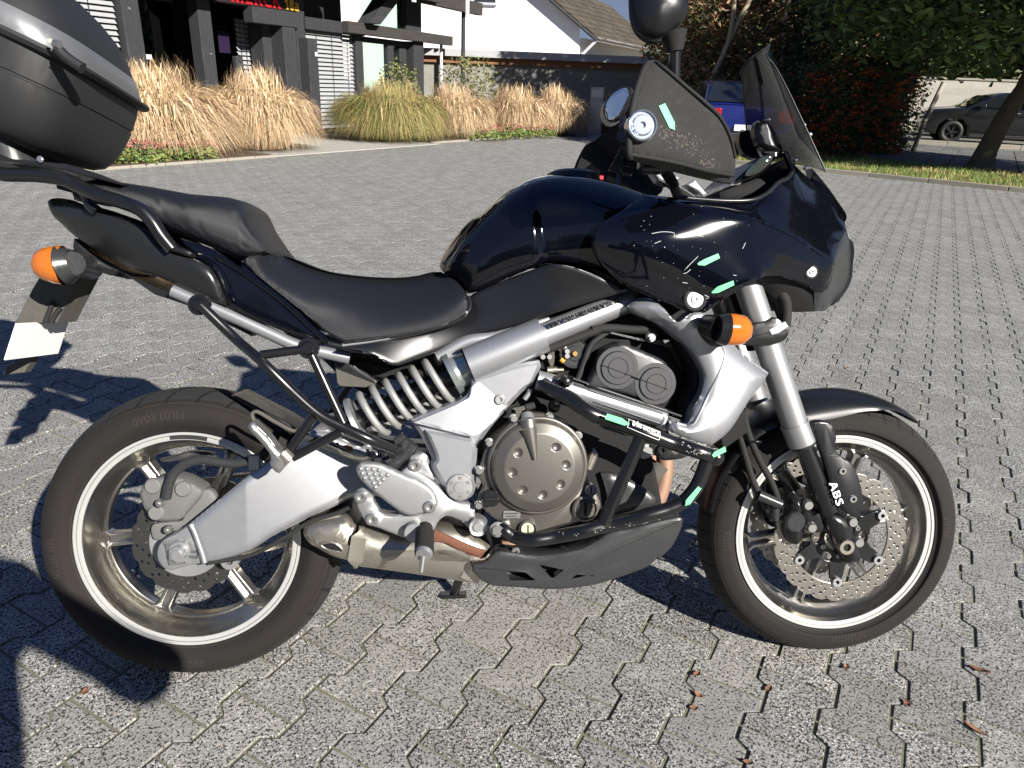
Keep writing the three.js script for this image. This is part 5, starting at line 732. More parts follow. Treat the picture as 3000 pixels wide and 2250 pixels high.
  const cl = grp('clutch_cable', bike); mesh('cable', tube([[.6854,.6222,.17],[.6944,.6351,.17],[.6961,.6425,.17]], 0.005), MT.cast, cl); mesh('adjuster', rod([.6884,.6056,.17], [.7058,.6112,.17], 0.007), MT.greyPlastic, cl); mesh('lever', slab([[.6583,.6069,.19],[.6835,.6123,.19],[.6854,.6051,.19],[.6782,.6014,.19],[.6793,.5886,.19],[.6676,.5886,.19],[.6655,.6032,.19]], 0.185, 0.191, 0.001), MT.dusty, cl);
  // sensors and pipes at the front of the engine
  const se = grp('oxygen_sensor', bike); mesh('body', rod([.8234,.4728,.13], [.8361,.5059,.13], 0.010), MT.steel, se); mesh('cap', rod([.8332,.5059,.13], [.8389,.5088,.13], 0.012), MT.bolt, se); mesh('lead', tube([[.8201,.5234,.12],[.8262,.5136,.12],[.8362,.5037,.12]], 0.006), MT.plastic, se);
  mesh('water_pipe', rod([.9833,.4755,.1], [.948,.4241,.1], 0.022), MT.dusty, bike); mesh('pipe_clamp', rod([.9511,.4285,.1], [.9459,.4209,.1], 0.0235), MT.bolt, bike);
  for (const z of [0.055, -0.055]) mesh('exhaust_header', tube([[0.90, 0.62, z], [0.985, 0.55, z], [1.01, 0.46, z], [0.985, 0.36, z], [0.90, 0.27, z], [0.66, 0.25, z * 0.5]], 0.019), MT.copper, bike);
  mesh('engine_guard_plate', panel([[.8467,.467,.15,1],[.8698,.4668,.15],[.9102,.4527,.15],[.9579,.4204,.15],[.9636,.4096,.15],[.9545,.399,.15],[.9124,.3867,.15],[.8746,.3786,.15,1],[.8658,.3894,.15],[.8582,.432,.15]], { h: 0.008, e: 0.02, t: 0.02 }), MT.greyPlastic, bike);
  mesh('mount_plate', panel([[.9361,.5347,.16],[.9672,.5429,.16],[.9932,.5219,.16],[1.0235,.505,.16],[.9732,.4958,.16],[.9561,.5054,.16],[.937,.5117,.16]], { h: 0.006, e: 0.01, t: 0.03 }), MT.plastic, en); const mb = [.9662,.5189,.17]; mesh('mount_bolt', sockBolt(mb[0], mb[1], 0.166, 0.011, 0.008), MT.plastic, en); const mb2 = [.9365,.516,.17]; mesh('mount_bolt', hexBolt(mb2[0], mb2[1], 0.16, 0.011, 0.012), MT.bolt, en);
}
// ---- exhaust, belly pan
{
  const ex = grp('silencer', bike);
  const body = mesh('body', plate([[.3583,.3617,.135,1],[.4072,.3475,.135],[.4631,.3428,.135],[.51,.3596,.135],[.5571,.355,.135],[.5852,.3437,.135],[.6274,.3135,.135],[.6256,.2957,.135],[.6107,.2523,.135],[.5994,.2306,.135,1],[.4629,.2555,.135],[.388,.2678,.135],[.3453,.2745,.135,1]], 0.162, 0.2, 0.045, { seg: 7 }), MT.steel, ex);
  const cap = mesh('end_cap', plate([[.3567,.3621,.13,1],[.3439,.3719,.13],[.3329,.3802,.13],[.3035,.3779,.13],[.274,.3719,.13],[.2519,.3616,.13],[.2457,.3444,.13],[.2585,.3229,.13],[.2766,.311,.13],[.3041,.2949,.13],[.3419,.284,.13,1]], 0.158, 0.17, 0.04, { seg: 7 }), MT.steel, ex);
  mesh('end_band', plate([[.3589,.3639,.14,1],[.3686,.3617,.14,1],[.3548,.2751,.14,1],[.3452,.2759,.14,1]], 0.1635, 0.19, 0.02, { sm: 0, seg: 5 }), std(lin(0.46, 0.43, 0.36), 0.4, 0.85), ex);
  mesh('dark_outlet_patch', drape(smooth([[.2836,.3282,.16],[.2931,.3319,.16],[.3057,.333,.16],[.3183,.3277,.16],[.3263,.318,.16],[.3275,.3113,.16],[.3163,.3134,.16],[.3,.3165,.16],[.2893,.3215,.16]], 4), [cap], 0.15, 0.001), MT.dark, ex); mesh('outlet_lip', tube(smooth([[.2836,.3282,.16],[.2931,.3319,.16],[.3057,.333,.16],[.3183,.3277,.16],[.3263,.318,.16],[.3275,.3113,.16],[.3163,.3134,.16],[.3,.3165,.16],[.2893,.3215,.16]], 3).map((q) => [q[0], q[1], surfZ(cap, q[0], q[1], 0.15) + 0.001]), 0.0022, { closed: true, sides: 6, seg: 2 }), MT.steel, ex);  // flat dark patch on the cap, the shade of the hole as colour
  mesh('rusty_strap', panel([[.5097,.3588,.168,1],[.5383,.345,.168],[.568,.3311,.168],[.5963,.3191,.168],[.5843,.324,.168],[.6123,.3135,.168,1],[.6022,.2995,.168,1],[.5732,.3087,.168],[.5964,.3027,.168],[.5569,.3178,.168],[.5291,.3317,.168],[.5088,.3349,.168,1]], { h: 0.003, e: 0.006, t: 0.006 }), MT.rust, ex);
  const bp = grp('belly_pan', bike);
  mesh('shell', plate([[.5848,.293,.16,1],[.6072,.2974,.16],[.6277,.3165,.16,1],[.6371,.3202,.16],[.6673,.3178,.16],[.7091,.3112,.16],[.77,.316,.16],[.8081,.3252,.16],[.8365,.3404,.16],[.8573,.3538,.16],[.9148,.3663,.16],[1.0074,.3843,.16],[1.0081,.3671,.16],[1.0024,.35,.16],[.9926,.3286,.16],[.9804,.3137,.16],[.9597,.2968,.16],[.962,.3028,.16],[.945,.2853,.16],[.8872,.2625,.16],[.8294,.2458,.16],[.7525,.2385,.16],[.6759,.2441,.16],[.619,.2513,.16],[.5962,.2664,.16],[.5849,.2803,.16]], 0.192, 0.05, 0.007, { seg: 4, holes: [[[.6457,.2875,.15,1],[.6935,.2833,.15,1],[.7208,.256,.15,1],[.6538,.2534,.15,1]], [[.7095,.2978,.15,1],[.7781,.2826,.15,1],[.7506,.2574,.15,1],[.7391,.2576,.15,1]], [[.7908,.2784,.15,1],[.8386,.2686,.15,1],[.8348,.2632,.15,1],[.7748,.2565,.15,1]]] }), MT.greyPlastic, bp);
  mesh('shell', slab([[.5953,.1767,-.15],[.6961,.2069,-.15],[.8214,.2048,-.15],[.9026,.2346,-.15],[1.0317,.2566,-.15],[1.0557,.1887,-.15],[.9644,.1395,-.15],[.8,.1102,-.15],[.6371,.1258,-.15]], -0.17, -0.15, 0.004), MT.greyPlastic, bp);
  mesh('floor', slab([[.6223,.2464,.1],[.7613,.2333,.1],[.9016,.2553,.1],[.9018,.2511,.1],[.7614,.2292,.1],[.6223,.2423,.1]], -0.15, 0.12, 0.003), MT.dark, bp);
  for (const [a, b] of [[[.6711,.3181,.18], 0.0085], [[.7633,.2533,.175], 0.0065]]) mesh('bolt', sockBolt(a[0], a[1], a[2] + 0.002, b, 0.006), MT.bolt, bp);
  mesh('collector', merge([rod([.6593,.244,.08], [.8613,.2519,.1], 0.028)]), MT.rust, bike);
  mesh('heat_plate', slab([[.6714,.2754,.12],[.6988,.2708,.12],[.6989,.2607,.12],[.6913,.2518,.12],[.6834,.255,.12],[.6696,.2653,.12]], 0.115, 0.12, 0.001), MT.steel, bike);
  const fp = grp('side_stand', bike); mesh('leg', tube([[0.62, 0.33, -0.12], [0.58, 0.16, -0.18], [0.55, 0.055, -0.222]], 0.012), MT.powder, fp); mesh('foot', box(0.07, 0.01, 0.05, 0.55, 0.058, -0.228, 0.004), MT.powder, fp);
}
// ---- foot rest bracket, pegs
{
  const fb = grp('footrest_bracket', bike);
  mesh('bracket', plate([[.3706,.4496,.17],[.3553,.4386,.17],[.3556,.4237,.17],[.3673,.3936,.17],[.378,.3746,.17,1],[.4014,.3667,.17],[.4285,.355,.17],[.4521,.3467,.17],[.4649,.3525,.17],[.4905,.3464,.17],[.507,.3595,.17],[.518,.3803,.17],[.5326,.3896,.17],[.5676,.3796,.17],[.5897,.3865,.17,1],[.5859,.4117,.17],[.5472,.4197,.17],[.5014,.4652,.17],[.4562,.4898,.17,1],[.4291,.4696,.17]], 0.18, 0.028, 0.006, { seg: 3, holes: [[[.3911,.4298,.17],[.3983,.4316,.17],[.4414,.3955,.17],[.407,.3972,.17],[.3963,.4139,.17]]] }), MT.cast, fb);
  const heel = mesh('heel_plate', plate([[.3608,.492,.192],[.3676,.5014,.192],[.3851,.5028,.192],[.4045,.5005,.192],[.4486,.4804,.192],[.4877,.4627,.192],[.5083,.444,.192],[.5164,.4208,.192],[.5101,.4115,.192],[.4895,.4016,.192],[.4661,.3963,.192],[.4465,.404,.192],[.4128,.4293,.192],[.3707,.4673,.192],[.3624,.4811,.192]], 0.2, 0.02, 0.007, { seg: 3 }), MT.cast, fb);
  const dots = [[.3693,.4921],[.3815,.4915],[.3929,.4905],[.4043,.4891],[.3727,.483],[.3849,.482],[.3967,.481],[.4082,.48],[.4205,.4794],[.377,.4739],[.3889,.4729],[.4006,.4719],[.412,.4709],[.3935,.4638],[.4049,.4631],[.397,.4555]];
  for (const [x, y] of dots) mesh('grip_dot', at(new THREE.SphereGeometry(0.0045, 10, 6), x, y, 0.1995).scale(1, 1, 1), MT.cast, fb);
  for (const [p, z] of [[[.3671,.432,.18], 0.18], [[.3881,.387,.18], 0.18], [[.4714,.4933,.185], 0.178], [[.5004,.4159,.2], 0.198]]) mesh('bolt', sockBolt(p[0], p[1], z, 0.0125, 0.007), MT.bolt, fb);
  mesh('frame_web', panel([[.4555,.4823,.158],[.461,.5,.158],[.4647,.5075,.158],[.4902,.5111,.158],[.5048,.481,.158],[.5306,.4354,.158],[.5011,.4584,.158]], { h: 0.006, e: 0.01, t: 0.03 }), MT.cast, fb);
  mesh('lower_mount', panel([[.5543,.3848,.165,1],[.5913,.3862,.165],[.6026,.3745,.165],[.6102,.3591,.165],[.5991,.3477,.165],[.586,.3537,.165],[.5692,.3693,.165]], { h: 0.008, e: 0.012, t: 0.03 }), MT.cast, fb); const lm = [.596,.3694,.19]; mesh('mount_boss', lathe([[0, 0.004], [0.010, 0.004], [0.011, 0.0], [0.018, 0.003], [0.020, -0.03]], 30).translate(lm[0], lm[1], 0.186), MT.cast, fb);
  const pg = grp('footpeg', bike), a = [.4912,.3698,.192], b = [.493,.3539,.285], c = [.4915,.3513,.292], d = [.488,.3226,.297];
  mesh('peg_core', rod(a, b, 0.0155, 0.0155), MT.rubber, pg); const dv = V3(...b).sub(V3(...a)), n = 9;
  for (let i = 0; i < n; i++) { const t = 0.2 + 0.8 * i / n, p = V3(...a).addScaledVector(dv, t), q = V3(...a).addScaledVector(dv, t + 0.055); mesh('rubber_rib', rod(p.toArray(), q.toArray(), 0.018, 0.018, 16), MT.rubber, pg); }
  mesh('peg_end', rod(b, c, 0.0165, 0.014), MT.cast, pg); mesh('feeler', rod(c, d, 0.0062, 0.0045), MT.bolt, pg); mesh('pivot', cylZ(0.019, 0.019, 0.03, ...[.4713,.3648,.19]), MT.cast, pg);
  const pp = grp('passenger_footrest', bike);
  mesh('peg', panel([[.1784,.5799,.255,1],[.1794,.5875,.255],[.186,.5918,.255],[.1939,.585,.255],[.2145,.5629,.255],[.2287,.5424,.255],[.248,.5286,.255],[.2511,.52,.255],[.2444,.5132,.255],[.2309,.4978,.255,1],[.2244,.5004,.255],[.2141,.5159,.255],[.2161,.5296,.255]], { h: 0.008, e: 0.012, t: 0.03, res: 0.01 }), MT.bolt, pp); mesh('hanger', tube([[.2614,.5744,.235],[.2547,.5718,.235],[.2219,.5882,.235],[.1869,.6079,.235],[.1802,.6037,.235],[.1824,.5934,.235],[.1949,.5693,.235]], 0.0036), MT.dusty, pp); mesh('pivot_bolt', rod([.2356,.5344,.25], [.2484,.5206,.25], 0.014), MT.steel, pp);
  const bl = grp('brake_hose_union', bike); mesh('pipe', tube([[.4225,.4853,.15],[.4481,.5096,.15],[.4664,.532,.15]], 0.0145), MT.greyPlastic, bl); for (const [p, q] of [[[.3944,.4972,.16], [.409,.5102,.16]], [[.4143,.4971,.16], [.4234,.5054,.16]], [[.4333,.538,.17], [.4513,.5509,.17]], [[.4422,.5233,.17], [.4548,.5435,.17]]]) mesh('union', rod(p, q, 0.008), MT.greyPlastic, bl);
  mesh('brake_pipe', tube([[.2541,.5439,.15],[.2895,.5327,.15],[.3251,.5158,.15],[.3609,.4989,.15],[.3934,.493,.15]], 0.0075), MT.greyPlastic, bike); mesh('pipe_clip', tube([[.3189,.5336,.155],[.3241,.5169,.155],[.3436,.5057,.155],[.3742,.5027,.155],[.3796,.5092,.155],[.377,.5204,.155]], 0.003), MT.dusty, bike);
}
// ---- pannier rack and crash bars
{
  for (const s of [1, -1]) {
    const pr = grp('pannier_rack', bike), f = (P) => P.map((p) => [p[0], p[1], p[2] * s]), f1 = (p) => [p[0], p[1], p[2] * s];
    mesh('main_tube', tube(f([[.0887,.7986,.21],[.1533,.7336,.21],[.2025,.7004,.245],[.2518,.6494,.245],[.2873,.6155,.245],[.3069,.6001,.245],[.3399,.5829,.245],[.3899,.5586,.245],[.4365,.5311,.215]]), 0.0092), MT.powder, pr);
    mesh('cross_tube', rod(f1([.2004,.7121,.245]), f1([.2802,.7231,.24]), 0.0082), MT.powder, pr); mesh('strut', rod(f1([.2898,.7114,.24]), f1([.345,.5881,.245]), 0.0082), MT.powder, pr);
    mesh('lower_strut', rod(f1([.2904,.6001,.245]), f1([.2426,.5298,.245]), 0.0088), MT.powder, pr); mesh('lower_strut', rod(f1([.3415,.5726,.245]), f1([.2524,.5246,.245]), 0.0085), MT.powder, pr);
    for (const p of [[.0833,.7995,.2], [.2834,.7245,.235]]) { mesh('flange', cylZ(0.019, 0.019, 0.014, p[0], p[1], (p[2]) * s, 28), MT.powder, pr); mesh('bolt_cap', lathe([[0, 0.006], [0.010, 0.005], [0.013, 0]], 20).translate(p[0], p[1], (p[2] + 0.007) * s), MT.powder, pr); }
    mesh('end_flange', rod(f1([.4309,.5265,.21]), f1([.4442,.5297,.2]), 0.013), MT.powder, pr);
    const cb = grp('crash_bar', bike);
    mesh('upper_tube', tube(f([[.719,.6542,.19],[.7315,.6471,.205],[.761,.6346,.225],[.7965,.6101,.25],[.8451,.5919,.25],[.8971,.5762,.275],[.9556,.554,.275],[.9993,.5417,.29],[1.0326,.5299,.285]]), 0.0142, { sides: 20 }), MT.powder, cb);
    mesh('front_tube', tube(f([[1.0217,.5317,.28],[1.0142,.5047,.28],[1.0056,.4815,.28],[.9947,.4622,.28],[.9797,.4424,.275],[.9529,.429,.275],[.9029,.4149,.275],[.85,.3955,.255],[.7919,.3805,.255],[.7467,.3644,.235],[.6979,.3582,.235],[.6765,.3547,.215],[.6628,.3565,.205],[.6481,.3679,.205],[.636,.3733,.195]]), 0.0135, { sides: 20 }), MT.powder, cb);
    mesh('strut', rod(f1([.8958,.5685,.27]), f1([.8315,.3938,.255]), 0.0125, 0.0125, 20), MT.powder, cb);
    if (s > 0) {
      mesh('end_cap', ball(0.0165, ...[1.0336,.5299,.285], 16), MT.powder, cb);
      mesh('mount_lug', slab([[.7463,.6645,.2],[.7533,.6744,.2],[.7641,.6763,.2],[.7724,.6691,.2],[.7745,.6556,.2],[.7684,.6484,.2],[.7557,.6501,.2]], 0.175, 0.2, 0.005), MT.powder, cb); mesh('cap_nut', lathe([[0, 0.014], [0.006, 0.012], [0.0105, 0.006], [0.013, 0]], 20).translate(...[.7617,.6619,.2]), MT.powder, cb); mesh('cap_nut', lathe([[0, 0.014], [0.006, 0.012], [0.0105, 0.006], [0.013, 0]], 20).translate(...[.7446,.6084,.17]), MT.powder, cb);
      const bo = [.6329,.3703,.2]; mesh('mount_bolt', hexBolt(bo[0], bo[1], 0.203, 0.0115, 0.012), MT.bolt, cb);
      mesh('cross_plate', slab([[.8322,.5804,.24],[.8697,.5667,.24],[.8876,.5589,.24],[.8679,.5628,.24],[.8304,.5746,.24]], 0.2, 0.235, 0.002), MT.powder, cb);
      const chips = std(lin(0.30, 0.29, 0.28), 0.6, 0.3);
      for (const [P, zz, rad] of [[[[.9666,.5563],[.9743,.5534],[.9801,.5506],[.9879,.5467],[.9957,.5439],[1.0034,.5416],[1.0102,.5396],[.9785,.544],[.9921,.5392]], 0.2955, 0.0013], [[[.7546,.3762],[.7757,.3779],[.8121,.3852],[.8275,.3889],[.8438,.3916],[.8755,.4019],[.8815,.3969],[.9027,.4035],[.9318,.4081],[.9782,.4242]], 0.262, 0.0010]]) for (const [x, y] of P) for (let k = 0; k < 3; k++) { const xx = x + rr(-0.006, 0.006), yy = y + rr(-0.003, 0.003), z = Math.max(...cb.children.slice(0, 2).map((m) => surfZ(m, xx, yy, -9))); if (z > 0) { const g = new THREE.IcosahedronGeometry(rad, 0).scale(rr(0.8, 2.4), rr(0.5, 1.1), 0.18); g.rotateZ(rr(-0.9, 0.4)); mesh('paint_chip', g.translate(xx, yy, z), chips, cb); } }
      const lab = [[.8708,.5988,.285,1],[.9257,.578,.285,1],[.9224,.5638,.285,1],[.866,.5857,.285,1]]; const up = cb.children[0]; mesh('maker_label', drape(lab, [up], 0.28, 0.0008), MT.dark, cb);
      const font = await new FontLoader().loadAsync('fonts/droid/droid_sans_bold.typeface.json');
      const A = V3(lab[3][0], lab[3][1], 0), Bx = V3(lab[2][0], lab[2][1], 0), dr = Bx.clone().sub(A), len = dr.length(), ang = Math.atan2(dr.y, dr.x), tg = new TextGeometry('SW-MOTECH', { font, size: 0.0072, depth: 0.0005, curveSegments: 3 }); tg.computeBoundingBox(); tg.scale(len * 0.74 / tg.boundingBox.max.x, 1, 1); tg.translate(len * 0.20, 0.0075, 0); tg.rotateZ(ang); tg.translate(A.x, A.y, 0); { const p = tg.attributes.position; for (let i = 0; i < p.count; i++) p.setZ(i, surfZ(up, p.getX(i), p.getY(i), 0.283) + 0.0018 + p.getZ(i)); } mesh('label_text', tg, MT.white, cb);
      const vee = slab([[0.003, 0.016], [0.006, 0.016], [0.0085, 0.009], [0.012, 0.018], [0.0135, 0.017], [0.0095, 0.0065], [0.0065, 0.0075]], 0, 0.0005, 0).rotateZ(ang).translate(A.x, A.y, 0); { const p = vee.attributes.position; for (let i = 0; i < p.count; i++) p.setZ(i, surfZ(up, p.getX(i), p.getY(i), 0.283) + 0.0018 + p.getZ(i)); } mesh('label_mark', vee, MT.white, cb);
      for (let k = 0; k < 4; k++) { const p = lab[k], q = lab[(k + 1) % 4], n = 8, pts = []; for (let i = 0; i <= n; i++) { const x = p[0] + (q[0] - p[0]) * i / n, y = p[1] + (q[1] - p[1]) * i / n; pts.push([x, y, surfZ(up, x, y, 0.28) + 0.0016]); } mesh('label_border', tube(pts, 0.0007, { sides: 5, seg: 2 }), MT.white, cb); }
      const st = (P, ms, z) => mesh('arrow_sticker', slab(P, z, z + 0.0012, 0), MT.green, cb);
      st([[.8264,.6121,.28],[.8549,.6031,.28],[.8695,.5923,.28],[.8595,.5895,.28],[.8225,.6018,.28]], [], 0.281);
      st([[1.019,.5378,.305],[1.023,.5441,.305],[1.0434,.5545,.305],[1.0458,.5447,.305],[1.023,.5339,.305]], [], 0.304); st([[.9989,.4772,.295],[1.0059,.4729,.295],[.9856,.4436,.295],[.9763,.4401,.295],[.977,.4507,.295]], [], 0.2945);
    }
  }
}
// ---- seats, tail, rack
{
  const st = grp('rider_seat', bike), P = [[.1838,.9002,.09,1],[.1818,.9024,.03],[.2101,.8965,0],[.276,.8725,0],[.3531,.8613,0],[.431,.8595,0],[.4703,.864,0],[.4991,.8716,0],[.5202,.8727,0,1],[.5411,.861,.06],[.5609,.8417,.1],[.5741,.8221,.125],[.5766,.8076,.135],[.5702,.7907,.145],[.5556,.7787,.15],[.5125,.7615,.155],[.4172,.7414,.155],[.3339,.7296,.15,1],[.3037,.7473,.15],[.2669,.7801,.15],[.2294,.8102,.145],[.183,.8472,.14],[.1399,.883,.13,1],[.1596,.8942,.125]];
  const sg = panel(P, { h: 0.028, e: 0.07, t: 0.03, res: 0.013 }); mesh('cushion', sg, MT.vinyl, st); mesh('cushion', flipZ(sg), MT.vinyl, st);
  mesh('edge_piping', tube([[.3339,.7289,.15],[.4168,.74,.15],[.5124,.7599,.15],[.5569,.7772,.15],[.5712,.7897,.15],[.577,.8064,.138],[.5747,.8209,.13]], 0.0045, { sides: 8 }), MT.satin, st);
  const ps = grp('passenger_seat', bike), pt = [[-.1839,1.0211],[-.1591,1.036],[-.0651,1.0308],[.0322,1.0163],[.1062,1.0107],[.1395,.999],[.1469,.9771],[.1674,.9398],[.1869,.9062]], pb = [[-.1323,1],[-.0768,.974],[-.0108,.9423],[.0903,.9014],[.1358,.8823],[.1599,.8872],[.1911,.9019]], px0 = pt[0][0], px1 = pt[pt.length - 1][0];
  mesh('cushion', hull({ top: pt, bot: pb, wid: [[px0, 0.085], [px0 + 0.05, 0.115], [px0 + 0.2, 0.14], [px1 - 0.12, 0.15], [px1 - 0.03, 0.145], [px1, 0.13]], n: 2.8, nb: 4, N: 60, x0: px0, x1: px1 }), MT.vinyl, ps);
  const tl = panel([[-.2479,.9954,.05,1],[-.2453,1.002,.04],[-.1981,.9981,.07],[-.1571,.9848,.1],[-.1215,.9718,.12],[-.0733,.9582,.13],[-.0192,.9311,.14],[.0038,.9039,.145],[.0564,.8863,.15],[.085,.8707,.15,1],[.0979,.8502,.15],[.1136,.7969,.14,1],[.0675,.8127,.13],[-.0128,.8491,.125],[-.0615,.8638,.115],[-.1124,.8858,.1],[-.1883,.9264,.07],[-.2198,.9508,.055],[-.2397,.9699,.05]], { h: 0.018, e: 0.04, t: 0.01, res: 0.013 });
  both('tail_panel', tl, MT.plastic);
  const tp = panel([[.0301,.9234,.135,1],[.0949,.9017,.135],[.1419,.87,.135],[.1411,.877,.135],[.1816,.8426,.135],[.2385,.7889,.135],[.2847,.7463,.135],[.3021,.7296,.135,1],[.2961,.7235,.135,1],[.2632,.7329,.135],[.2026,.7551,.135],[.1475,.7783,.135],[.1155,.7957,.135,1],[.0955,.8506,.135],[.0825,.869,.135],[.0515,.8916,.135]], { h: 0.006, e: 0.02, t: 0.01, res: 0.014 }); both('side_fairing', tp, MT.gloss);
  both('fairing_lip', tube([[.0983,.8909,.143],[.134,.8696,.143],[.1947,.8274,.143],[.2379,.7914,.143],[.2745,.7562,.143],[.3011,.7313,.143]], 0.006, { sides: 8 }), MT.gloss);
  const sc = panel([[.3317,.7225,.168,1],[.393,.7313,.15],[.4515,.7442,.133],[.5119,.7588,.118],[.5562,.7749,.108],[.576,.7974,.105],[.5807,.8198,.108],[.6615,.86,.125],[.7191,.8828,.155],[.7363,.886,.17],[.7718,.8817,.175],[.8294,.8612,.18],[.8838,.8372,.175,1],[.8036,.8121,.17],[.7324,.7882,.16],[.7119,.7792,.15],[.642,.757,.132],[.5612,.7287,.125],[.4881,.7024,.142],[.4413,.687,.163,1],[.4251,.6886,.168],[.3878,.7112,.17]], { h: 0.004, e: 0.01, t: 0.02, res: 0.010, zf: (x, y) => -0.10 * Math.max(0, Math.min(0.12, x - 0.38)) + 0.16 * Math.max(0, Math.min(0.08, y - 0.68)) }); both('side_cover', sc, MT.satin);
  both('under_seat_trim', tube([[.3315,.7248,.15],[.393,.7337,.15],[.4526,.7468,.15],[.5124,.7618,.15],[.5581,.7782,.15],[.5724,.7933,.15]], 0.004, { sides: 8 }), MT.cast);
  mesh('tail_underside', panel([[-.1968,.9247,.06,1],[-.1758,.9059,.06],[-.1306,.8779,.06],[-.0892,.858,.06,1],[-.0992,.8469,.06],[-.1085,.8492,.06],[-.141,.856,.06],[-.1615,.8677,.06],[-.1792,.8843,.06],[-.1991,.9031,.06]], { h: 0.004, e: 0.01, t: 0.12 }), MT.plastic, bike);
  mesh('inner_fender', slab([[-.1091,.8634,0],[-.0899,.8536,0],[-.0371,.8162,0],[-.0125,.8089,0],[.0368,.7915,0],[.1439,.7369,0],[.1441,.7461,0],[.0125,.8118,0]], -0.09, 0.09, 0.003), MT.plastic, bike);
  mesh('battery_box', slab([[.3016,.6935,.05],[.3571,.6888,.05],[.4336,.6737,.05],[.485,.6844,.05],[.5884,.7268,.05],[.6145,.7192,.05],[.5889,.659,.05],[.4334,.6476,.05],[.3062,.6678,.05]], -0.1, 0.08, 0.004), MT.dark, bike);
  mesh('splash_plate', panel([[.3077,.6956,.09],[.3371,.6845,.09],[.3888,.6526,.09,1],[.4111,.6317,.09,1],[.3737,.6354,.09],[.3161,.6381,.09,1],[.3089,.6485,.09],[.3083,.6712,.09]], { h: 0.004, e: 0.01, t: 0.08 }), MT.plastic, bike);
  mesh('splash_edge', slab([[.3091,.6736,.095],[.3892,.6418,.095],[.4115,.6314,.095],[.3743,.6351,.095],[.3169,.6378,.095],[.3115,.6453,.095]], 0.088, 0.096, 0.002), MT.dusty, bike);
  // carrier
  const rk = grp('luggage_rack', bike);
  for (const s of [1, -1]) { const f = (Pp) => Pp.map((p) => [p[0], p[1], p[2] * s]); mesh('grab_rail', tube(f([[-.2885,1.0345,.15],[-.2718,1.0302,.15],[-.2123,1.0297,.15],[-.1655,1.0237,.15],[-.1445,1.0144,.15],[-.1019,.9964,.16],[-.0571,.9832,.165],[-.0253,.9706,.17],[-.0066,.9511,.17],[.009,.9249,.168],[.0267,.9007,.165]]), 0.0128, { sides: 18 }), MT.powder, rk); mesh('rail_foot', panel(f([[.0118,.914,.165],[.0229,.9153,.165],[.0379,.9055,.165],[.0607,.8946,.165],[.0616,.889,.165],[.0484,.891,.165],[.0136,.905,.165]]), { h: 0.006, e: 0.01, t: 0.02 }), MT.powder, rk); mesh('stay', tube(f([[-.1457,1.0106,.13],[-.1354,.9974,.13],[-.1319,.9817,.13],[-.1192,.9707,.13]]), 0.010), MT.powder, rk); }
  mesh('base_plate', slab([[-.3853,1.0623,.14],[-.2799,1.0611,.14],[-.1645,1.0535,.14],[-.1218,1.0415,.14],[-.066,1.0208,.14],[-.0706,1.018,.14],[-.131,1.0324,.14],[-.1695,1.0424,.14],[-.2801,1.0567,.14],[-.3857,1.0579,.14]], -0.14, 0.14, 0.002), MT.plastic, rk);
  mesh('plate_bolt', hexBolt(...[-.2068,1.0591,.145], 0.0045, 0.004), MT.bolt, rk); mesh('front_bumper_rubber', slab([[-.1973,1.025,.1],[-.1729,1.0234,.1],[-.1376,1.0129,.1],[-.1359,1.0026,.1],[-.1516,1.0022,.1],[-.1958,1.0114,.1]], -0.12, 0.12, 0.005), MT.rubber, rk);
  const rt = [[-.1457,1.0106,.13],[-.1374,1.0019,.13]];
  // plate carrier, plate, indicator
  const pc = grp('plate_carrier', bike); mesh('hanger', slab([[-.2598,.9045,0],[-.229,.8964,0],[-.2021,.8568,0],[-.2452,.7778,0],[-.256,.7574,0],[-.336,.7552,0],[-.298,.8264,0],[-.2794,.8555,0]], -0.055, 0.03, 0.004), MT.dusty, pc); mesh('lower_bracket', slab([[-.3554,.6888,-.05],[-.3405,.6863,-.05],[-.344,.6703,-.05],[-.3578,.649,-.05],[-.4007,.6435,-.05],[-.392,.6621,-.05],[-.3662,.6755,-.05]], -0.06, -0.03, 0.003), MT.dusty, pc); mesh('cable', tube([[-.2574,.7982,.035],[-.2657,.7783,.035],[-.2739,.7596,.035]], 0.005), MT.rubber, pc); mesh('cable', tube([[-.2438,.7873,.035],[-.2541,.7735,.035],[-.2621,.7585,.035]], 0.005), MT.rubber, pc);
  const pq = [[-.2956,.7579,.095], [-.2899,.7572,-.085], [-.3339,.6827,-.085], [-.3216,.6871,.095]].map((p) => V3(...p)); pq[2].copy(pq[1]).add(pq[3]).sub(pq[0]); const pn = pq[1].clone().sub(pq[0]).cross(pq[3].clone().sub(pq[0])).normalize().multiplyScalar(0.0015); const pgm = new THREE.BufferGeometry(); { const v = [...pq.map((p) => p.clone().add(pn)), ...pq.map((p) => p.clone().sub(pn))]; pgm.setAttribute('position', new THREE.Float32BufferAttribute(v.flatMap((p) => p.toArray()), 3)); pgm.setIndex([0, 1, 2, 0, 2, 3, 4, 6, 5, 4, 7, 6, 0, 4, 5, 0, 5, 1, 1, 5, 6, 1, 6, 2, 2, 6, 7, 2, 7, 3, 3, 7, 4, 3, 4, 0]); } mesh('number_plate', pgm.toNonIndexed(), MT.white, bike).geometry.computeVertexNormals();
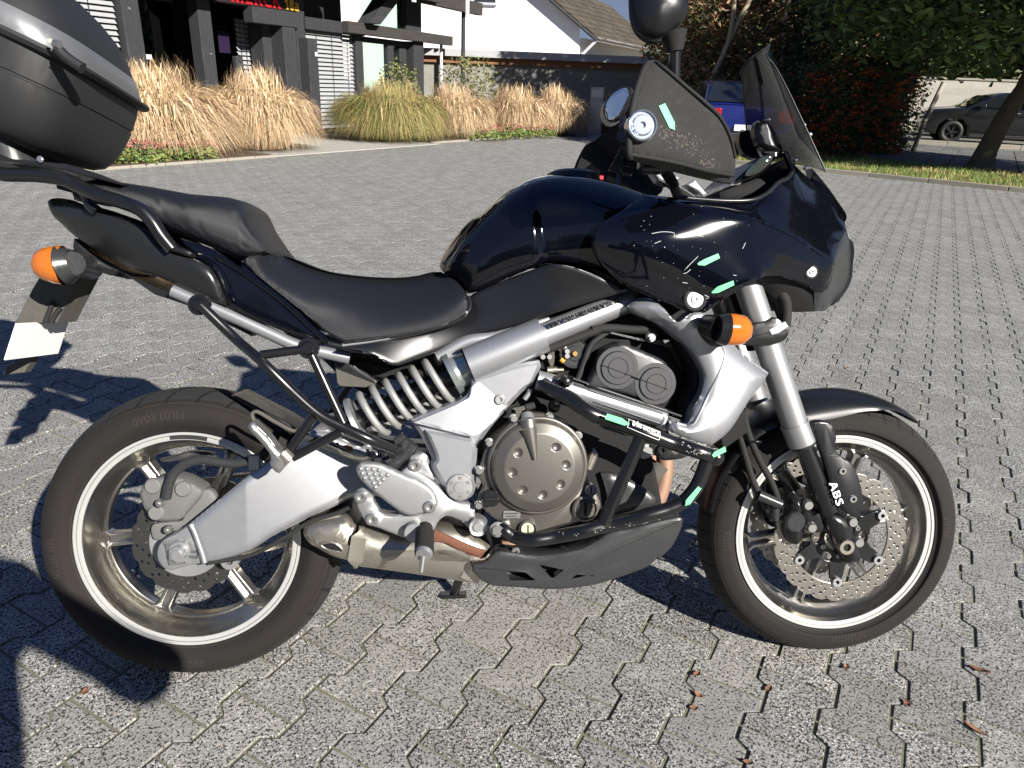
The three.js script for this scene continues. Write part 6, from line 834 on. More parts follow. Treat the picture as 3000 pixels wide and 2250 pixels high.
  const ti = grp('rear_indicator', bike); { const c0 = [-.1753,.8685,.15], tip = [-.2273,.8709,.15], base = [-.1565,.8733,.15]; const dir = V3(...tip).sub(V3(...c0)), L = dir.length(); dir.normalize(); const q = new THREE.Quaternion().setFromUnitVectors(V3(0, 1, 0), dir); const lens = new THREE.LatheGeometry([[0.036, 0], [0.0355, L * 0.25], [0.031, L * 0.6], [0.023, L * 0.88], [0.014, L * 0.98], [0, L]].map((p) => new THREE.Vector2(...p)), 28); lens.scale(1, 1, 0.8); mesh('lens', lens.applyQuaternion(q).translate(...c0), MT.amber, ti); mesh('housing', rod(base, c0, 0.026, 0.0365, 26), MT.greyPlastic, ti); mesh('stalk', rod([-.1588,.8721,.15], [-.1848,.8709,.03], 0.022, 0.026, 22), MT.greyPlastic, ti); }
  const bracket = mesh('indicator_bracket', slab([[-.2396,.8999,.04],[-.2253,.9051,.04],[-.1996,.9019,.04],[-.1399,.8689,.04],[-.1024,.8572,.04],[-.1052,.8485,.04],[-.1453,.8565,.04],[-.1777,.8706,.04],[-.2094,.8945,.04]], -0.08, 0.045, 0.003), MT.plastic, bike);
}
// ---- top case: layers stacked along its own tilted axis, each a rounded rectangle seen from above
{
  const tc = grp('top_case', bike), E1 = [0.922, -0.388], E2 = [0.388, 0.922], O = [-0.126, 1.224];
  function layers(L, caps = true, n = 4.2) {
    const M = 200, pos = [], uv = [], idx = [];
    for (const [h, front, hw, rear] of L) for (let j = 0; j <= M; j++) { const a = j / M * 6.28318, c = Math.cos(a), s = Math.sin(a), q = (Math.abs(c) ** n + Math.abs(s) ** n) ** (-1 / n), u = (front + rear) / 2 + (front - rear) / 2 * c * q, z = hw * s * q; pos.push(O[0] + E1[0] * u + E2[0] * h, O[1] + E1[1] * u + E2[1] * h, z); uv.push(j / M, h); }
    for (let i = 0; i + 1 < L.length; i++) for (let j = 0; j < M; j++) { const a = i * (M + 1) + j, b = a + M + 1; idx.push(a, b, a + 1, a + 1, b, b + 1); }
    if (caps) for (const [row, f] of [[0, 1], [L.length - 1, 0]]) { const c = pos.length / 3, [h, front, hw, rear] = L[row], u = (front + rear) / 2; pos.push(O[0] + E1[0] * u + E2[0] * h, O[1] + E1[1] * u + E2[1] * h, 0); uv.push(0, h); for (let j = 0; j < M; j++) { const a = row * (M + 1) + j; f ? idx.push(c, a, a + 1) : idx.push(c, a + 1, a); } }
    const g = new THREE.BufferGeometry(); g.setAttribute('position', new THREE.Float32BufferAttribute(pos, 3)); g.setAttribute('uv', new THREE.Float32BufferAttribute(uv, 2)); g.setIndex(idx); return toCreasedNormals(g, 0.55);
  }
  mesh('shell', layers([[-0.178, -0.05, 0.12, -0.40], [-0.172, -0.028, 0.145, -0.42], [-0.16, -0.012, 0.165, -0.44], [-0.14, -0.004, 0.18, -0.45], [-0.115, 0.001, 0.19, -0.46], [-0.09, 0.003, 0.196, -0.465], [-0.066, 0.003, 0.2, -0.47], [-0.064, 0.001, 0.198, -0.468], [-0.0615, 0.001, 0.198, -0.468], [-0.0595, 0.003, 0.2, -0.47], [-0.035, 0.001, 0.203, -0.47], [-0.006, -0.004, 0.205, -0.47]]), MT.caseBlack, tc);
  mesh('lip', layers([[-0.012, 0.004, 0.206, -0.472], [-0.009, 0.012, 0.212, -0.478], [-0.002, 0.017, 0.215, -0.48], [0.003, 0.014, 0.213, -0.478], [0.005, 0.0, 0.206, -0.472]]), MT.caseBlack, tc);
  const bandMat = phys(lin(0.17, 0.175, 0.185), 0.42, 0.45, { clearcoat: 0.2, clearcoatRoughness: 0.3 });
  mesh('lid_band', layers([[0.004, -0.006, 0.207, -0.472], [0.012, -0.008, 0.208, -0.472], [0.03, -0.02, 0.205, -0.468], [0.042, -0.031, 0.20, -0.46]]), bandMat, tc);
  mesh('lid', layers([[0.041, -0.032, 0.198, -0.46], [0.055, -0.042, 0.192, -0.455], [0.075, -0.058, 0.182, -0.445], [0.095, -0.082, 0.168, -0.43], [0.115, -0.115, 0.148, -0.41], [0.132, -0.155, 0.12, -0.385], [0.146, -0.205, 0.08, -0.35], [0.152, -0.25, 0.03, -0.31]]), MT.caseBlack, tc);
  mesh('pedestal', layers([[-0.215, -0.03, 0.11, -0.42], [-0.205, -0.035, 0.12, -0.42], [-0.18, -0.06, 0.125, -0.40], [-0.165, -0.07, 0.13, -0.39]]), MT.greyPlastic, tc);
  mesh('strap_pin', rod([-.1346,1.2396,.216], [-.1252,1.2374,.22], 0.007), MT.bolt, tc); mesh('strap_tongue', slab([[-.1496,1.2472,.215],[-.142,1.2484,.215],[-.133,1.2422,.215],[-.1352,1.2375,.215],[-.1444,1.2408,.215]], 0.208, 0.215, 0.001), MT.cream, tc); mesh('strap_hinge', slab([[-.1433,1.2268,.215],[-.1371,1.2364,.215],[-.1308,1.232,.215]], 0.203, 0.218, 0.002), MT.cast, tc);
  mesh('strap', tube([[-.1342,1.2335,.21],[-.1236,1.2226,.21],[-.109,1.2118,.21],[-.0944,1.2029,.21]], 0.010, { sides: 10 }), MT.caseBlack, tc);
}
// ---- tank and fairing
const sst = (t) => { t = Math.max(0, Math.min(1, t)); return t * t * (3 - 2 * t); };
{
  const tk = panel([[.5279,.8694,.05,1],[.5334,.8873,.06],[.5459,.9095,.07],[.5732,.9465,.08],[.6101,.9848,.085],[.6419,1.0142,.09],[.6621,1.0305,.09],[.6968,1.0508,.09],[.7317,1.061,.09],[.7693,1.0645,.09],[.8123,1.0625,.09],[.8622,1.0534,.095],[.8995,1.0426,.1],[.9252,1.0322,.11,1],[.9522,1.0115,.125],[.9264,.9744,.15],[.8774,.9203,.155],[.8887,.8411,.155,1],[.8346,.8644,.155],[.78,.8839,.155],[.7391,.8893,.15],[.7203,.8868,.145],[.6619,.8625,.12,1],[.5859,.8297,.1],[.5761,.8296,.095],[.5513,.8548,.06]], { h: 0.05, e: 0.075, t: 0.02, res: 0.009, zf: (x, y) => 0.012 * Math.exp(-(((x - 0.78) / 0.12) ** 2 + ((y - 0.99) / 0.05) ** 2)) - 0.010 * Math.exp(-(((x - 0.82) / 0.09) ** 2 + ((y - 0.88) / 0.06) ** 2)) - 0.013 * sst((x - 0.694 + 0.14 * (y - 0.94)) / 0.030) * (1 - sst((x - 0.74) / 0.12)) * sst((y - 0.845) / 0.03) * (1 - sst((y - 0.975) / 0.05)) });
  const tank = grp('fuel_tank', bike); mesh('shell', tk, MT.gloss, tank); mesh('shell', flipZ(tk), MT.gloss, tank);
  { const T = smooth([[.5279,.8694,.05,1],[.5334,.8873,.06],[.5459,.9095,.07],[.5732,.9465,.08],[.6101,.9848,.085],[.6419,1.0142,.09],[.6621,1.0305,.09],[.6968,1.0508,.09],[.7317,1.061,.09],[.7693,1.0645,.09],[.8123,1.0625,.09],[.8622,1.0534,.095],[.8995,1.0426,.1],[.9252,1.0322,.11,1]], 5, false), M = 16, pos = [], idx = []; for (const [x, y, z] of T) for (let j = 0; j <= M; j++) { const k = 2 * j / M - 1; pos.push(x + 0.012 * (1 - k * k) * (x < 0.6 ? -1 : 0), y + 0.016 * (1 - k * k), z * k); } for (let i = 0; i + 1 < T.length; i++) for (let j = 0; j < M; j++) { const a = i * (M + 1) + j, b = a + M + 1; idx.push(a, a + 1, b, a + 1, b + 1, b); } const dg = new THREE.BufferGeometry(); dg.setAttribute('position', new THREE.Float32BufferAttribute(pos, 3)); dg.setIndex(idx); dg.computeVertexNormals(); mesh('top_deck', dg, MT.gloss, tank); }
  mesh('filler_cap', at(lathe([[0, 0.012], [0.045, 0.012], [0.055, 0.006], [0.06, -0.01]], 40), 0.80, 1.078, 0, -Math.PI / 2, 0, 0.12), MT.satin, tank);
  const low = panel([[.9146,1.0252,.15,1],[.9217,1.0163,.17],[.9608,1.0048,.195],[1.0278,.9922,.212],[1.1133,.9765,.212],[1.14,.9695,.2],[1.2025,.953,.175],[1.2706,.9275,.145],[1.3313,.901,.115,1],[1.3324,.8788,.11],[1.3213,.8441,.105,1],[1.2973,.8399,.11,1],[1.2781,.8485,.12],[1.2306,.8623,.15],[1.1798,.8698,.18],[1.1457,.8682,.2],[1.1319,.8629,.212],[1.1006,.8482,.218],[1.0592,.8213,.215],[1.0298,.7976,.205],[1.0146,.7906,.2,1],[.9921,.8006,.2],[.9424,.8189,.2],[.8946,.836,.195],[.8614,.8521,.19,1],[.8227,.8892,.185],[.8073,.9263,.185],[.8208,.9591,.185],[.8619,.9873,.18]], { h: 0.018, e: 0.07, t: 0.012, res: 0.013, zf: (x, y) => 0.014 * Math.exp(-(((x - 0.95) / 0.15) ** 2 + ((y - 0.89) / 0.075) ** 2)) + 0.029 * Math.exp(-(((x - 0.90) / 0.095) ** 2 + ((y - 0.955) / 0.08) ** 2)) });
  const fr = grp('fairing', bike), side = mesh('side_panel', low, MT.gloss, fr); mesh('side_panel', flipZ(low), MT.gloss, fr);
  const up = panel([[.9146,1.0252,.15,1],[.9217,1.0163,.17],[.9608,1.0048,.195],[1.0278,.9922,.212],[1.1133,.9765,.212],[1.14,.9695,.2],[1.2025,.953,.175],[1.2706,.9275,.145],[1.3313,.901,.115,1],[1.3746,.9468,.06],[1.4011,.9789,.03,1],[1.4128,1.0062,0],[1.3903,1.0406,0],[1.353,1.0838,0],[1.3229,1.1108,0],[1.33,1.0878,0,1],[1.2402,1.1043,.1],[1.2166,1.1197,.125,1],[1.2064,1.1208,.13],[1.2292,1.0803,.12],[1.2149,1.0649,.13],[1.1867,1.0514,.15],[1.1628,1.0309,.155],[1.1314,1.0168,.165],[1.0776,1.0118,.175],[1.0157,1.0143,.175],[.9696,1.0191,.165]], { h: 0.006, e: 0.05, t: 0.012, res: 0.014 });
  mesh('upper_panel', up, MT.gloss, fr); mesh('upper_panel', flipZ(up), MT.gloss, fr);
  mesh('cockpit_rim', tube([[.9618,1.017,.19],[1.0105,1.0134,.19],[1.0717,1.0114,.19],[1.1229,1.0157,.185],[1.1561,1.0303,.17],[1.1891,1.0563,.15],[1.2124,1.0665,.135],[1.2351,1.0858,.11]], 0.0045, { sides: 8 }), MT.satin, fr);
  const nose = panel([[1.3324,.9011,.113,1],[1.3324,.8788,.11],[1.3213,.8441,.105],[1.2983,.8399,.108,1],[1.3213,.8008,.07,1],[1.3672,.8028,.03],[1.3971,.8165,0],[1.4201,.8423,0],[1.4327,.8701,0],[1.4346,.9032,0],[1.4311,.9523,0],[1.4076,.9799,.02,1],[1.3746,.9468,.06]], { h: 0.010, e: 0.04, t: 0.012 }); mesh('nose_trim', nose, MT.greyPlastic, fr); mesh('nose_trim', flipZ(nose), MT.greyPlastic, fr);
  const lens = panel([[1.4072,.9853,.02,1],[1.4478,.9604,-.03],[1.4625,.9278,-.04],[1.4635,.8856,-.04],[1.4521,.8598,-.03],[1.4215,.8423,0,1],[1.4327,.8701,0],[1.4346,.9032,0],[1.4311,.9523,0]], { h: 0.004, e: 0.02, t: 0.01 }); mesh('headlight_lens', lens, phys(lin(0.55, 0.57, 0.62), 0.05, 0, { clearcoat: 1 }), fr);
  const under = panel([[1.3031,.84,.1,1],[1.2833,.8487,.11],[1.2404,.8629,.13],[1.1938,.8699,.15],[1.1586,.8671,.16],[1.1825,.8508,.12],[1.2198,.8234,.1],[1.2578,.8008,.08],[1.3214,.8003,.07,1]], { h: 0.004, e: 0.02, t: 0.1 }); mesh('headlight_bucket', under, MT.dark, fr);
  for (const [p, r, z] of [[[1.0028,.8222,.225], 0.0175, 0.006], [[1.2679,.881,.165], 0.0115, 0.003]]) { const zz = surfZ(side, p[0], p[1], p[2]); mesh('grommet', at(new THREE.TorusGeometry(r * 1.12, r * 0.22, 8, 30), p[0], p[1], zz + 0.001), MT.rubber, fr); mesh('fixing_bolt', lathe([[0, 0.003], [r * 0.2, 0.003], [r * 0.22, 0.006], [r * 0.42, 0.0065], [r * 0.5, 0.004], [r * 0.9, 0.003], [r, 0]], 32).translate(p[0], p[1], zz + 0.001), MT.fixing, fr); }
  for (const P of [[[.9998,.8887,.23],[1.0114,.8963,.23],[1.0402,.9085,.23],[1.044,.8999,.23],[1.0147,.8855,.23],[1.0023,.8862,.23]], [[1.0323,.8361,.225],[1.042,.8461,.225],[1.0724,.8587,.225],[1.0752,.8501,.225],[1.0454,.8352,.225],[1.0348,.8341,.225]]]) mesh('arrow_sticker', drape(P, [side], 0.23, 0.001), MT.green, fr);
  const scr = std(lin(0.55, 0.55, 0.55), 0.6);
  for (const Q of [[[1.0005,.902],[.9862,.8876],[.9782,.8787]], [[.9878,.878],[.9821,.8726],[.9751,.8695]], [[.9097,.9417],[.9318,.9455],[.9531,.9426],[.951,.9358]], [[1.0958,.9304],[1.0931,.9239],[1.0898,.9186]], [[.9151,.9237],[.9266,.9285]], [[.975,.8535],[.9846,.8521]], [[1.0204,.8306],[1.029,.8261],[1.0243,.8232]], [[1.0719,.8688],[1.0785,.868]], [[.9933,.9401],[1.01,.9393]]]) { const pts = Q.map(([x, y]) => [x, y, surfZ(side, x, y, 0.235) + 0.0003]); mesh('scratch', tube(pts, 0.0006, { sides: 5, seg: 4 }), scr, fr); }
  for (let i = 0; i < 46; i++) { const p = [.987,.9218,.235], x = p[0] + rr(-0.12, 0.13), y = p[1] + rr(-0.11, 0.09), z = surfZ(side, x, y, -9); if (z > 0) mesh('stone_chip', new THREE.IcosahedronGeometry(rr(0.0003, 0.0007), 0).scale(1, rr(0.6, 1.8), 0.3).translate(x, y, z), scr, fr); }
  // radiator shroud
  const rs = panel([[.8861,.8067,.17,1],[.898,.8189,.17],[.926,.8234,.18],[.9503,.8036,.2],[.9751,.7781,.21],[.9987,.7949,.21],[1.0265,.7998,.2],[1.0555,.7879,.19],[1.102,.7353,.17],[1.1895,.6748,.15,1],[1.1802,.662,.155],[1.1349,.6159,.18],[1.0952,.562,.19],[1.0604,.5316,.19,1],[1.0163,.5454,.2],[.9686,.5638,.2,1],[.9771,.5846,.2],[1.0055,.578,.2],[1.018,.6096,.195],[1.0346,.6367,.19],[1.0389,.6663,.19],[1.0262,.6975,.19],[1.0023,.7303,.19],[.975,.7534,.185],[.944,.7746,.18],[.8958,.7956,.17]], { h: 0.022, e: 0.045, t: 0.04, res: 0.012 }); both('radiator_shroud', rs, MT.silver);
  const grv = [[1.0672,.7346,.22],[1.0752,.7221,.22],[1.0741,.7078,.22],[1.0628,.6753,.22],[1.0427,.6299,.22],[1.0257,.5971,.22],[1.0154,.5788,.22],[1.0045,.5752,.22],[.9821,.5807,.22]]; const sm = bike.children[bike.children.length - 2]; const gt = smooth(grv, 6, false).map((p) => [p[0], p[1], surfZ(sm, p[0], p[1], 0.21) - 0.0012]); mesh('shroud_groove', tube(gt, 0.0034, { sides: 8, seg: 2 }), MT.cast, bike);
  mesh('radiator', slab([[1.0497,.7095,0],[1.1039,.7252,0],[1.1516,.5549,0],[1.0976,.5156,0]], -0.16, 0.16, 0.004), MT.dark, bike);
  mesh('shroud_inner', slab([[.9894,.7474,.14],[1.0193,.7251,.14],[1.0441,.6893,.14],[1.0553,.6588,.14],[1.0508,.6281,.14],[1.0349,.5896,.14],[1.0221,.5684,.14],[1.0019,.5858,.14],[1.0141,.6204,.14],[1.0284,.6492,.14],[1.0291,.6778,.14],[1.0102,.7118,.14]], 0.09, 0.165, 0.004), MT.dark, bike);
  // front indicator on the shroud
  const fi = grp('front_indicator', bike); mesh('mount', panel([[1.0129,.7668,.215],[1.0195,.7835,.215],[1.0364,.7872,.215],[1.0489,.7814,.215],[1.0525,.7577,.215],[1.0683,.7363,.215],[1.0513,.7314,.215],[1.0287,.7432,.215]], { h: 0.02, e: 0.03, t: 0.03 }), MT.plastic, fi); mesh('stalk', rod([1.0218,.7746,.23], [1.0396,.769,.26], 0.02, 0.026, 20), MT.plastic, fi);
  { const a = V3(...[1.0311,.7694,.27]), b = V3(...[1.0488,.7677,.27]), c = V3(...[1.0946,.7666,.27]), d = c.clone().sub(b), L = d.length(), q = new THREE.Quaternion().setFromUnitVectors(V3(0, 1, 0), d.normalize()); const lens2 = new THREE.LatheGeometry([[0.030, 0], [0.030, L * 0.35], [0.026, L * 0.75], [0.016, L * 0.98], [0, L]].map((p) => new THREE.Vector2(...p)), 20); lens2.scale(1, 1, 0.85); mesh('lens', lens2.applyQuaternion(q).translate(b.x, b.y, b.z), MT.amber, fi); mesh('housing', rod(a.toArray(), b.toArray(), 0.026, 0.031, 22), MT.plastic, fi); }
  // windscreen
  const TL = V3(...[1.2116,1.3714,-.13]), TR = V3(...[1.1624,1.327,.12]), BL = V3(...[1.2531,1.1614,-.16]), BR = V3(...[1.2851,1.0787,.15]), NU = 28, NV = 24, sp = [], si = [], su = [];
  for (let j = 0; j <= NV; j++) for (let i = 0; i <= NU; i++) { const u = i / NU, v = j / NV, k = 2 * u - 1; const top = TL.clone().lerp(TR, u), bot = BL.clone().lerp(BR, u), p = bot.lerp(top, v); p.x += 0.034 * (1 - k * k) * (1 - 0.2 * v); p.y += -0.022 * Math.pow(v, 6) * Math.pow(Math.abs(k), 6) + 0.012 * v * (1 - k * k); sp.push(p.x, p.y, p.z); su.push(u, v); }
  for (let j = 0; j < NV; j++) for (let i = 0; i < NU; i++) { const a = j * (NU + 1) + i, b = a + NU + 1; si.push(a, a + 1, b, a + 1, b + 1, b); }
  const sg = new THREE.BufferGeometry(); sg.setAttribute('position', new THREE.Float32BufferAttribute(sp, 3)); sg.setAttribute('uv', new THREE.Float32BufferAttribute(su, 2)); sg.setIndex(si); sg.computeVertexNormals();
  const ws = grp('windscreen', bike); mesh('screen', sg, phys(lin(0.13, 0.13, 0.145), 0.04, 0, { transmission: 1, thickness: 0, ior: 1.49, side: THREE.DoubleSide }), ws);
  const edge = []; for (let i = 0; i <= NU; i += 4) edge.push(sp.slice(3 * i, 3 * i + 3)); const rim = [[0, 1], [NU, 1]]; const row = (i, j) => sp.slice(3 * (j * (NU + 1) + i), 3 * (j * (NU + 1) + i) + 3);
  const ring = []; for (let j = 0; j <= NV; j += 3) ring.push(row(0, j)); for (let i = 3; i < NU; i += 4) ring.push(row(i, NV)); for (let j = NV; j >= 0; j -= 3) ring.push(row(NU, j)); mesh('edge', tube(ring, 0.002, { sides: 8, seg: 6 }), std(lin(0.02, 0.02, 0.022), 0.3), ws);
  mesh('stay', panel([[1.1993,1.203,.02],[1.2083,1.2072,.02],[1.2167,1.2056,.02],[1.2379,1.16,.02],[1.2473,1.1411,.02],[1.2313,1.1417,.02],[1.2174,1.1439,.02],[1.1974,1.1561,.02],[1.1878,1.1815,.02],[1.1933,1.2048,.02]], { h: 0.006, e: 0.01, t: 0.02 }), MT.plastic, ws); mesh('stay', flipZ(panel([[1.1865,1.1956,.05],[1.1953,1.1997,.05],[1.2035,1.1981,.05],[1.2243,1.1534,.05],[1.2335,1.1349,.05],[1.2178,1.1355,.05],[1.2042,1.1376,.05],[1.1846,1.1496,.05],[1.1751,1.1745,.05],[1.1806,1.1973,.05]], { h: 0.006, e: 0.01, t: 0.02 })), MT.plastic, ws);
  for (const p of [[1.2054,1.2,.05], [1.2781,1.1889,.06], [1.2925,1.1705,.06], [1.2451,1.1094,.1], [1.2673,1.094,.1]]) mesh('screen_bolt', ball(0.005, p[0], p[1], p[2], 10), MT.bolt, ws);
  // dash
  const ds = grp('instrument_cluster', bike); mesh('pod', panel([[1.1096,1.0541,.1,1],[1.1211,1.0683,.1],[1.1491,1.0945,.1],[1.1701,1.1135,.1],[1.2039,1.1237,.1,1],[1.2032,1.1145,.1],[1.1837,1.0909,.1],[1.1624,1.0752,.1],[1.1336,1.064,.1]], { h: 0.02, e: 0.03, t: 0.22 }), MT.plastic, ds); mesh('glass', panel([[1.1313,1.0719,.122],[1.1607,1.1069,.122],[1.1726,1.1106,.122],[1.1871,1.1111,.122],[1.1691,1.0867,.122],[1.1504,1.0748,.122]], { h: 0.003, e: 0.01, t: 0.004 }), phys(lin(0.03, 0.035, 0.03), 0.03, 0, { clearcoat: 1 }), ds);
  mesh('cockpit_liner', panel([[1.1034,1.0456,.06],[1.1278,1.0606,.06],[1.1526,1.066,.06],[1.2019,1.0887,.06],[1.2455,1.1209,.06],[1.2569,1.1022,.06],[1.2482,1.0781,.06],[1.219,1.0558,.06],[1.1873,1.0335,.06],[1.1294,1.0284,.06],[1.1091,1.0315,.06]], { h: 0.01, e: 0.03, t: 0.12 }), MT.dark, bike);
}
// ---- front end, turned with the steering
{
  const fk = steerPart('front_fork');
  for (const s of [1, -1]) {
    const f1 = (p) => [p[0], p[1], p[2] * s];
    mesh('upper_tube', rod(f1([1.1485,.8835,.105]), f1([1.2932,.5299,.105]), 0.0275, 0.0275, 32), MT.cast, fk); mesh('tube_collar', rod(f1([1.2784,.5649,.105]), f1([1.299,.5222,.105]), 0.0300, 0.0300, 32), MT.cast, fk);
    mesh('inner_tube', rod(f1([1.2988,.5247,.105]), f1([1.3706,.3712,.105]), 0.0205, 0.0205, 28), MT.powder, fk); mesh('dust_seal', rod(f1([1.2979,.5282,.105]), f1([1.3029,.5176,.105]), 0.0285, 0.0285, 28), MT.rubber, fk);
    const ft = panel([[1.3551,.3682,.085,1],[1.3928,.371,.085],[1.4272,.3482,.085],[1.4337,.3223,.085],[1.4554,.272,.085],[1.455,.2551,.085],[1.4209,.2476,.085],[1.4063,.27,.085],[1.3749,.3221,.085]], { h: 0.03, e: 0.03, t: 0.02, res: 0.01 }); mesh('axle_foot', s > 0 ? ft : flipZ(ft), MT.plastic, fk);
    const gd = plate([[1.307,.5712,.118],[1.3292,.5756,.118],[1.3488,.5681,.118],[1.3616,.5386,.118],[1.3598,.5176,.118],[1.3696,.5036,.118],[1.4031,.4792,.118],[1.4313,.3956,.118],[1.4181,.3631,.118,1],[1.3941,.3756,.118],[1.3617,.4274,.118],[1.3352,.4981,.118],[1.3122,.5487,.118]], 0.13, 0.02, 0.006, { seg: 3 }); mesh('fork_guard', s > 0 ? gd : flipZ(gd), MT.satin, fk);
  }
  const ax = [1.4098,.2929,.12]; mesh('axle', lathe([[0.0085, 0.0], [0.0085, 0.006], [0.016, 0.006], [0.0165, 0.003], [0.0165, -0.02]], 36).translate(ax[0], ax[1], 0.113), MT.steel, fk); mesh('axle_bore', cylZ(0.0085, 0.0085, 0.004, ax[0], ax[1], 0.112), MT.dark, fk);
  for (const p of [[1.3788,.4677,.135], [1.4068,.4061,.135]]) mesh('guard_bolt', sockBolt(p[0], p[1], 0.128, 0.0085, 0.006), MT.bolt, fk);
  for (const p of [[1.3201,.3857,.1], [1.3318,.3347,.1], [1.4214,.3478,.1], [1.4392,.3013,.11]]) mesh('flange_bolt', lathe([[0, 0.012], [0.009, 0.01], [0.0115, 0.004], [0.012, 0]], 22).translate(p[0], p[1], 0.105), MT.bolt, fk);
  const font = await new FontLoader().loadAsync('fonts/droid/droid_sans_bold.typeface.json'), A = V3(...[1.3502,.4415,.136]), Bp = V3(...[1.3716,.391,.136]), D = Bp.clone().sub(A), tg = new TextGeometry('ABS', { font, size: 0.016, depth: 0.0012, curveSegments: 4 }); tg.computeBoundingBox(); tg.scale(D.length() / tg.boundingBox.max.x, 1, 1); tg.rotateZ(Math.atan2(D.y, D.x)); const tm = mesh('abs_lettering', tg, MT.white, fk); tm.position.set(A.x, A.y, 0.1325);
  mesh('triple_clamp', plate([[1.1234,.7422,.135],[1.1598,.7757,.135],[1.1876,.7836,.135],[1.2101,.7915,.135],[1.229,.7791,.135],[1.2372,.7741,.135],[1.2395,.7589,.135],[1.2327,.7461,.135],[1.2102,.7356,.135],[1.1794,.7327,.135],[1.164,.7325,.135],[1.1418,.7348,.135]], 0.142, 0.28, 0.008, { seg: 2 }), MT.plastic, fk);
  mesh('clamp_facet', slab([[1.1946,.7663,.14],[1.2105,.7766,.14],[1.2279,.7844,.14],[1.2364,.7732,.14],[1.2169,.759,.14],[1.2017,.755,.14]], 0.138, 0.1435, 0.002), MT.cast, fk);
  mesh('steering_stem', rod([1.165, 0.90, 0], [1.235, 0.72, 0], 0.03), MT.dark, fk);
  mesh('cable_bundle', tube([[1.2119,.8382,.08],[1.2339,.8255,.08],[1.2435,.8022,.08],[1.253,.7813,.08]], 0.012), MT.rubber, fk); mesh('cable_bundle', tube([[1.2325,.844,.1],[1.2445,.8211,.1],[1.2477,.7954,.1],[1.2467,.772,.1]], 0.011), MT.rubber, fk);
  for (const P of [[[1.1759,.5944,.09],[1.1769,.5681,.09],[1.1905,.5293,.09],[1.2148,.4796,.09],[1.2427,.433,.09],[1.259,.3931,.09],[1.2584,.3493,.09]], [[1.1499,.5605,.08],[1.1691,.534,.08],[1.1861,.4876,.08],[1.2075,.4299,.08],[1.2339,.3826,.08],[1.2561,.3459,.08]]]) mesh('brake_hose', tube(P, 0.0075), MT.rubber, fk);
  for (const P of [[[1.2431,.3789,.08],[1.26,.3422,.08]], [[1.2551,.3822,.09],[1.2593,.3456,.09]]]) mesh('hose_end', rod(P[0], P[1], 0.009), MT.greyPlastic, fk);
  mesh('hose_clip', at(new THREE.TorusGeometry(0.011, 0.003, 8, 18), ...[1.2017,.5194,.09], 1.2), MT.plastic, fk);
  for (const s of [1, -1]) {
    const cp = grp('front_brake_caliper', bike); cp.quaternion.copy(SQ); cp.position.copy(fk.position); const zz = (g) => s > 0 ? g : flipZ(g);
    mesh('caliper_body', zz(panel([[1.285,.3975,.08],[1.3099,.4013,.08],[1.3223,.3793,.08],[1.3167,.3572,.08],[1.3258,.3313,.08],[1.321,.2978,.08],[1.3109,.2866,.08],[1.2922,.294,.08],[1.2796,.32,.08],[1.2842,.357,.08]], { h: 0.03, e: 0.03, t: 0.05, res: 0.01 })), MT.plastic, cp); mesh('caliper_mount', zz(panel([[1.3122,.3882,.085],[1.3341,.3846,.085],[1.3693,.348,.085],[1.3746,.3258,.085],[1.3699,.3166,.085],[1.339,.3183,.085],[1.3199,.333,.085],[1.3216,.3589,.085]], { h: 0.008, e: 0.012, t: 0.02 })), MT.plastic, cp);
    mesh('banjo', rod([1.213, 0.405, 0.10 * s], [1.262, 0.385, 0.105 * s], 0.011), MT.greyPlastic, cp);
    const pb = [1.2937,.3472,.11]; mesh('piston_boss', lathe([[0, 0.004], [0.018, 0.004], [0.022, 0], [0.023, -0.01]], 30).translate(pb[0], pb[1], s > 0 ? 0.112 : -0.105), MT.greyPlastic, cp);
  }
  // front mudguard: a shell swept round the wheel
  const mg = grp('front_mudguard', bike); mg.quaternion.copy(SQ); mg.position.copy(fk.position);
  const sp = [], si = [], su = [], NA = 56, NZ = 18; for (let i = 0; i <= NA; i++) { const t = i / NA, a = (50 + t * 119) * Math.PI / 180, r = 0.318 + 0.010 * Math.sin(Math.PI * t), taper = Math.min(1, Math.pow(t / 0.24, 0.62)), w = 0.078 * taper + 0.0005, dp = (0.020 + 0.034 * Math.exp(-(((t - 0.42) / 0.16) ** 2))) * taper; for (let j = 0; j <= NZ; j++) { const k = 2 * j / NZ - 1, z = w * Math.sin(k * Math.PI / 2), rr2 = r - dp * (1 - Math.cos(k * Math.PI / 2)); sp.push(1.415 + rr2 * Math.cos(a), 0.300 + rr2 * Math.sin(a), z); su.push(t, k); } }
  for (let i = 0; i < NA; i++) for (let j = 0; j < NZ; j++) { const a = i * (NZ + 1) + j, b = a + NZ + 1; si.push(a, b, a + 1, a + 1, b, b + 1); }
  const g = new THREE.BufferGeometry(); g.setAttribute('position', new THREE.Float32BufferAttribute(sp, 3)); g.setAttribute('uv', new THREE.Float32BufferAttribute(su, 2)); g.setIndex(si); g.computeVertexNormals(); mesh('shell', g, MT.satin, mg);
  mesh('rear_flap', slab([[1.1498,.4505,0],[1.1659,.494,0],[1.1839,.5055,0],[1.2201,.5208,0],[1.2616,.5136,0],[1.2859,.4855,0],[1.2486,.4833,0],[1.2122,.4679,0],[1.1879,.4374,0],[1.158,.4372,0]], -0.05, 0.05, 0.004), MT.plastic, mg);
  // handlebar
  const hb = steerPart('handlebar'); 
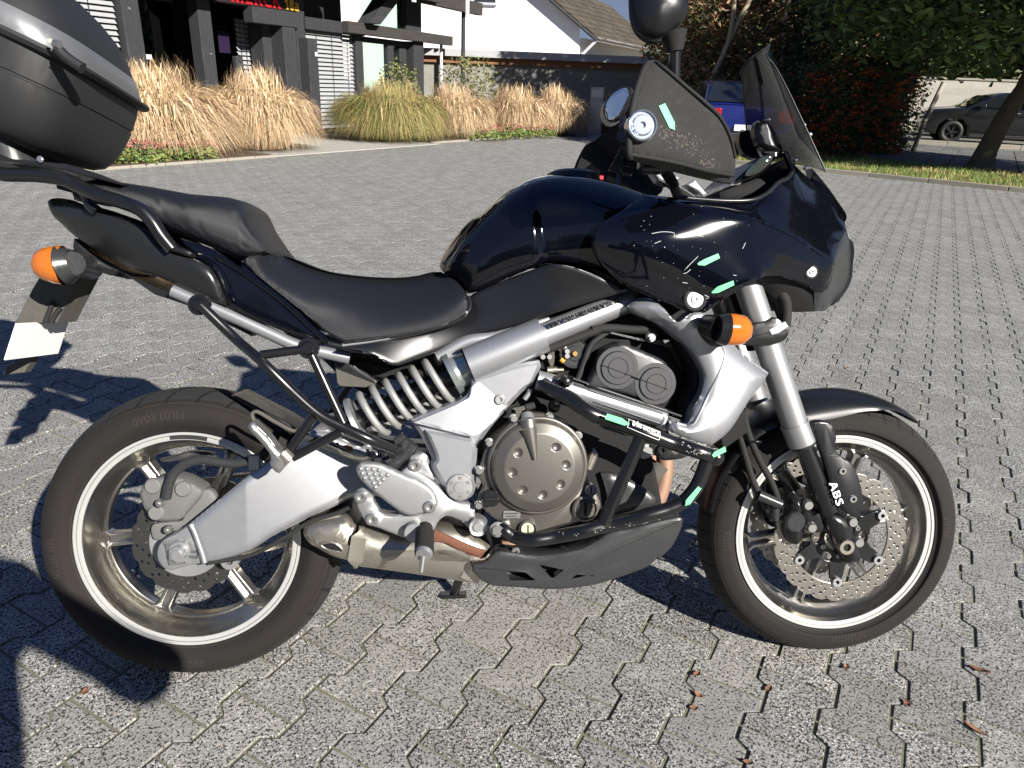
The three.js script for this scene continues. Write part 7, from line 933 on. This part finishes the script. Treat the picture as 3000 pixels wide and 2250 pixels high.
  for (const s of [1, -1]) {
    mesh('bar', tube([[1.02, 1.02, 0.02 * s], [1.0, 1.035, 0.12 * s], [0.94, 1.075, 0.22 * s], [0.86, 1.09, 0.34 * s], [0.835, 1.09, 0.405 * s]], 0.011), MT.powder, hb); mesh('grip', rod([0.895, 1.082, 0.285 * s], [0.84, 1.09, 0.398 * s], 0.0165), MT.rubber, hb); mesh('switch_box', box(0.05, 0.05, 0.04, 0.915, 1.078, 0.26 * s, 0.01), MT.plastic, hb); mesh('lever', tube([[0.97, 1.08, 0.24 * s], [0.935, 1.085, 0.3 * s], [0.90, 1.085, 0.39 * s]], 0.006), MT.plastic, hb);
    mesh('riser', rod([1.02, 1.03, 0.05 * s], [1.06, 0.965, 0.05 * s], 0.021), MT.cast, hb); mesh('fork_cap', rod([1.085, 0.955, 0.105 * s], [1.092, 0.975, 0.105 * s], 0.028), MT.cast, hb);
  }
  mesh('bar_clamp', slab([[.9558,1.0846,.07,1],[.9787,1.0839,.07],[1.0191,1.0754,.07,1],[1.0064,1.0623,.07],[.9896,1.0573,.07],[.9699,1.0663,.07]], 0.03, 0.08, 0.006), MT.silver, hb); mesh('yoke_arm', slab([[1.0183,1.0554,.09,1],[1.0369,1.0661,.09],[1.0648,1.0378,.09,1],[1.0556,1.0306,.09],[1.043,1.042,.09]], 0.07, 0.11, 0.005), MT.silver, hb); mesh('top_yoke', box(0.10, 0.028, 0.27, 1.085, 0.945, 0, 0.01), MT.cast, hb); mesh('brake_reservoir', rod([0.99, 1.12, 0.2], [1.0, 1.16, 0.2], 0.022), MT.plastic, hb); mesh('red_switch', box(0.012, 0.012, 0.02, 0.90, 1.115, -0.25, 0.003), std(lin(0.4, 0.01, 0.03), 0.4), hb);
  for (const P of [[[0.98, 1.06, 0.1], [1.06, 1.0, 0.13], [1.14, 0.90, 0.1]], [[1.0, 1.05, 0.08], [1.1, 0.98, 0.12], [1.18, 0.88, 0.08]]]) mesh('control_cable', tube(P, 0.007), MT.rubber, hb);
  // hand guards
  for (const s of [1, -1]) {
    const gd = steerPart('hand_guard'), zz = (g2) => s > 0 ? g2 : flipZ(g2);
    const P = [[.8709,1.1994,.37],[.8806,1.2153,.355],[.8918,1.2199,.35],[.9043,1.2087,.36],[.94,1.178,.37],[.9755,1.1538,.365],[1.0062,1.1352,.35],[1.0312,1.1096,.33],[1.053,1.0781,.3],[1.0589,1.0572,.285],[1.0536,1.05,.29,1],[.9958,1.0473,.345],[.9204,1.054,.39],[.8461,1.06,.415,1],[.8423,1.0818,.415],[.8457,1.1207,.41],[.857,1.1653,.39]];
    const face = mesh('outer_shell', zz(panel(P, { h: 0.014, e: 0.05, t: 0.012, res: 0.014 })), MT.cordura, gd);
    mesh('lower_panel', zz(panel([[.8459,1.0593,.416,1],[.9199,1.0531,.392],[.9952,1.0466,.347],[1.0535,1.0493,.292,1],[1.0589,1.0377,.27,1],[1.004,1.037,.32],[.9285,1.0448,.36],[.8603,1.0565,.385],[.848,1.0594,.39,1]], { h: 0.004, e: 0.01, t: 0.012 })), MT.cordura, gd);
    mesh('top_shell', zz(panel([[.8918,1.2199,.35,1],[.9043,1.2087,.36],[.94,1.178,.37],[.9755,1.1538,.365],[1.0062,1.1352,.35],[1.0312,1.1096,.33],[1.053,1.0781,.3,1],[1.0612,1.0939,.27],[1.0363,1.1552,.26],[.9801,1.2005,.26],[.9339,1.2371,.26]], { h: 0.006, e: 0.02, t: 0.006 })), MT.cordura, gd);
    mesh('edge_binding', zz(tube([[.8796,1.2139,.36],[.8698,1.198,.375],[.856,1.164,.395],[.845,1.1198,.414],[.8414,1.0809,.42],[.8436,1.0585,.418],[.8469,1.0554,.412]], 0.0055, { sides: 10 })), MT.rubber, gd); mesh('seam_binding', zz(tube([[.8452,1.0586,.42],[.9186,1.0525,.397],[.9937,1.0459,.352],[1.0524,1.0485,.296]], 0.0035, { sides: 8 })), MT.rubber, gd);
    mesh('top_binding', zz(tube([[.88,1.2145,.358],[.8905,1.2182,.356],[.9025,1.2065,.368],[.9379,1.1759,.378],[.9729,1.1517,.374],[1.0037,1.1334,.358],[1.0286,1.1081,.338],[1.0503,1.0768,.308]], 0.0032, { sides: 8 })), MT.rubber, gd);
    mesh('strap', zz(slab([[.8321,1.0526,.3],[.8544,1.097,.3],[.8606,1.1033,.3],[.8615,1.0805,.3],[.8452,1.0508,.3]], 0.28, 0.284, 0.001)), MT.greyPlastic, gd); mesh('buckle', zz(slab([[.8437,1.052,.32],[.8585,1.0585,.32],[.8705,1.0546,.32],[.8689,1.0401,.32],[.8527,1.0418,.32]], 0.3, 0.316, 0.003)), MT.plastic, gd);
    if (s > 0) {
      const be = [.86,1.1018,.43]; mesh('bar_end', merge([lathe([[0, 0.004], [0.004, 0.004], [0.005, 0.008], [0.0145, 0.008], [0.0165, 0.004], [0.0205, 0.004], [0.0215, 0.008], [0.0235, 0.006], [0.0245, -0.02]], 48).translate(be[0], be[1], 0.425)]), std(lin(0.50, 0.54, 0.60), 0.25, 0.85), gd);
      const fr2 = drape([[.8914,1.1382,.42],[.9025,1.1437,.42],[.9196,1.1149,.42],[.9198,1.1027,.42],[.9103,1.1049,.42]], [face], 0.42, 0.0015); mesh('arrow_sticker', fr2, MT.green, gd);
      const mud = std(lin(0.10, 0.085, 0.072), 0.95); for (let i = 0; i < 190; i++) { const p = [.9316,1.0865,.41], q = [.9864,1.0567,.4], w = i < 140 ? p : q, x = w[0] + (rnd() + rnd() + rnd() - 1.5) * (i < 140 ? 0.055 : 0.022), y = w[1] + (rnd() + rnd() - 1) * 0.022 - (i < 140 ? (x - p[0]) * 0.22 : 0), z = surfZ(face, x, y, -9); if (z > 0) { const mgm = new THREE.IcosahedronGeometry(rr(0.0006, 0.0020), 0).scale(rr(0.8, 2), rr(0.6, 1.2), 0.2); mesh('mud_spot', mgm.translate(x, y, z), mud, gd); } }
    }
    const mr = steerPart('mirror');
    if (s > 0) {
      mesh('mirror_shell', panel([[.853,1.3272,.36,1],[.8536,1.3028,.36],[.8564,1.284,.36],[.862,1.269,.36],[.8705,1.2597,.36],[.8819,1.2546,.36],[.8932,1.2534,.36],[.9062,1.2568,.36],[.922,1.2677,.36],[.9356,1.2814,.36],[.9417,1.3014,.36],[.9388,1.3183,.36],[.931,1.3331,.36],[.8942,1.3433,.36]], { h: 0.03, e: 0.05, t: 0.02, res: 0.012 }), MT.satin, mr);
      mesh('mirror_rim', tube([[.8549,1.331,.35],[.8545,1.3064,.35],[.8573,1.2855,.35],[.863,1.2703,.35],[.8726,1.261,.35],[.8841,1.2565,.35],[.8964,1.2554,.35]], 0.009), MT.plastic, mr);
      mesh('boot', rod([.9215,1.268,.35], [.9269,1.2388,.345], 0.023, 0.014), MT.rubber, mr); mesh('stem', rod([.9268,1.2407,.345], [.931,1.1926,.335], 0.0095), MT.powder, mr); mesh('stem_foot', rod([.9308,1.1966,.335], [0.93, 1.09, 0.27], 0.009), MT.powder, mr);
    } else {
      const lp = [[.9265,1.3238,-.42],[.9395,1.3519,-.41],[.9637,1.3699,-.4],[.9831,1.3722,-.39],[.9973,1.3644,-.385],[.9981,1.3426,-.385],[.9871,1.3121,-.39],[.9684,1.287,-.4],[.9469,1.2832,-.41],[.932,1.2984,-.42]]; mesh('mirror_shell', panel(lp, { h: 0.004, e: 0.01, t: 0.05 }), MT.plastic, mr);
      mesh('mirror_glass', panel([[.9293,1.3196,-.408],[.9398,1.3448,-.4],[.9605,1.3616,-.39],[.9799,1.3643,-.38],[.9852,1.3535,-.38],[.9792,1.3202,-.385],[.9606,1.2937,-.395],[.9425,1.2891,-.405],[.933,1.301,-.41]], { h: 0.002, e: 0.006, t: 0.004 }), std(lin(0.85, 0.87, 0.9), 0.02, 1), mr); mesh('stem', rod([.9762,1.293,-.39], [0.95, 1.09, -0.27], 0.009), MT.powder, mr);
    }
  }
}
renderer.render(scene, camera);
